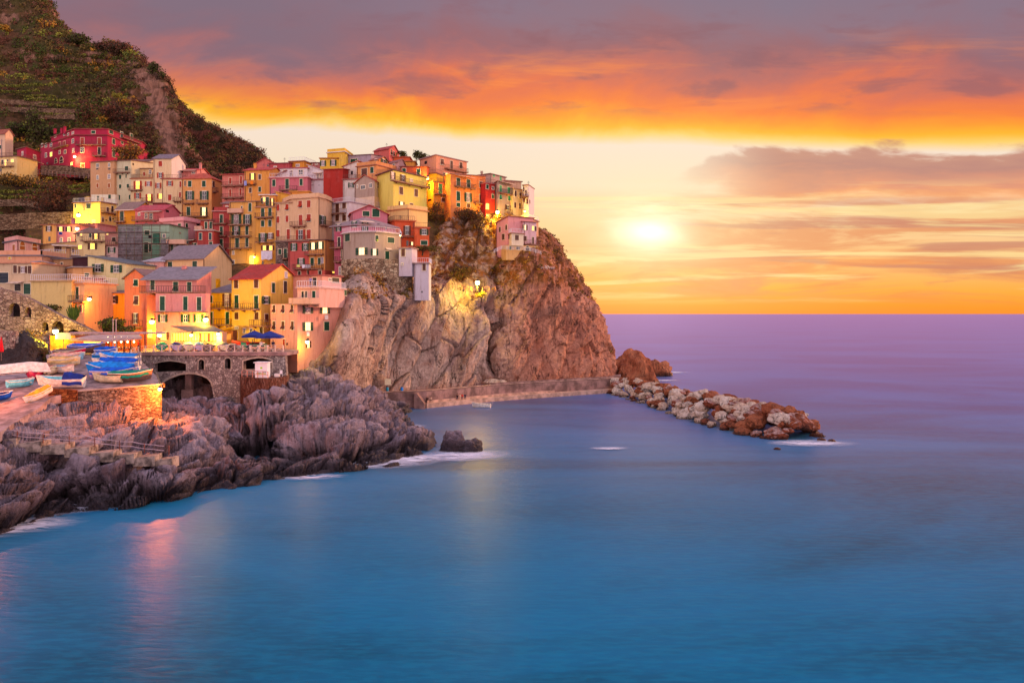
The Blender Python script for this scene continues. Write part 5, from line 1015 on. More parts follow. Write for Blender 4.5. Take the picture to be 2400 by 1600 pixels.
for hp in ([(362, 852), (378, 848), (400, 846), (420, 848), (436, 852)], [(571, 866), (571, 846), (590, 841), (605, 839), (620, 840), (637, 844), (637, 864)]): ringpts(hp, 122.5, .22)
m.v = [tuple(np.array(v) - np.array(rt.location)) for v in m.v]; m.build('arch_trim', edgem, rt)
m = MB(); a = P(444, 912, 126); m.prism([(-.5, -.5), (.5, -.5), (.5, .5), (-.5, .5)], 0, 2.8); m.prism([(-.9, -.9), (.9, -.9), (.9, .9), (-.9, .9)], -1.5, 0)
m.build('pillar', conc, rt, tuple(np.array(a) - np.array(rt.location)))
# deck of the terrace
dz = zat(825, 122.5)
m = MB(); poly = [P(px, 0, D)[:2] for px, D in ((335, 122.2), (672, 122.2), (700, 128), (690, 146), (150, 146), (160, 124), (215, 119.5), (305, 119.5))]
m.prism(poly, dz - .5, dz); tagp(m.build('terrace_paving', concp), kind='structure')  # paving has a plain pinkish concrete colour
def slz(D): return min(dz - .02, 8.6 + (D - 88) * .183)
rb_ = [(80, -40), (84, 5), (88, 48), (92, 92), (96, 118), (99, 182), (102, 374), (106, 366), (112, 340), (118, 318), (122, 310)]
m = MB()
for (d0, x0), (d1, x1) in zip(rb_[:-1], rb_[1:]):
    n = 4
    for k in range(n):
        da = d0 + (d1 - d0) * k / n; db = d0 + (d1 - d0) * (k + 1) / n; xa = x0 + (x1 - x0) * k / n; xb = x0 + (x1 - x0) * (k + 1) / n
        A_ = P(-160, 0, da); B_ = P(xa, 0, da); C_ = P(xb, 0, db); D_ = P(-160, 0, db)
        m.face([(A_[0], da, slz(da)), (B_[0], da, slz(da)), (C_[0], db, slz(db)), (D_[0], db, slz(db))])
        m.face([(B_[0], da, slz(da)), (B_[0], da, slz(da) - 1.), (C_[0], db, slz(db) - 1.), (C_[0], db, slz(db))])
tagp(m.build('slipway', conc), kind='structure')
# retaining walls
rt = empty('retaining_wall', P(275, 1000, 100.5), 0, 'long drystone retaining wall under the boat slip', 'wall')
plate('wall', [(180, 918), (374, 902), (376, 960), (372, 1045), (340, 1010), (280, 990), (215, 985), (180, 970)], [], (180, 98.6), (376, 101.6), .9, drywall, rt)
m = MB(); a = Vector(P(180, 918, 98.5)); b = Vector(P(374, 902, 101.5)); l = Vector(rt.location); m.hexa([a - l, b - l, b - l + Vector((0, 1, 0)), a - l + Vector((0, 1, 0))] + [q - l + Vector((0, 0, .14)) for q in (a, b, b + Vector((0, 1, 0)), a + Vector((0, 1, 0)))]); m.build('coping', edgem, rt)
rt = empty('retaining_wall', P(148, 960, 97), 0, 'short stone wall with orange lamplight in its colour left of the long drystone wall', 'wall')
plate('wall', [(114, 910), (181, 915), (181, 972), (150, 965), (112, 955)], [], (112, 96.6), (181, 97.9), .8, rusty, rt)
# side wall of the arch by the lamp
rt = empty('buttress_wall', P(373, 1000, 103), 0, 'stone buttress beside the arch under the orange lamp', 'wall'); a = P(377, 900, 102)
m = MB(); b1 = P(376, 902, 102.6); m.hexa([tuple(np.array(q) - np.array(rt.location)) for q in (P(372, 1045, 101.9), P(379, 1045, 101.9), P(379, 1045, 121), P(372, 1045, 121), P(372, 903, 101.9), P(379, 903, 101.9), P(366, 865, 121), P(360, 865, 121))]); m.build('wall', drywall, rt)
# quay platform left, beside the kiosk
rt = empty('landing_block', P(625, 940, 119), 0, 'rust stained concrete landing block below the white kiosk', 'landing')
m = MB(); pb = [P(px, 0, D)[:2] for px, D in ((565, 120.5), (629, 116), (672, 120.5), (678, 127), (600, 127), (562, 123))]; z1 = zat(886, 117.5); l = rt.location; m.prism([(p[0] - l.x, p[1] - l.y) for p in pb], 1. - l.z, z1 - l.z)
m.build('wall', stonework('stained_block', (.36, .19, .14), (.46, .27, .21), (.54, .38, .33), 3.6, .4), rt)
m = MB()
for k in range(11):
    for r_, zz in ((0, 928), (1, 936)):
        a = P(594 + k * 2.3 + r_, zz, 117.4); h = .38 + .1 * ((k * 7 + r_ * 3) % 3); m.box(a[0] - .05, a[0] + .05, a[1] - 1.6 + k * .0, a[1] - 1.55, a[2] - h / 2, a[2] + h / 2)
# arched ramp wall on the left
rt = empty('ramp_wall', P(120, 800, 122), 0, 'sloping stone ramp wall pierced by dark arches', 'ramp wall')
plate('wall', [(-40, 655), (0, 676), (30, 683), (70, 700), (110, 722), (150, 744), (190, 762), (232, 783), (240, 830), (150, 832), (60, 832), (-40, 830)],
      [arch(34, 742, 26, 32), arch(66, 744, 14, 24), arch(106, 775, 15, 20), arch(135, 790, 28, 38), [(160, 779), (163, 774), (172, 771), (180, 773), (186, 778)]], (-40, 123.5), (240, 126.5), 1.6, rampst, rt)
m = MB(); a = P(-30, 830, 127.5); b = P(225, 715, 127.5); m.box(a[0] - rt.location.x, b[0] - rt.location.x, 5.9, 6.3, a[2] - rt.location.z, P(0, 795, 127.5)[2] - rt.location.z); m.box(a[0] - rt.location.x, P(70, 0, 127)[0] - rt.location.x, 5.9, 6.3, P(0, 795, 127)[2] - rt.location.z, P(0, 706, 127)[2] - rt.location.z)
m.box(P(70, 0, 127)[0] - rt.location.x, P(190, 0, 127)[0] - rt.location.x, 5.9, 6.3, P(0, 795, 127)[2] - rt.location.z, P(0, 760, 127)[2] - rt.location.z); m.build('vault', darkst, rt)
rt = empty('block_wall', P(10, 830, 114), 0, 'coursed block wall at the far left above the railing', 'wall')
plate('wall', [(-60, 774), (37, 775), (34, 820), (30, 836), (-60, 836)], [], (-60, 113), (40, 113), .8, stonework('coursed_blocks', (.55, .42, .38), (.70, .58, .52), (.80, .70, .62), 2.6, 1.), rt)
# rock behind the railing on the left
G = loft([[(-80, 880, 109), (-80, 850, 111), (-80, 800, 115), (-80, 770, 119)], [(20, 870, 109), (20, 845, 111), (30, 810, 114), (40, 780, 119)], [(60, 868, 109.5), (62, 840, 110.5), (62, 800, 112), (60, 772, 119)], [(90, 862, 111), (90, 835, 112), (88, 805, 113), (85, 790, 120)], [(118, 855, 114), (117, 838, 115), (112, 815, 118), (106, 800, 122)]], 130, 90)
p = G.reshape(-1, 3); nn_ = gnormals(G).reshape(-1, 3); nn_ *= -np.sign(nn_[:, 1:2]); G = (p + nn_ * (ridged(p * .5, 4) * .5 + fbm(p * 1.5, 3) * .3 - .2)[:, None]).reshape(G.shape)
tagp(link('rock_bank', gridmesh('rock_bank', G), None, rockmat('bank_rock', (.52, .42, .42), (.68, .58, .58), (.28, .20, .19), (.5, .34, .26), (0, R(-20), 0), -5., sc=3.)), kind='structure')

# ---- railings and fences
def fence(name, label, pts, h, m, posts=None, rails=(1., .5), cat='railing', cross=False, r=.045, step=1.25, bars=0, rr=.03):
    """pts: (px, py, D) along the foot of the fence"""
    W_ = [Vector(P(*p)) for p in pts]; o = W_[0].copy(); root = empty(name, o, 0, label, cat)
    L = [0]; 
    for a, b in zip(W_[:-1], W_[1:]): L.append(L[-1] + (b - a).length)
    def at(s):
        for i in range(len(W_) - 1):
            if s <= L[i + 1] + 1e-6: return W_[i].lerp(W_[i + 1], (s - L[i]) / max(1e-6, L[i + 1] - L[i]))
        return W_[-1]
    n = max(1, round(L[-1] / step)); S_ = [L[-1] * i / n for i in range(n + 1)]; pm = MB(); pm.box(-r, r, -r, r, 0, h); pme = pm.mesh('post'); pme.materials.append(m)
    if n + 1 <= 100:
        for s in S_: link('post', pme, root, None, at(s) - o)
    rm = MB()
    for s0, s1 in zip(S_[:-1], S_[1:]):
        a, b = at(s0) - o, at(s1) - o
        for f in rails: rm.tube([a + Vector((0, 0, h * f)), b + Vector((0, 0, h * f))], rr, n=4)
        if cross:
            rm.tube([a + Vector((0, -.03, h * .06)), b + Vector((0, -.03, h * .92))], rr * .9, n=4); rm.tube([a + Vector((0, .03, h * .92)), b + Vector((0, .03, h * .06))], rr * .9, n=4)
        for k in range(bars):
            q = a.lerp(b, (k + 1) / (bars + 1)); rm.box(q.x - .015, q.x + .015, q.y - .015, q.y + .015, q.z + .08, q.z + h * .95)
    rm.build('rails', m, root); return root
pinkw = mat('pinkish_white_paint', (.86, .72, .68), .6, .1); pinkr = mat('salmon_rail_paint', (.82, .52, .45), .6, .1); woodg = mat('grey_weathered_wood', (.50, .38, .35), .85, .2, 3.); ropem = mat('pale_rope', (.80, .66, .68), .8, .1)
def dfp(px, py): return px, py, (HC - dz) * F / (py - HY)
fence('terrace_railing', 'pinkish white railing of crossed bars along the restaurant terrace', [(307, 835.5, 119.6), (328, 827, 122.4), (360, 825.2, 122.4), (500, 824.8, 122.4), (664, 824.8, 122.4)], 1.02, pinkw, rails=(1., .04), cross=True, r=.07, step=1.22, rr=.032)
fence('metal_railing', 'salmon bar railing above the white upturned boat', [(-20, 880, 108.5), (50, 873, 108.5), (115, 868, 110)], 1.1, pinkr, step=1.25, bars=9)
fence('quay_railing', 'thin rusty railing along the lower quay under the cliff', [(835, 918, 171.5), (930, 922, 173), (1000, 916, 175.5), (1075, 909, 181), (1130, 904, 185), (1160, 902, 188)], 1.0, mat('rusty_rail', (.60, .38, .33), .7, .2), step=2.2, rails=(1., .55))
fence('cliff_path_railing', 'thin pink railing on the path left of the cliff lamp', [(972, 684, 184), (1030, 676, 187), (1080, 678, 188), (1106, 684, 189)], 1.05, pinkr, step=1.9, rails=(1., .5))
fence('cliff_path_railing', 'thin pink railing on the path right of the cliff lamp', [(1130, 684, 190.2), (1150, 681, 191), (1188, 680, 194)], 1.05, pinkr, step=1.6, rails=(1., .1))
fence('terrace_fence', 'long pink rail around the sunbed terrace on the headland', [(1172, 629, 201), (1230, 632, 200.5), (1304, 634, 203), (1306, 650, 205)], .95, pinkr, step=1.7, rails=(1., .08))
fence('stair_railing', 'lilac railing down the steps of the pink cliff house', [(1158, 594, 197), (1174, 585, 199), (1200, 586, 198.5), (1240, 588, 199), (1268, 597, 200)], .9, railw, step=1.4, rails=(1., .75, .5, .25))
fence('wooden_fence', 'grey wooden rail fence below the crimson house', [(90, 409, 249), (125, 413, 246), (208, 419, 243)], 1.5, woodg, step=1.7, rails=(1., .55, .15), r=.1, rr=.06)
fence('sloping_wire_fence', 'wire fence of leaning posts across the cliff ledge', [(1228, 752, 199.5), (1262, 745, 200.5), (1300, 735, 203), (1325, 735, 206.5), (1362, 735, 212)], 2.0, woodg, step=3.6, rails=(1., .84, .68, .52, .36, .2, .05), bars=9, rr=.02)
# steps
rt = empty('concrete_steps', P(200, 1055, 87), 0, 'long flight of pale concrete steps down to the rocks', 'steps'); l = np.array(rt.location)
sx = [-60, 37, 95, 152, 208, 265, 313, 362, 402]; sy = [1030, 1037, 1043, 1050, 1061, 1066, 1071, 1077]
for k in range(8):
    d = 84.2 + k * .55; a = np.array(P(sx[k] - 2, sy[k] + 4, d)); b = np.array(P(sx[k + 1], sy[k] - 4, d + .2)); m = MB(); x0, x1 = a[0], b[0]; zt = zat(sy[k], d); z0 = zt - .9
    m.hexa([(x0 - l[0], d - l[1], z0 - l[2] - .1), (x1 - l[0], d + .25 - l[1], z0 - l[2] - .1), (x1 - l[0], d + 2.2 - l[1], z0 - l[2] - .1), (x0 - l[0], d + 2. - l[1], z0 - l[2] - .1), (x0 - l[0], d - l[1], zt - l[2] - .12), (x1 - l[0], d + .25 - l[1], zt - l[2] + .1), (x1 - l[0], d + 2.2 - l[1], zt - l[2] + .1), (x0 - l[0], d + 2. - l[1], zt - l[2] - .12)])
    m.build('step', mat('step_concrete', (.60, .52, .48), .9, .35, 1.2, .4), rt)
rt = empty('landing_slab', P(50, 1010, 86.5), 0, 'pinkish concrete landing at the top of the long steps', 'landing'); l = np.array(rt.location); m = MB()
m.hexa([tuple(np.array(P(*q)) - l - np.array([0, 0, .6])) for q in ((-60, 1034, 84.6), (37, 1034, 84.8), (116, 1012, 88.4), (-60, 1000, 88))] + [tuple(np.array(P(*q)) - l) for q in ((-60, 1034, 84.6), (37, 1034, 84.8), (116, 1008, 88.4), (-60, 996, 88))]); m.build('slab', concp, rt)
rp = [(-20, 1030, 84.5), (30, 1031, 84.8), (88, 1037, 85.2), (145, 1041, 85.8), (201, 1043, 86.4), (258, 1053, 86.9), (310, 1057, 87.4), (362, 1064, 87.9), (396, 1066, 88.4)]
fence('rope_railing', 'two pale rope rails on rusty posts above the long steps', rp, 1.02, mat('rust_post', (.52, .27, .22), .8, .2), rails=(), step=2.5, r=.035)
W_ = [Vector(P(*p)) for p in rp]; rr_ = COL.objects[-1] if False else [o for o in COL.objects if o.name.startswith('rope_railing')][0]
m = MB()
for f in (1.0, .52):
    pp = []
    for a, b in zip(W_[:-1], W_[1:]):
        for t in (0, .33, .66): q = a.lerp(b, t) - rr_.location; pp.append(q + Vector((0, 0, 1.02 * f - (.07 if t else 0))))
    m.tube(pp, .035, n=5)
m.build('rope', ropem, rr_)

# ---- quay under the cliff
quaym = mat('quay_concrete', (.60, .46, .43), .9, .25, .5, .4, 3.)
qp = [(800, 168), (860, 169.5), (930, 171.5), (1000, 174), (1060, 179), (1100, 182.5), (1150, 187), (1220, 192), (1300, 197.5), (1370, 202.5), (1420, 206), (1455, 209)]
m = MB()
def strip(pp, off0, off1, z0, z1):
    for (x0, d0), (x1, d1) in zip(pp[:-1], pp[1:]):
        a = P(x0, 0, d0 + off0); b = P(x1, 0, d1 + off0); c = P(x1, 0, d1 + off1); d = P(x0, 0, d0 + off1)
        m.hexa([(a[0], a[1], z0), (b[0], b[1], z0), (c[0], c[1], z0), (d[0], d[1], z0), (a[0], a[1], z1), (b[0], b[1], z1), (c[0], c[1], z1), (d[0], d[1], z1)])
strip(qp, 0, 14, -1.5, 3.35); strip(qp[6:], 0.0, .5, 3.4, 4.0)
tagp(m.build('quay', quaym), kind='structure')
m = MB(); strip(qp[3:], -2.6, -.02, -1.5, .95); strip(qp[3:9], -.75, -.04, .94, 1.4); strip(qp, -.06, .5, 3.50, 3.62); tagp(m.build('quay_ledge', mat('ledge_concrete', (.78, .62, .55), .9, .2, .6, .3, 3.)), kind='structure')
m = MB()
for k in range(9): a = P(975 + k * 2.2, 0, 172.2 - .1 * k); m.box(a[0] - .3, a[0] + .4, a[1] - 1.1, a[1] + 2.6, -1, 3.2 - k * .28)
tagp(m.build('quay_steps', quaym), 'concrete steps from the upper quay to the landing ledge', 'steps')

def boulder(name, seed, r=1., sub=3, rough=.32, sc=(1, 1, .7)):
    bm = bmesh.new(); bmesh.ops.create_icosphere(bm, subdivisions=sub, radius=1.); v = np.array([x.co[:] for x in bm.verts])
    d = v / np.linalg.norm(v, axis=1)[:, None]; f, e, i = cells(d * 1.25 + seed * 3.1, seed); r_ = 1 + (f - .5) * rough * 1.1 + fbm(d * 2.2 + seed, 3) * rough * .8
    v = d * r_[:, None] * np.array(sc) * r
    for x, c in zip(bm.verts, v): x.co = c
    me = bpy.data.meshes.new(name); bm.to_mesh(me); bm.free(); return me
pale = rockmat('pale_boulder', (.86, .72, .62), (.96, .88, .82), (.50, .36, .28), (.70, .48, .34), (0, R(30), 0), .6, sc=1.6, warmamt=.3)
brown = rockmat('brown_boulder', (.58, .29, .18), (.72, .42, .28), (.26, .14, .10), (.50, .26, .16), (0, R(30), 0), .8, sc=1.6, warmamt=.4)
whitet = rockmat('pale_topped_boulder', (.58, .29, .19), (.68, .38, .27), (.30, .15, .11), (.5, .28, .18), (0, R(30), 0), .6, sc=1.6, zpale=(.93, .84, .82))  # last one: mixed paler where the surface faces up
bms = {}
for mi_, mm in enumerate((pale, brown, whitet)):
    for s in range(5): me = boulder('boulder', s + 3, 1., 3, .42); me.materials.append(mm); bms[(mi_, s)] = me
cl = [(1452, 207, 4.0), (1500, 198, 5.4), (1560, 182, 6.0), (1640, 163, 6.6), (1720, 149, 7.2), (1790, 140, 7.6), (1845, 133.5, 6.4), (1880, 130.5, 3.6)]
cw = [np.array(P(px, 0, D)[:2] + (w_,)) for px, D, w_ in cl]
rs = np.random.RandomState(4); placed = []; nb_ = 0; loc_words = {0: 'pale', 1: 'brown', 2: 'white topped'}
while nb_ < 285:
    t = rs.rand() ** .9 * (len(cw) - 1) * .9999; i = int(t); f = t - i; c = cw[i] * (1 - f) + cw[i + 1] * f; tn = (cw[i + 1] - cw[i])[:2]; tn /= np.linalg.norm(tn); nr = np.array([-tn[1], tn[0]])
    s = rs.uniform(-1, 1); x, y = c[:2] + nr * s * c[2]; hgt = (1 - abs(s) ** 1.6) * (3.9 + .7 * (t > 3)) * (.72 if t > 6.3 else 1) - .5; r = rs.uniform(.75, 1.45) * (1.1 if rs.rand() > .7 else .85) * (1 + .15 * (t > 3))
    if any((x - a) ** 2 + (y - b) ** 2 < (.47 * (r + q)) ** 2 for a, b, q in placed): 
        if rs.rand() > .06: continue
    placed.append((x, y, r)); front = (y < c[1])
    k = 0 if (front and rs.rand() < .60 and t < 5.4) or rs.rand() < .10 else (2 if rs.rand() < .42 else 1)
    o = link('breakwater_boulder', bms[(k, rs.randint(5))], None, None, (x, y, hgt - .1)); o.scale = (r * rs.uniform(.9, 1.5), r * rs.uniform(.8, 1.2), r * rs.uniform(.75, 1.1)); o.rotation_euler = (rs.uniform(-.4, .4), rs.uniform(-.4, .4), rs.uniform(0, 6.28))
    zone = ['cliff end', 'cliff quarter', 'inner third', 'narrow waist', 'centre', 'broad mound', 'outer third', 'sea end', 'tip'][min(8, int(t / 7 * 9))]
    tier = 'at the waterline' if hgt < .55 else ('on the slope' if hgt < 1.7 else 'on the crest')
    sx_, sy_, sz_ = o.scale; shp = 'long' if sx_ / sy_ > 1.35 else ('upright' if sz_ / sx_ > .88 else ('flat' if sz_ / r < .85 else 'rounded')); siz = 'large' if r > 1.0 else ('small' if r < .72 else 'medium')
    tagp(o, '%s %s %s boulder %s, %s side of the breakwater %s' % (siz, shp, loc_words[k], tier, 'harbour' if front else 'sea', zone), 'boulder', 'boulders piled along the breakwater'); nb_ += 1
def rock(label, px, D, rx, ry, rz, z, seed, m, name='sea_rock', sub=5):
    me = boulder(name, seed, 1., sub, .45, (rx, ry, rz)); p_ = np.empty(len(me.vertices) * 3); me.vertices.foreach_get('co', p_); p_ = p_.reshape(-1, 3); n_ = p_ / np.linalg.norm(p_, axis=1)[:, None]
    s = min(rx, rz); p_ = p_ + n_ * (ridged(p_ * (1.1 / s) + seed, 4) * .14 * s + fbm(p_ * (3 / s) + seed, 3) * .08 * s)[:, None]; me.vertices.foreach_set('co', p_.ravel()); me.polygons.foreach_set('use_smooth', [True] * len(me.polygons)); me.update()
    me.materials.append(m); o = link(name, me, None, None, (P(px, 0, D)[0], D, z)); return tagp(o, label, 'rock')
redrock = rockmat('red_brown_rock', (.66, .36, .24), (.80, .50, .35), (.34, .18, .13), (.66, .36, .22), (0, R(30), 0), 1.6, sc=1.2)
rock('tall red brown rock at the root of the breakwater', 1484, 230, 6.2, 4.6, 7.2, 1.3, 5, redrock)
rock('lower dark rock behind the tall breakwater rock', 1537, 262, 4.6, 3.6, 4.0, .8, 9, redrock)
rock('small rock awash between cliff and tall rock', 1440, 262, 2.2, 2, 1.2, .3, 4, redrock, sub=4)
rock('rust orange lit boulder at the foot of the drystone wall', 440, 100.5, 4.0, 2.8, 3.1, 2.9, 31, shoremat); rock('craggy dark rock with white surf in the bay', 1062, 118, 1.9, 1.2, 2.5, .1, 6, shoremat); rock('lower dark rock at the right of the craggy surf rock', 1092, 117.5, 2.0, 1.0, 1.4, .1, 8, shoremat); rock('pointed dark rock right of the surf line', 1114, 119, 1.0, .8, 1.35, .2, 12, shoremat, sub=4)
rock('rounded grey rock at the foot of the quay', 905, 165, 4.6, 3.4, 2.3, .2, 15, shoremat)
rock('dark rounded rock lying in surf at the lower left', 232, 83.6, 1.0, .8, .75, .1, 17, shoremat, sub=4); rock('long low dark rock in surf at the lower left', 120, 82, 2.6, .9, .85, .0, 19, shoremat); rock('small dark rock beside the long low surf rock', 167, 83, .6, .5, .45, .05, 22, shoremat, sub=4)
rock('small rock awash past the breakwater tip', 1925, 127.5, .7, .5, .4, .05, 24, brown, sub=3); rock('tiny outermost rock awash beyond the breakwater', 1950, 126.6, .55, .5, .38, .05, 25, brown, sub=3); rock('small rock awash in front of the breakwater', 1822, 119.5, .5, .4, .25, .02, 26, brown, sub=3)
rock('white rock lying on the quay below the crevice', 1152, 190.5, 1.9, 1.0, .75, 3.9, 28, pale, sub=4); rock('smaller white rock on the quay right of the crevice', 1176, 192, 1.1, .8, .55, 3.8, 29, pale, sub=4)

# foam: thin broken sheets floating on the water
def foammat():
    m = bpy.data.materials.new('foam'); m.use_nodes = True; N = NT(m.node_tree); b = N.n['Principled BSDF']; tcn = N.new('ShaderNodeTexCoord')
    g = N.new('ShaderNodeNewGeometry').outputs['Position']; v = N.new('ShaderNodeVectorMath', operation='LENGTH'); s = N.map(tcn.outputs['Generated'], (2, 2, 0), loc=(-1, -1, 0)); N.l.new(s, v.inputs[0])
    fade = N.mr(v.outputs['Value'], 1., .15); nz = N.noise(N.map(g, (.30, 1.1, 1)), 1., 6., .68, 1.2)
    N.put(b.inputs['Alpha'], N.m('MULTIPLY', fade, N.mr(nz, .34, .60, 0, .95))); b.inputs['Base Color'].default_value = (.80, .76, .88, 1); b.inputs['Roughness'].default_value = .9
    return m
fm = foammat()
def foam(label, px, py, w, l, rot, k=0):
    D = HC * F / (py - HY); m = MB(); n = 20
    m.face([(math.cos(2 * math.pi * i / n) * w, math.sin(2 * math.pi * i / n) * l, 0) for i in range(n)]); o = m.build('foam', fm, None, (P(px, 0, D)[0], D, .05 + k * .012), R(rot)); tagp(o, label, 'foam', None, 'stuff')
for k, a in enumerate([('surf around the craggy rock', 1090, 1066, 7.5, 5.5, 12), ('white surf below the tip of the shore rocks', 905, 1085, 8, 5, 12), ('surf at the foot of the shore rocks', 730, 1118, 5, 2.2, 10), ('surf streak at the lower left', 120, 1192, 9.5, 4.2, 22), ('surf in the lower left corner', 0, 1238, 8, 4.5, 25), ('surf right of the rounded shore rock', 950, 1000, 4.6, 3.6, 0),
             ('surf behind the tall breakwater rock', 1575, 873, 7, 5, 0), ('surf beside the breakwater root', 1555, 892, 6, 4, 0), ('faint foam on the open bay', 1430, 1052, 3.5, 1.6, 0), ('foam off the breakwater tip', 1900, 1040, 8, 4, 0), ('foam line by the arch reflection', 340, 1156, 6, 2.6, 10), ('thick surf around the foot of the craggy rock', 1068, 1070, 6.5, 5.5, 8), ('bright surf washing off the shore point', 955, 1078, 6.5, 5, 10), ('white wash between the small left rocks', 190, 1186, 5, 3, 20), ('surf at the cliff point', 1450, 850, 6, 4, 0)]):
    foam(*a, k=k)
# ================================================================ BOATS
def cm(name, c, rough=.5, **k): return mat(name, c, rough, k.pop('var', .1), k.pop('vs', 3.), **k)
BC = {'white': (.92, .86, .82), 'cyan': (.45, .82, .90), 'magenta': (.80, .05, .30), 'violet': (.72, .25, .50), 'brown': (.48, .35, .30), 'blue': (.02, .33, .78), 'azure': (.03, .50, .85), 'tan': (.88, .68, .42), 'yellow': (.98, .66, .14), 'green': (.02, .52, .42), 'dgreen': (.05, .30, .24), 'red': (.75, .10, .10), 'cream': (.94, .82, .66), 'grey': (.42, .38, .42), 'pink': (.90, .62, .55), 'dblue': (.05, .16, .50), 'lilac': (.72, .60, .75), 'lblue': (.55, .75, .88)}
def bm_(c): return mat('boat_paint_' + c, BC[c], .45, .12, 2.5)
def cl_(c): return mat('boat_cloth_' + c, BC[c], .75, .18, 1.6, .35, 3.)
def boat(label, px, D, L, rot, hull='white', inner='white', cover=None, cfrac=(0., 1.), motor=False, z=None, beam=None, rim='white', peak=.35, name='rowing_boat', tip=0., stripe=None, group=None, upside=False, seats=2, drop=.2):
    z = (slz(D) if D < 119 else dz) if z is None else z; Bm = (beam or L * .36) / 2; Hh = min(1.25, L * .19 + .22)
    root = empty(name, (P(px, 0, D)[0], D, z + .12), R(rot), label, 'boat', group); root.rotation_euler = (R(11 if math.cos(R(rot)) > 0 else -11) if D < 124 else 0, R(tip), R(rot))
    ns, nc = 15, 9; ou = np.zeros((ns, nc, 3)); nn_ = np.zeros((ns, nc, 3))
    def wid(t): return (1 - (max(0, t - .35) / .65) ** 2.3) * (.80 + .20 * min(1, t / .35)) if t > 0 else .8
    def sheer(t): return Hh * (1 + .28 * max(0, t - .45) ** 2 * 3.3)
    for i in range(ns):
        t = i / (ns - 1); w_ = max(.012, wid(t)) * Bm; s = sheer(t); keel = Hh * .35 * max(0, t - .8) / .2 * .9
        for j in range(nc):
            a = -math.pi / 2 + math.pi * j / (nc - 1); y = math.sin(a) * w_; f = 1 - abs(math.cos(a)) ** .75; zz = keel + (s - keel) * (1 - math.cos(a) ** .6 if False else 1 - max(0, math.cos(a)) ** .8)
            ou[i, j] = (t * L - L / 2 + (.22 * L * .3 * (zz / s) if t > .93 else 0), y, zz); nn_[i, j] = (t * L * .97 - L * .47, y * .9, max(.1, zz - .03) if 0 < j < nc - 1 else zz - .02)
    def gm(nm, G, m_, flip=False):
        me = gridmesh(nm, G); me.materials.append(m_); return link(nm, me, root)
    hl = MB()
    for i in range(ns - 1):
        for j in range(nc - 1): hl.face([ou[i, j], ou[i, j + 1], ou[i + 1, j + 1], ou[i + 1, j]], 1 if (stripe and (j in (0, nc - 2))) else 0)
    hl.face([ou[0, j] for j in range(nc)]); hm = hl.build('hull', [bm_(hull)] + ([bm_(stripe)] if stripe else []), root)
    if upside: root.rotation_euler = (R(168), R(tip), R(rot)); root.location.z += Hh * 1.1
    if not upside:
        gm('inner_hull', nn_, bm_(inner))
        g = MB(); 
        for sgn in (0, nc - 1): g.tube([tuple(ou[i, sgn] + np.array([0, 0, .02])) for i in range(ns)], .045, n=5)
        g.tube([tuple(ou[0, j] + np.array([0, 0, .02])) for j in (0, nc - 1)], .045, n=5); g.build('gunwale', bm_(rim), root)
    if cover:
        n0, n1 = int(cfrac[0] * (ns - 1)), int(cfrac[1] * (ns - 1)); C = np.zeros((n1 - n0 + 1, 9, 3)); ph = rng.rand() * 6
        for a, i in enumerate(range(n0, n1 + 1)):
            t = i / (ns - 1); w_ = max(.03, wid(t)) * Bm * 1.07; s = sheer(t)
            for j in range(9):
                u = -1 + 2 * j / 8.; wr = .05 * math.sin(t * 21 + j * 1.7 + ph) + .03 * math.sin(t * 43 + j)
                hgt = s + .05 + peak * (1 - abs(u) ** 1.25) * (math.sin(min(1, max(0, t * 1.1)) * math.pi) * .55 + .45) + wr
                if j in (0, 8): hgt = s - drop - abs(wr) * 2
                C[a, j] = (t * L - L / 2, (u * w_ if j not in (0, 8) else u * (w_ + .03)), hgt)
        gm('cover', C, cl_(cover))
    elif not upside:
        for k in range(seats): s = MB(); x = -L * .22 + k * L * .3; s.box(x - .13, x + .13, -Bm * .8, Bm * .8, Hh * .72, Hh * .77); s.build('bench', bm_('cream'), root)
    if motor:
        mo = MB(); mo.box(-L/2 - .42, -L/2 - .08, -.14, .14, Hh + .05, Hh + .5); mo.box(-L/2 - .3, -L/2 - .16, -.06, .06, Hh - .5, Hh + .05); mo.box(-L/2 - .45, -L/2 - .1, -.02, .02, Hh - .62, Hh - .48); mo.build('outboard_motor', cm('motor_grey', (.55, .52, .58), .4), root)
    return root
boat('long white rowing shell propped up at the left edge', 20, 102.5, 8.2, 22, 'white', 'white', upside=True, beam=1.3, tip=-6, z=slz(102) + 1.0, name='rowing_shell')
boat('small turquoise dinghy below the long white shell', 46, 100.2, 3.0, 58, 'cyan', 'cyan', rim='white', seats=3)
boat('rounded boat under a magenta cover', 83, 104.2, 3.2, -78, 'magenta', 'white', 'violet', name='covered_boat', beam=1.9, peak=.25, drop=.05)
boat('wooden boat with a slack brown cover', 117, 106.0, 3.2, -82, 'cream', 'brown', 'brown', name='covered_boat', beam=1.9, peak=.12, drop=.05)
boat('white rowing boat with a blue tarp over its stern', 146, 99.9, 5.2, 187, 'white', 'cyan', 'dblue', (0., .45), peak=.75, name='rowing_boat', drop=.55)
boat('open white dinghy with pale blue inside', 150, 107, 3.7, -22, 'white', 'lblue', seats=3, rim='pink')
boat('boat under a tan cover nearest the railing', 153, 110.8, 4.2, -6, 'cream', 'tan', 'tan', name='covered_boat', peak=.2, drop=.35, motor=True)
boat('white and blue boat with a salmon cover', 160, 113.2, 4.4, -6, 'lblue', 'white', 'pink', name='covered_boat', peak=.2, drop=.1, motor=True)
boat('boat with crimson sides and brown cover', 164, 115.6, 4.4, -4, 'white', 'white', 'brown', name='covered_boat', peak=.2, drop=.0, stripe='magenta')
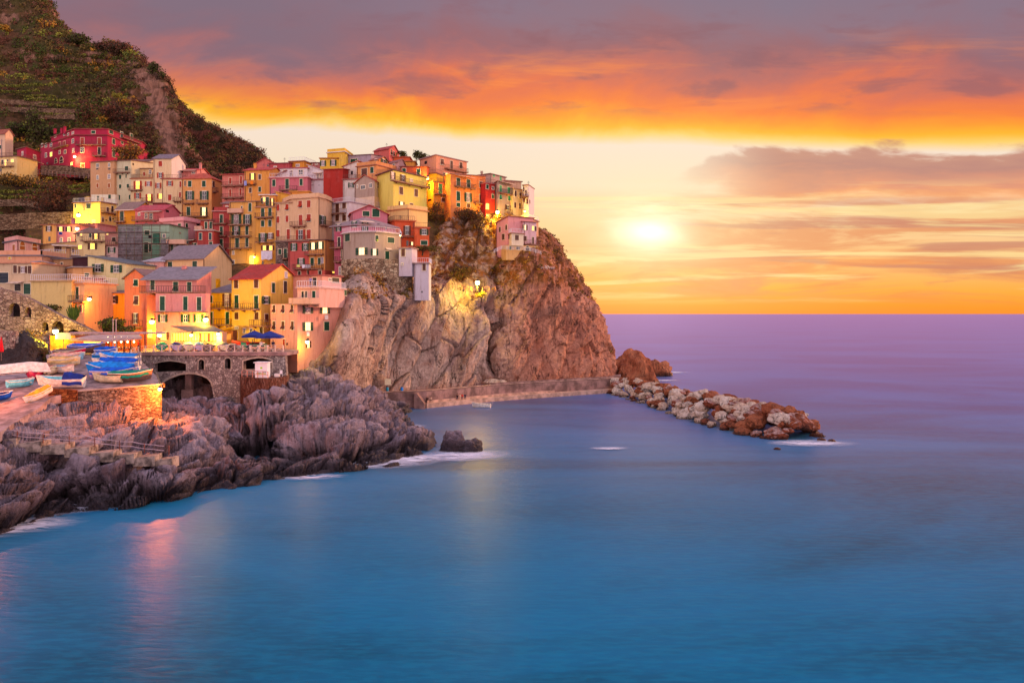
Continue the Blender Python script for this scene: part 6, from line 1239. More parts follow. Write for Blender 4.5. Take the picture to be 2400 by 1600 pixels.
boat('big brown hulled boat under a blue and grey tarp', 205, 118.2, 5.2, -6, 'brown', 'grey', 'blue', name='covered_boat', peak=.2, drop=.1)
boat('yellow and white kayak on the stones', 92, 95.4, 3.2, 242, 'white', 'yellow', 'yellow', name='kayak', peak=.12, drop=-.0, beam=1.2, tip=24)
boat('bright blue boat cut by the left edge', -4, 94.5, 3.0, 70, 'blue', 'dblue', rim='white')
boat('small boat under a rumpled blue tarp by the poles', 249, 117.2, 3.0, 4, 'white', 'white', 'blue', name='covered_boat', peak=.4)
boat('light blue open boat in the upper row', 247, 114.4, 3.2, 6, 'azure', 'lblue', 'azure', (.2, .9), name='covered_boat', peak=.1, drop=0)
boat('white hulled boat with an azure cover and outboard', 283, 111.6, 5.4, 172, 'white', 'white', 'azure', name='covered_boat', peak=.35, motor=True, drop=.05)
boat('long white bowed boat under a deep blue cover', 275, 108.4, 6.0, 176, 'white', 'white', 'blue', (.0, .86), name='covered_boat', peak=.5, motor=True, drop=.1)
boat('largest boat draped to the ground in bright blue', 264, 105.6, 6.2, 176, 'azure', 'white', 'azure', name='covered_boat', peak=.6, motor=True, drop=.75)
boat('boat in deep blue cloth in front of the largest one', 268, 103.8, 5.4, 4, 'lilac', 'white', 'blue', name='covered_boat', peak=.25, drop=.3)
boat('open tan boat half hidden by the green covered one', 255, 102.4, 3.6, 176, 'cream', 'tan', seats=2, rim='cream')
boat('low boat under a sea green cover along the wall', 306, 102.9, 5.0, 4, 'brown', 'brown', 'green', name='covered_boat', peak=.12, drop=.45)
for lb, px, c, cv, D in [('boat under green netted cloth behind the terrace railing', 380, 'green', 'green', 126.2), ('boat with lilac and blue cover behind the railing', 412, 'lilac', 'dblue', 126.4), ('pale pink covered boat behind the railing', 440, 'cream', 'cream', 126.8), ('boat with a blue and lilac cover below the lit restaurant', 467, 'lilac', 'blue', 126.6), ('boat under a brown tarp at the middle of the terrace', 491, 'brown', 'brown', 126.8), ('pale boat with a grey cover right of the brown tarp', 523, 'cream', 'grey', 127.2)]:
    boat(lb, px, D, 3.1, 100 + (px % 7) * 3, c, 'white', cv, name='covered_boat', peak=.4, drop=.3, beam=1.8)
boat('white and red open boat under the blue parasols', 582, 128.5, 4.8, 176, 'white', 'cream', stripe='red', rim='red')
boat('dark green boat in front of the parasols', 595, 126.8, 3.8, 174, 'dgreen', 'cream', rim='dgreen', stripe='green')
boat('tan boat beached beside the brown shed door', 548, 129.5, 3.4, 100, 'brown', 'tan', 'brown', name='covered_boat', peak=.2)
boat('white motor boat moored in the calm bay', 1129, 173.0, 3.9, -12 + 180, 'white', 'cream', z=-.28, motor=True, rim='white', name='motor_boat')

# ================================================================ LAMPS
bulbm = {}
def bulb(c, s):
    k = (c, s)
    if k not in bulbm:
        m = bpy.data.materials.new('lamp_glow'); m.use_nodes = True; b = m.node_tree.nodes['Principled BSDF']; b.inputs['Base Color'].default_value = (1, .9, .6, 1); b.inputs['Emission Color'].default_value = c + (1,); b.inputs['Emission Strength'].default_value = s; m.cycles.emission_sampling = 'NONE'; bulbm[k] = m
    return bulbm[k]
YEL, ORA, GOL = (1., .72, .04), (1., .22, .02), (1., .60, .10)
def lamp(label, px, py, D, power, col=YEL, r=.3, pole=None, arm=None, name='street_lamp', dx=0, glow=3.5, off=.6, lr=.25):
    off = math.copysign(max(abs(off), r + .4), off)
    c = Vector(P(px, py, D)); root = empty(name, c, 0, label, 'lamp'); dk = mat('lamp_iron', (.20, .16, .15), .5, .1)
    m = MB()
    if pole: m.tube([(0, 0, -pole), (0, 0, -.05)], [.09, .06], n=8); m.prism([(-.18, -.18), (.18, -.18), (.18, .18), (-.18, .18)], -pole - .1, -pole + .3)
    else: m.tube([(0, arm or .9, .35), (0, .3, .5), (0, 0, .4)], .04, n=6); m.box(-.12, .12, (arm or .9) - .06, (arm or .9), .1, .6)
    m.tube([(0, 0, r * .6), (0, 0, r * 1.5)], [r * 1.1, .05], n=10); m.build('bracket', dk, root)
    m = MB(); m.ball((0, 0, 0), r, 0, 12, 8, (1, 1, .9)); m.build('bulb', bulb(tuple(min(1, x * .6 + .4) for x in col[:2]) + (min(1, col[2] + .45),), glow), root, smooth=True)
    ld = bpy.data.lights.new('lamp_light', 'POINT'); ld.energy = power * 2.; ld.color = col; ld.shadow_soft_size = lr; lo = bpy.data.objects.new('lamp_light', ld); COL.objects.link(lo); lo.parent = root; lo.location = (0, -math.copysign(.25, off), -(r + .4))
    return root
lamp('lit lamp on the wall of the large crimson house', 175, 367, 248.6, 1500, GOL, .42, arm=1.3)
lamp('brightest yellow lamp on the pale yellow house corner', 184, 504, 209.3, 2600, YEL, .5, arm=1.2, off=.7)
lamp('lit lamp at the corner of the mauve pink house', 181, 536, 188.6, 900, GOL, .42, arm=1.2)
lamp('yellow lamp between the mustard and rust red houses', 1002, 417, 204.5, 1500, YEL, .42, arm=1.2, off=-.6)
lamp('yellow street lamp on a pole before the grey green house', 1166, 497, 208.2, 2400, YEL, .5, pole=3.2)
lamp('yellow lamp on a short pole on the cliff path', 1119, 662, 188.8, 3200, YEL, .55, pole=2.3, off=.9, glow=6)
lamp('yellow harbour lamp beside the pale signboard', 130, 776, 120.5, 1700, YEL, .42, arm=1., off=.2)
lamp('yellow wall lamp on the orange gabled house', 356, 754, 133.2, 1300, YEL, .42, arm=1.)
lamp('yellow lamp on the corner of the pink restaurant house', 482, 749, 128.6, 1500, YEL, .42, arm=1.1)
lamp('small lamp under the restaurant awning', 448, 785, 127.0, 300, GOL, .26, arm=.6)
lamp('small lamp at the right end of the restaurant', 511, 782, 127.6, 400, GOL, .26, arm=.6)
lamp('orange wall lamp between the two narrow balconies', 209, 701, 140.4, 600, ORA, .36, arm=.8)
lamp('orange lamp at the end of the drystone wall', 375, 911, 100.2, 2600, ORA, .26, arm=1.2, off=1.2)
lamp('lit lamp over the low doorway of the pink corner house', 720, 801, 131.6, 300, YEL, .34, arm=.6)
lamp('lit lamp at the left end of the tent restaurant', 374, 786, 127.2, 500, YEL, .34, arm=.6)
lamp('wall lamp at the lit door of the orange tower house', 596, 602, 189.0, 220, YEL, .25, arm=.6)
lamp('small lamp on the grey house terrace corner', 938, 552, 171.5, 160, YEL, .2, arm=.6)
lamp('lamp on the white and pink end house', 1230, 495, 210.5, 300, YEL, .28, arm=.8)
lamp('orange lamp on the harbour wall beyond the left edge', -70, 842, 92, 2600, ORA, .3, pole=3)
# tall poles by the tent
for lb, px in (('left one of two tall grey poles by the boats', 265), ('right one of two tall grey poles by the boats', 272)):
    rt = empty('mast', P(px, 836, 119.2), 0, lb, 'pole'); m = MB(); m.tube([(0, 0, 0), (0, 0, 5.4)], [.09, .07], n=8); m.build('shaft', mat('mast_paint', (.74, .60, .60), .6, .1), rt); m = MB(); m.box(-.12, .12, -.12, .12, 5.4, 5.5); m.build('cap', mat('mast_paint', (.74, .60, .60)), rt)
rt = empty('crane_beam', P(165, 782, 120), 0, 'long horizontal beam crossing the two tall poles', 'beam'); m = MB(); a = P(165, 780.5, 120); b = P(388, 779, 120); m.box(0, b[0] - a[0], -.1, .1, 0, .28); m.build('beam', mat('mast_paint', (.74, .60, .60)), rt)
rt = empty('signboard', P(148, 795, 120.3), 0, 'blank pale rectangular board lit by the harbour lamp', 'board'); m = MB(); m.box(-1.1, 1.1, -.08, .08, 0, .98); m.build('panel', mat('board_white', (.95, .90, .76), .7, .05), rt); m = MB(); m.tube([(0, .12, -2.6), (0, .12, .9)], .06); m.build('post', woodg, rt)

# ================================================================ RESTAURANTS, UMBRELLAS, PEOPLE
skin = mat('skin', (.80, .55, .42), .6, .05); hairm = mat('dark_hair', (.12, .08, .07), .8, .1)
def cloth(n, c): return mat('clothing_' + n, c, .85, .12, 4.)
CT = {'red': (.80, .08, .08), 'cream': (.88, .72, .62), 'navy': (.12, .13, .28), 'dark': (.16, .10, .11), 'blue': (.20, .35, .65), 'white': (.88, .84, .84), 'lilac': (.55, .50, .72), 'black': (.08, .07, .09)}
def person(label, px, py, D, rz=0, sit=True, top='dark', legs='navy', z=None):
    """px, py: the point of the seat or the feet"""
    o = Vector(P(px, py, D)); 
    if z is not None: o.z = z
    root = empty('person', o, R(rz), label, 'person')
    hz = 0. if sit else .90
    J = {'pel': (0, 0, hz + .1), 'che': (0, .02, hz + .42), 'nek': (0, 0, hz + .60), 'hed': (0, -.02, hz + .70), 'top': (0, -.02, hz + .84)}
    for s, t in ((-1, 'l'), (1, 'r')):
        J['hp' + t] = (s * .10, 0, hz + .04); J['sh' + t] = (s * .19, 0, hz + .54); J['el' + t] = (s * .25, -.04, hz + .28); J['ha' + t] = (s * .16, -.26, hz + .16) if sit else (s * .24, -.08, hz + .02)
        J['kn' + t] = (s * .12, -.42, hz + .06) if sit else (s * .10, -.04, .48); J['an' + t] = (s * .12, -.46, hz - .38) if sit else (s * .11, 0, .08); J['to' + t] = (s * .13, -.62, hz - .42) if sit else (s * .12, -.16, .03)
    rad = {'pel': .15, 'che': .16, 'nek': .06, 'hed': .085, 'top': .06, 'hp': .09, 'sh': .075, 'el': .05, 'ha': .035, 'kn': .065, 'an': .04, 'to': .035}
    E = [('pel', 'che'), ('che', 'nek'), ('nek', 'hed'), ('hed', 'top')] + [e for t in 'lr' for e in (('pel', 'hp' + t), ('hp' + t, 'kn' + t), ('kn' + t, 'an' + t), ('an' + t, 'to' + t), ('che', 'sh' + t), ('sh' + t, 'el' + t), ('el' + t, 'ha' + t))]
    ks = list(J); me = bpy.data.meshes.new('body'); me.from_pydata([J[k] for k in ks], [(ks.index(a), ks.index(b)) for a, b in E], []); ob = bpy.data.objects.new('body', me); COL.objects.link(ob)
    md = ob.modifiers.new('s', 'SKIN'); md.use_smooth_shade = True; ob.modifiers.new('u', 'SUBSURF').levels = 1
    sv = me.skin_vertices[0].data
    for i, k in enumerate(ks): r_ = rad.get(k) or rad[k[:2]]; sv[i].radius = (r_, r_ * .85); sv[i].use_root = (k == 'pel')
    dg = bpy.context.evaluated_depsgraph_get(); nm = bpy.data.meshes.new_from_object(ob.evaluated_get(dg)); bpy.data.objects.remove(ob)
    nm.name = 'body'; nm.materials.clear()
    for x in (skin, cloth(top, CT[top]), cloth(legs, CT[legs])): nm.materials.append(x)
    for f in nm.polygons: zc = f.center.z - hz; f.material_index = 0 if zc > .60 or (f.center.y < -.16 and zc > .09 and abs(f.center.x) > .1 and not (zc < .13)) else (1 if zc > .13 else 2)
    link('body', nm, root)
    m = MB(); m.ball((0, .01, hz + .80), .105, 0, 10, 6, (1, 1.05, .8)); m.build('hair', hairm, root, smooth=True)
    return root
def qz(px): return None
for lb, px, py, D, t, l in [('person in dark jacket sitting leftmost of four on the quay ledge', 1072, 938, 179.0, 'dark', 'navy'), ('person in cream coat sitting second on the quay ledge', 1078, 938, 179.3, 'cream', 'cream'), ('person in red jacket sitting among four on the quay ledge', 1083, 937, 179.8, 'red', 'navy'), ('person in navy sitting rightmost of four on the quay ledge', 1090, 936, 180.3, 'navy', 'navy'),
                            ('person in dark clothes sitting on the ledge near the steps', 1001, 945, 173.4, 'dark', 'dark'), ('person in pale top sitting beside one in dark near the steps', 1010, 943, 173.7, 'cream', 'dark')]:
    person(lb, px, py, D - .1, rng.uniform(-15, 15), True, t, l, z=1.48)
for lb, px, D, t in [('person in red shirt standing at the terrace fence start', 324, 124.0, 'red'), ('person in dark clothes standing under the blue parasols', 592, 124.4, 'dark'), ('person in white near the parasol tables', 612, 124.0, 'white'), ('person in red beside the parasol pole', 581, 124.2, 'red'), ('person in navy at the terrace right end', 640, 124.2, 'navy')]:
    person(lb, px, 0, D, rng.uniform(0, 360), False, t, 'navy', z=dz)
person('person in lilac shirt standing on the pink house roof terrace', 728, 0, 136.5, 20, False, 'lilac', 'navy', z=zat(675, 134) + .22)
for lb, px in (('person in black seated left on the orange tower balcony', 545), ('person in dark red seated right on the orange tower balcony', 557)):
    person(lb, px, 0, 189.6, 10, True, 'black' if px < 550 else 'dark', 'dark', z=zat(554, 190) + .45)
# tent restaurant on the left
tm = mat('tent_cloth', (.76, .62, .60), .85, .12, 1.2)
rt = empty('tent_restaurant', P(250, 835, 125), 0, 'open restaurant tent with lit bar and hanging bulbs', 'restaurant'); l = np.array(rt.location)
def Q(px, py, D): return tuple(np.array(P(px, py, D)) - l)
m = MB(); a, b, c, d, e, f = Q(165, 794, 121), Q(252, 797, 120.3), Q(333, 790, 122), Q(320, 778, 131), Q(200, 778, 131), Q(255, 786, 125)
for t3 in ((a, b, f), (b, c, f), (c, d, f), (d, e, f), (e, a, f)): m.face(t3)
for t2 in ((a, b), (b, c)): m.face([t2[0], t2[1], tuple(np.array(t2[1]) - [0, 0, .3]), tuple(np.array(t2[0]) - [0, 0, .3])])
m.build('canopy', tm, rt)
for px in (176, 238, 256, 274, 291, 306, 328):
    m = MB(); q = Q(px, 812, 121.6); m.box(q[0] - .07, q[0] + .07, q[1] - .07, q[1] + .07, dz - l[2], zat(796, 121.5) - l[2]); m.build('post', mat('dark_red_wood', (.36, .14, .10), .7, .15), rt)
m = MB(); q0_, q1_ = Q(160, 0, 127), Q(335, 0, 127); m.box(q0_[0], q1_[0], q0_[1], q0_[1] + .2, dz - l[2], dz + 2.7 - l[2]); m.box(q0_[0], Q(176, 0, 122)[0], -3, 2, dz - l[2], dz + 2.5 - l[2]); m.build('back_wall', mat('restaurant_wall', (.70, .34, .16), .8, .2), rt)
m = MB(); q0_, q1_ = Q(178, 0, 124.5), Q(236, 0, 124.5); m.box(q0_[0], q1_[0], q0_[1], q0_[1] + .1, zat(821, 124.5) - l[2], zat(799, 124.5) - l[2]); m.build('lit_bar', mat('glowing_bar_wall', (1, .8, .4), .6, 0, emit=(1., .50, .05), es=2.6), rt)  # bar wall emits its own glow in place of lamplight on it
for k, px in enumerate((253, 269, 284, 299, 314)):
    m = MB(); q = Q(px, 801, 123.); m.ball(q, .14, 0, 8, 6); m.tube([q, (q[0], q[1], q[2] + .8)], .015); m.build('hanging_bulb', bulb((1., .75, .35), 9.), rt)
ld = bpy.data.lights.new('tent_light', 'POINT'); ld.energy = 700; ld.color = (1, .5, .12); ld.shadow_soft_size = .5; lo = bpy.data.objects.new('tent_light', ld); COL.objects.link(lo); lo.parent = rt; lo.location = Q(285, 803, 124)
ld = bpy.data.lights.new('bar_light', 'POINT'); ld.energy = 500; ld.color = (1, .6, .12); ld.shadow_soft_size = .5; lo = bpy.data.objects.new('bar_light', ld); COL.objects.link(lo); lo.parent = rt; lo.location = Q(207, 806, 122)
# tables and chairs in the tent
tbm = mat('table_cloth', (.85, .62, .50), .8, .1); chm = mat('chair_wood', (.22, .12, .10), .7, .1)
def table_me():
    m = MB(); m.box(-.4, .4, -.4, .4, .72, .76); m.box(-.42, .42, -.42, -.4, .5, .72); m.tube([(0, 0, 0), (0, 0, .72)], .04); return m.mesh('table_top')
def chair_me():
    m = MB(); m.box(-.2, .2, -.2, .2, .43, .47); m.box(-.2, .2, .16, .2, .47, .95)
    for x in (-.18, .18):
        for y in (-.18, .18): m.box(x - .02, x + .02, y - .02, y + .02, 0, .43)
    return m.mesh('seat')
tme, cme = table_me(), chair_me(); tme.materials.append(tbm); cme.materials.append(chm); wchm = mat('white_plastic', (.92, .86, .86), .5, .03); cmw = cme.copy(); cmw.materials.clear(); cmw.materials.append(wchm)
for k, px in enumerate((246, 263, 280, 297, 313)):
    o = tagp(link('cafe_table', tme, None, None, (P(px, 0, 122.8)[0], 122.8, dz)), 'cafe table %s from the left in the tent under hanging bulbs' % ['first', 'second', 'third', 'fourth', 'fifth'][k], 'table', 'tables in the restaurant tent')
    for s in (-1, 1): tagp(link('cafe_chair', cme, None, None, (P(px, 0, 122.8)[0] + s * .65, 122.8, dz), R(-90 * s)), 'dark chair on the %s of the %s table in the restaurant tent' % ('left' if s < 0 else 'right', ['first', 'second', 'third', 'fourth', 'fifth'][k]), 'chair', 'chairs in the restaurant tent')
for k, px in enumerate((598, 616, 633)):
    tagp(link('cafe_table', tme, None, None, (P(px, 0, 123.6)[0], 123.6, dz)), 'small cloth covered table, %s of three under the blue parasols' % ['left', 'middle', 'right'][k], 'table', 'tables under the parasols')
    for s in (-1, 1): tagp(link('cafe_chair', cmw, None, None, (P(px, 0, 123.6)[0] + s * .62, 123.6, dz), R(-90 * s)), 'pale chair on the %s of the %s table under the blue parasols' % ('left' if s < 0 else 'right', ['left', 'middle', 'right'][k]), 'chair', 'chairs under the parasols')
# parasols
def parasol(label, px, D, w_, h, c='dblue'):
    rt = empty('parasol', (P(px, 0, D)[0], D, dz), R(8), label, 'parasol'); m = MB(); top = (0, 0, h + .85); cs = [(math.cos(R(45 + 90 * k)) * w_, math.sin(R(45 + 90 * k)) * w_, h) for k in range(4)]
    for k in range(4):
        a, b = np.array(cs[k]), np.array(cs[(k + 1) % 4]); md_ = (a + b) / 2 + np.array([0, 0, .08]); m.face([a, md_, top]); m.face([md_, b, top]); m.face([a, b, b - [0, 0, .25], a - [0, 0, .25]])
    m.build('canopy', mat('parasol_cloth', (.13, .19, .50), .8, .1, 2.), rt); m = MB(); m.tube([(0, 0, 0), (0, 0, h + 1.)], .05, n=8); m.build('pole', mat('parasol_wood', (.45, .16, .10), .6), rt)
    m = MB()
    for c_ in cs: m.tube([(0, 0, h + .8), (c_[0] * .97, c_[1] * .97, h - .02)], .025, n=4)
    m.build('ribs', mat('parasol_wood', (.45, .16, .10)), rt)
    m = MB(); m.box(-.35, .35, -.35, .35, 0, .12); m.build('base', mat('parasol_base', (.3, .28, .3), .8), rt)
parasol('left blue square parasol over the terrace', 596, 126.6, 2.3, 2.35); parasol('right blue square parasol nearer the pink house', 633, 125.2, 2.7, 2.3)
ld = bpy.data.lights.new('l', 'POINT')
# restaurant of the pink house
rt = empty('restaurant_front', P(455, 815, 128), 0, 'glazed restaurant front with lit windows under a grey awning', 'restaurant'); l = np.array(rt.location)
m = MB(); q0_, q1_ = Q(402, 0, 128), Q(520, 0, 128); m.box(q0_[0], q1_[0], 0, 2.2, dz - l[2] - .1, zat(779, 128) - l[2]); m.build('wall', plaster('f0b090'), rt)
for a, b in ((406, 443), (450, 468), (472, 488), (492, 507)):
    m = MB(); q0_, q1_ = Q(a, 0, 128), Q(b, 0, 128); m.box(q0_[0], q1_[0], -.06, .02, zat(799, 128) - l[2], zat(781, 128) - l[2]); w_ = m.build('window', mat('restaurant_glass', (1, .8, .4), .3, 0, emit=(1., .55, .06), es=2.3), rt)
    m = MB(); n = max(1, int((b - a) / 6))
    for i in range(n + 1): x = q0_[0] + (q1_[0] - q0_[0]) * i / n; m.box(x - .05, x + .05, -.12, -.065, zat(799, 128) - l[2], zat(781, 128) - l[2])
    m.box(q0_[0], q1_[0], -.14, -.125, zat(799.5, 128) - l[2], zat(798.3, 128) - l[2]); m.build('window_frame', mat('brown_window_frame', (.62, .34, .16), .7), w_)
m = MB(); z0 = zat(766, 128) - l[2]; z1 = zat(779, 126) - l[2]; m.hexa([Q(400, 765, 128.), Q(500, 765, 128.), Q(525, 778, 125.6), Q(440, 777, 125.4)][::-1] + [tuple(np.array(v) + [0, 0, .1]) for v in [Q(400, 765, 128.), Q(500, 765, 128.), Q(525, 778, 125.6), Q(440, 777, 125.4)][::-1]]); m.build('awning', mat('grey_awning', (.50, .42, .40), .85, .1), rt)
rt = empty('shed_porch', P(532, 815, 134), 0, 'brown wooden porch with slanting roof beside the yellow house', 'porch'); l = np.array(rt.location); m = MB(); m.box(Q(519, 0, 134)[0], Q(546, 0, 134)[0], 0, 2, dz - l[2], zat(774, 134) - l[2]); m.build('wall', mat('porch_wood', (.48, .26, .16), .8, .2), rt)
m = MB(); m.hexa([Q(517, 772, 133.2), Q(547, 765, 133.2), Q(547, 765, 137), Q(517, 772, 137)] + [tuple(np.array(v) + [0, 0, .15]) for v in (Q(517, 772, 133.2), Q(547, 765, 133.2), Q(547, 765, 137), Q(517, 772, 137))]); m.build('roof', mat('porch_roof', (.42, .30, .26), .8, .2), rt)
m = MB(); m.box(Q(528, 0, 134)[0], Q(542, 0, 134)[0], -.05, .02, zat(796, 134) - l[2], zat(782, 134) - l[2]); m.build('door', mat('porch_door', (.72, .50, .36), .8), rt)
# kiosk and furniture on the landing
rt = empty('kiosk', P(616, 878, 119), 0, 'small white ticket kiosk with a printed panel', 'kiosk'); l = np.array(rt.location); zk = z1k = zat(886, 117.5) - l[2]
m = MB(); m.box(-.95, .8, -.6, 1., zk, zk + 2.15); m.build('cabin', mat('kiosk_white', (.93, .90, .92), .6, .04), rt); m = MB(); m.box(-1.15, 1.0, -.8, 1.2, zk + 2.15, zk + 2.27); m.build('roof', mat('kiosk_roof', (.90, .84, .84), .6), rt)
m = MB(); m.box(-.2, .12, -.615, -.602, zk + 1.3, zk + 1.55); m.build('green_mark', mat('green_print', (.62, .85, .10), .6, 0), rt)
m = MB(); m.box(-.75, .65, -.615, -.602, zk + .45, zk + .68); m.build('sand_picture', mat('sand_print', (.84, .80, .55), .6, .1), rt); m = MB(); m.box(-.75, .0, -.615, -.602, zk + .70, zk + .78); m.box(.12, .36, -.615, -.602, zk + .72, zk + .84); m.box(.42, .62, -.615, -.602, zk + .74, zk + .86); m.build('sea_picture', mat('sea_print', (.25, .42, .50), .6, .1), rt)
tagp(link('plastic_chair', cmw, None, None, (P(659, 0, 120.5)[0], 120.5, zat(886, 117.5)), R(20)), 'white plastic chair on the landing right of the kiosk', 'chair')
m = MB(); m.box(-.35, .35, -.2, .2, 0, .4); m.box(-.37, .37, -.22, .22, .4, .45); tagp(m.build('plastic_crate', wchm, None, (P(649, 0, 120.3)[0], 120.3, zat(886, 117.5))), 'white crate beside the plastic chair', 'crate')
fence('landing_railing', 'pale railing around the kiosk landing', [(567, 883, 120.3), (600, 884.5, 118.3), (628, 886, 116.4)], .95, pinkr, step=1.4)
# scaffold
rt = empty('scaffold', P(335, 640, 179.6), 0, 'tall scaffold with grey netting around the house under repair', 'scaffold'); l = np.array(rt.location); sp_ = mat('scaffold_steel', (.42, .22, .22), .5, .1)
for k, px in enumerate((277, 296, 315, 334, 355, 375, 395)):
    m = MB()
    for D in (179.4, 180.6): q = Q(px, 0, D); m.tube([(q[0], q[1], zat(640, 180) - l[2]), (q[0], q[1], zat(526 if px < 380 else 556, 180) - l[2])], .05, n=5)
    m.build('pole', sp_, rt)
m = MB()
for k in range(8):
    y = 530 + k * 14; a = Q(276, y, 179.4); b = Q(376 if y < 556 else 396, y, 179.4); m.tube([a, b], .04, n=4); m.tube([Q(276, y + 6, 179.4), Q(376 if y < 556 else 396, y + 6, 179.4)], .025, n=4)
m.build('rails', sp_, rt)
m = MB()
for k in range(4): y = 545 + k * 26; m.box(Q(276, 0, 180)[0], Q(396, 0, 180)[0], -.1, 1.0, zat(y, 180) - l[2], zat(y, 180) - l[2] + .06)
m.build('deck', mat('scaffold_planks', (.52, .40, .36), .8, .2), rt)
netm = mat('debris_netting', (.50, .45, .47), .9, .2, 1.2, alpha=.86); netg = mat('green_netting', (.25, .50, .40), .9, .2, 1.2, alpha=.45)
for a, b, t, mm in ((277, 295, 529, netm), (297, 314, 529, netm), (316, 333, 529, netm), (377, 394, 560, netm), (356, 374, 541, netg)):
    q0_, q1_ = Q(a, 0, 179.8), Q(b, 0, 179.8); n = 10; Gn = np.zeros((n, 16, 3))
    for i in range(n):
        for j in range(16): Gn[i, j] = (q0_[0] + (q1_[0] - q0_[0]) * i / (n - 1), q0_[1] + .07 * math.sin(i * 1.9 + j * .8) + .05 * math.cos(j * 2.1), zat(t, 179.2) - l[2] - j * .72 if j < 15 else zat(t, 179.2) - l[2] - 10.6)
    me = gridmesh('netting', Gn); me.materials.append(mm); link('netting', me, rt)
# laundry
def laundry(label, px, py, D, w_, h, c, n=1, name='hanging_sheet'):
    q = P(px, py, D); G = np.zeros((14, 10, 3)); W_ = w_ * D / F; H_ = h * D / F
    for i in range(14):
        for j in range(10): G[i, j] = ((i / 13 - .5) * W_, .06 * math.sin(i * 1.3 + j * .3) * (j / 9), -j / 9 * H_ * (1 + .05 * math.sin(i * .9)))
    me = gridmesh(name, G); me.materials.append(mat('linen_' + c, {'white': (.93, .88, .93), 'blue': (.10, .18, .55), 'lemon': (.90, .88, .50), 'lilac': (.60, .62, .85), 'orange': (.95, .50, .12)}[c], .85, .06, 3.)); tagp(link(name, me, None, None, q), label, 'laundry')
laundry('large white sheet hanging below the lit tower windows', 625, 588, 187.5, 26, 20, 'white'); laundry('white washing on the coral house balcony', 718, 620, 180.2, 20, 8, 'white'); laundry('lemon cloth on the coral house balcony', 699, 620, 180.3, 8, 6, 'lemon')
laundry('pale blue towel on the orange house balcony', 575, 424, 209.8, 6, 11, 'lilac'); laundry('blue cloth under the lit mauve house window', 142, 544, 188.8, 8, 6, 'blue'); laundry('white cloths below the lit corner house window', 765, 738, 137.2, 8, 10, 'white'); laundry('white cloth over the low doorway light', 722, 778, 133.2, 7, 9, 'white'); laundry('orange cloth on the orange house balcony', 590, 424, 209.8, 7, 8, 'orange')
# sunbeds, umbrella closed, board on cliff, barrels
tagp(MB().build('x', skin) if False else link('notice_board', (lambda m: (m.box(-.65, .65, -.04, .04, 0, 1.3), m.mesh('notice_board'))[1])(MB()), None, mat('board_white', (.95, .90, .76)), P(909, 902, 170.8)), 'blank white notice board on the cliff above the quay', 'board')
for lb, px, c in (('blue barrel standing on the quay', 942, (.05, .50, .85)), ('turquoise bucket on the quay', 908, (.05, .55, .70))):
    rt = empty('barrel', (P(px, 0, 172.6)[0], 172.6, 3.5), 0, lb, 'barrel'); m = MB(); m.tube([(0, 0, 0), (0, 0, .2), (0, 0, .45), (0, 0, .8)], [.26, .3, .3, .26], n=12); m.build('drum', mat('barrel_plastic_%d' % px, c, .5, .1), rt); m = MB(); m.tube([(0, 0, .8), (0, 0, .86)], .28, n=12); m.build('lid', mat('barrel_plastic_%d' % px, c), rt)
for k, px in enumerate((1268, 1274, 1286, 1291)):
    rt = empty('sunbed', P(px, 630, 201.8), R(20 + 30 * k), 'white sunbed, %s of four on the headland terrace' % ['first', 'second', 'third', 'last'][k], 'sunbed', 'sunbeds on the headland terrace'); m = MB(); m.box(-.3, .3, -.9, .4, .3, .36); m.hexa([(-.3, .4, .3), (.3, .4, .3), (.3, .95, .75), (-.3, .95, .75), (-.3, .4, .36), (.3, .4, .36), (.3, .9, .82), (-.3, .9, .82)]); m.build('bed', wchm, rt)
    m = MB(); [m.box(x - .03, x + .03, y - .03, y + .03, 0, .3) for x in (-.27, .27) for y in (-.8, .35)]; m.build('legs', wchm, rt)
rt = empty('closed_parasol', P(3, 845, 109), 0, 'folded red parasol at the left edge', 'parasol'); m = MB(); m.tube([(0, 0, 1.2), (0, 0, 1.5), (0, 0, 3.2)], [.28, .3, .04], n=8); m.build('canopy', mat('red_cloth', (.85, .05, .12), .8), rt); m = MB(); m.tube([(0, 0, 0), (0, 0, 3.3)], .04); m.build('pole', woodg, rt)
rt = empty('utility_pole', P(4, 370, 244), 0, 'tall grey pole at the left edge near the yellow house', 'pole'); m = MB(); m.tube([(0, 0, 0), (0, 0, 5.6)], [.16, .1], n=8); m.build('shaft', mat('pole_grey', (.55, .45, .45), .7), rt); m = MB(); m.box(-.5, .5, -.05, .05, 5.0, 5.1); m.build('crossarm', mat('pole_grey', (.55, .45, .45)), rt)
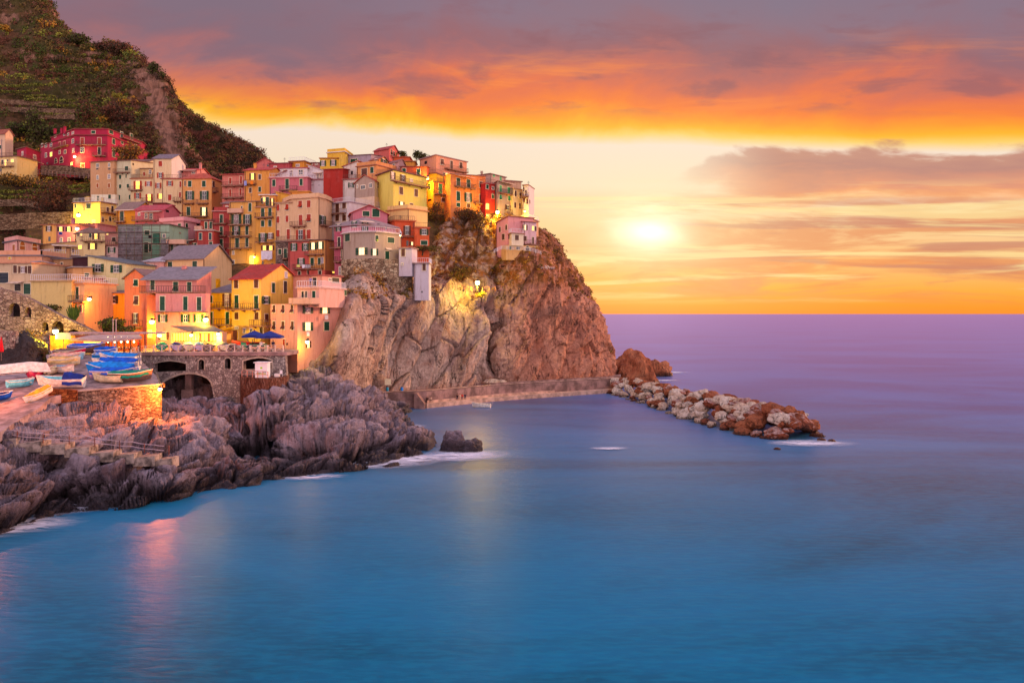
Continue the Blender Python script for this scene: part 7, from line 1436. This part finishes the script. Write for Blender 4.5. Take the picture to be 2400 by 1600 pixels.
# vineyard terraces: dry stone walls on the slope
vw = stonework('vineyard_stone', (.36, .26, .20), (.50, .38, .30), (.58, .47, .38), 1.4, 2.)
def terr(label, pts, h):
    W_ = [Vector(P(*p)) for p in pts]; o = W_[0].copy(); root = empty('vineyard_wall', o, 0, label, 'wall'); m = MB()
    for a, b in zip(W_[:-1], W_[1:]):
        a, b = a - o, b - o; m.hexa([a + Vector((0, 0, -1)), b + Vector((0, 0, -1)), b + Vector((0, 1, -1)), a + Vector((0, 1, -1)), a + Vector((0, 0, h)), b + Vector((0, 0, h)), b + Vector((0, 1, h)), a + Vector((0, 1, h))])
    m.build('wall', vw, root)
terr('stone wall under the crimson house terrace', [(96, 400, 250), (150, 400, 248), (212, 408, 244)], 1.6)
terr('lower curved vineyard wall left of the fresco house', [(-20, 476, 229), (60, 474, 229), (90, 480, 228)], .9)
terr('long grey rubble bank above the apricot house', [(-20, 532, 214), (60, 528, 214), (120, 526, 214), (170, 524, 213)], 3.2)
terr('upper vineyard wall on the left hillside', [(-10, 238, 312), (60, 240, 311), (110, 246, 309)], .9); terr('middle vineyard wall on the left hillside', [(-10, 255, 305), (70, 258, 304), (180, 262, 300)], .9); terr('lowest vineyard wall among bright rows on the hill', [(60, 275, 298), (120, 272, 298), (175, 274, 296)], .9)
# vines: rows of leaves
Qv = []; 
for (x0, x1, y, D) in ((-10, 120, 200, 322), (-10, 90, 214, 318), (60, 130, 226, 314), (60, 180, 234, 312), (90, 185, 246, 308), (95, 180, 268, 300), (0, 200, 448, 236), (0, 90, 461, 232), (60, 215, 436, 240)):
    for px in np.arange(x0, x1, 2.2): Qv.append(leafquads(np.array(P(px, y + 1.5 * math.sin(px * .05), D - 2)), (.8, .6, .7), 14, .45))
V = np.concatenate(Qv); tagp(link('vine_rows', quads('vine_rows', V, rng.choice([5, 5, 0, 1], len(V)), leafmats)), 'rows of vines on the hillside terraces', 'vines', None, 'stuff')
# white stair wall & pergola bits on the ridge
rt = empty('outdoor_stair', P(636, 415, 214), 0, 'white stair with dark red treads rising to the right', 'stair'); m = MB(); 
for k in range(9): m.box(k * .45, k * .45 + .5, 0, .8, k * .22, k * .22 + .1)
m.build('treads', mat('red_tread', (.60, .08, .10), .7), rt); m = MB(); m.hexa([(-.2, .82, -.4), (4.6, .82, -.4), (4.6, .95, -.4), (-.2, .95, -.4), (-.2, .82, 0.2), (4.6, .82, 2.2), (4.6, .95, 2.2), (-.2, .95, .2)]); m.build('wall', plaster('ece0e0'), rt)
bpy.data.lights.remove(ld)
bpy.data.orphans_purge(do_local_ids=True, do_linked_ids=False, do_recursive=True)
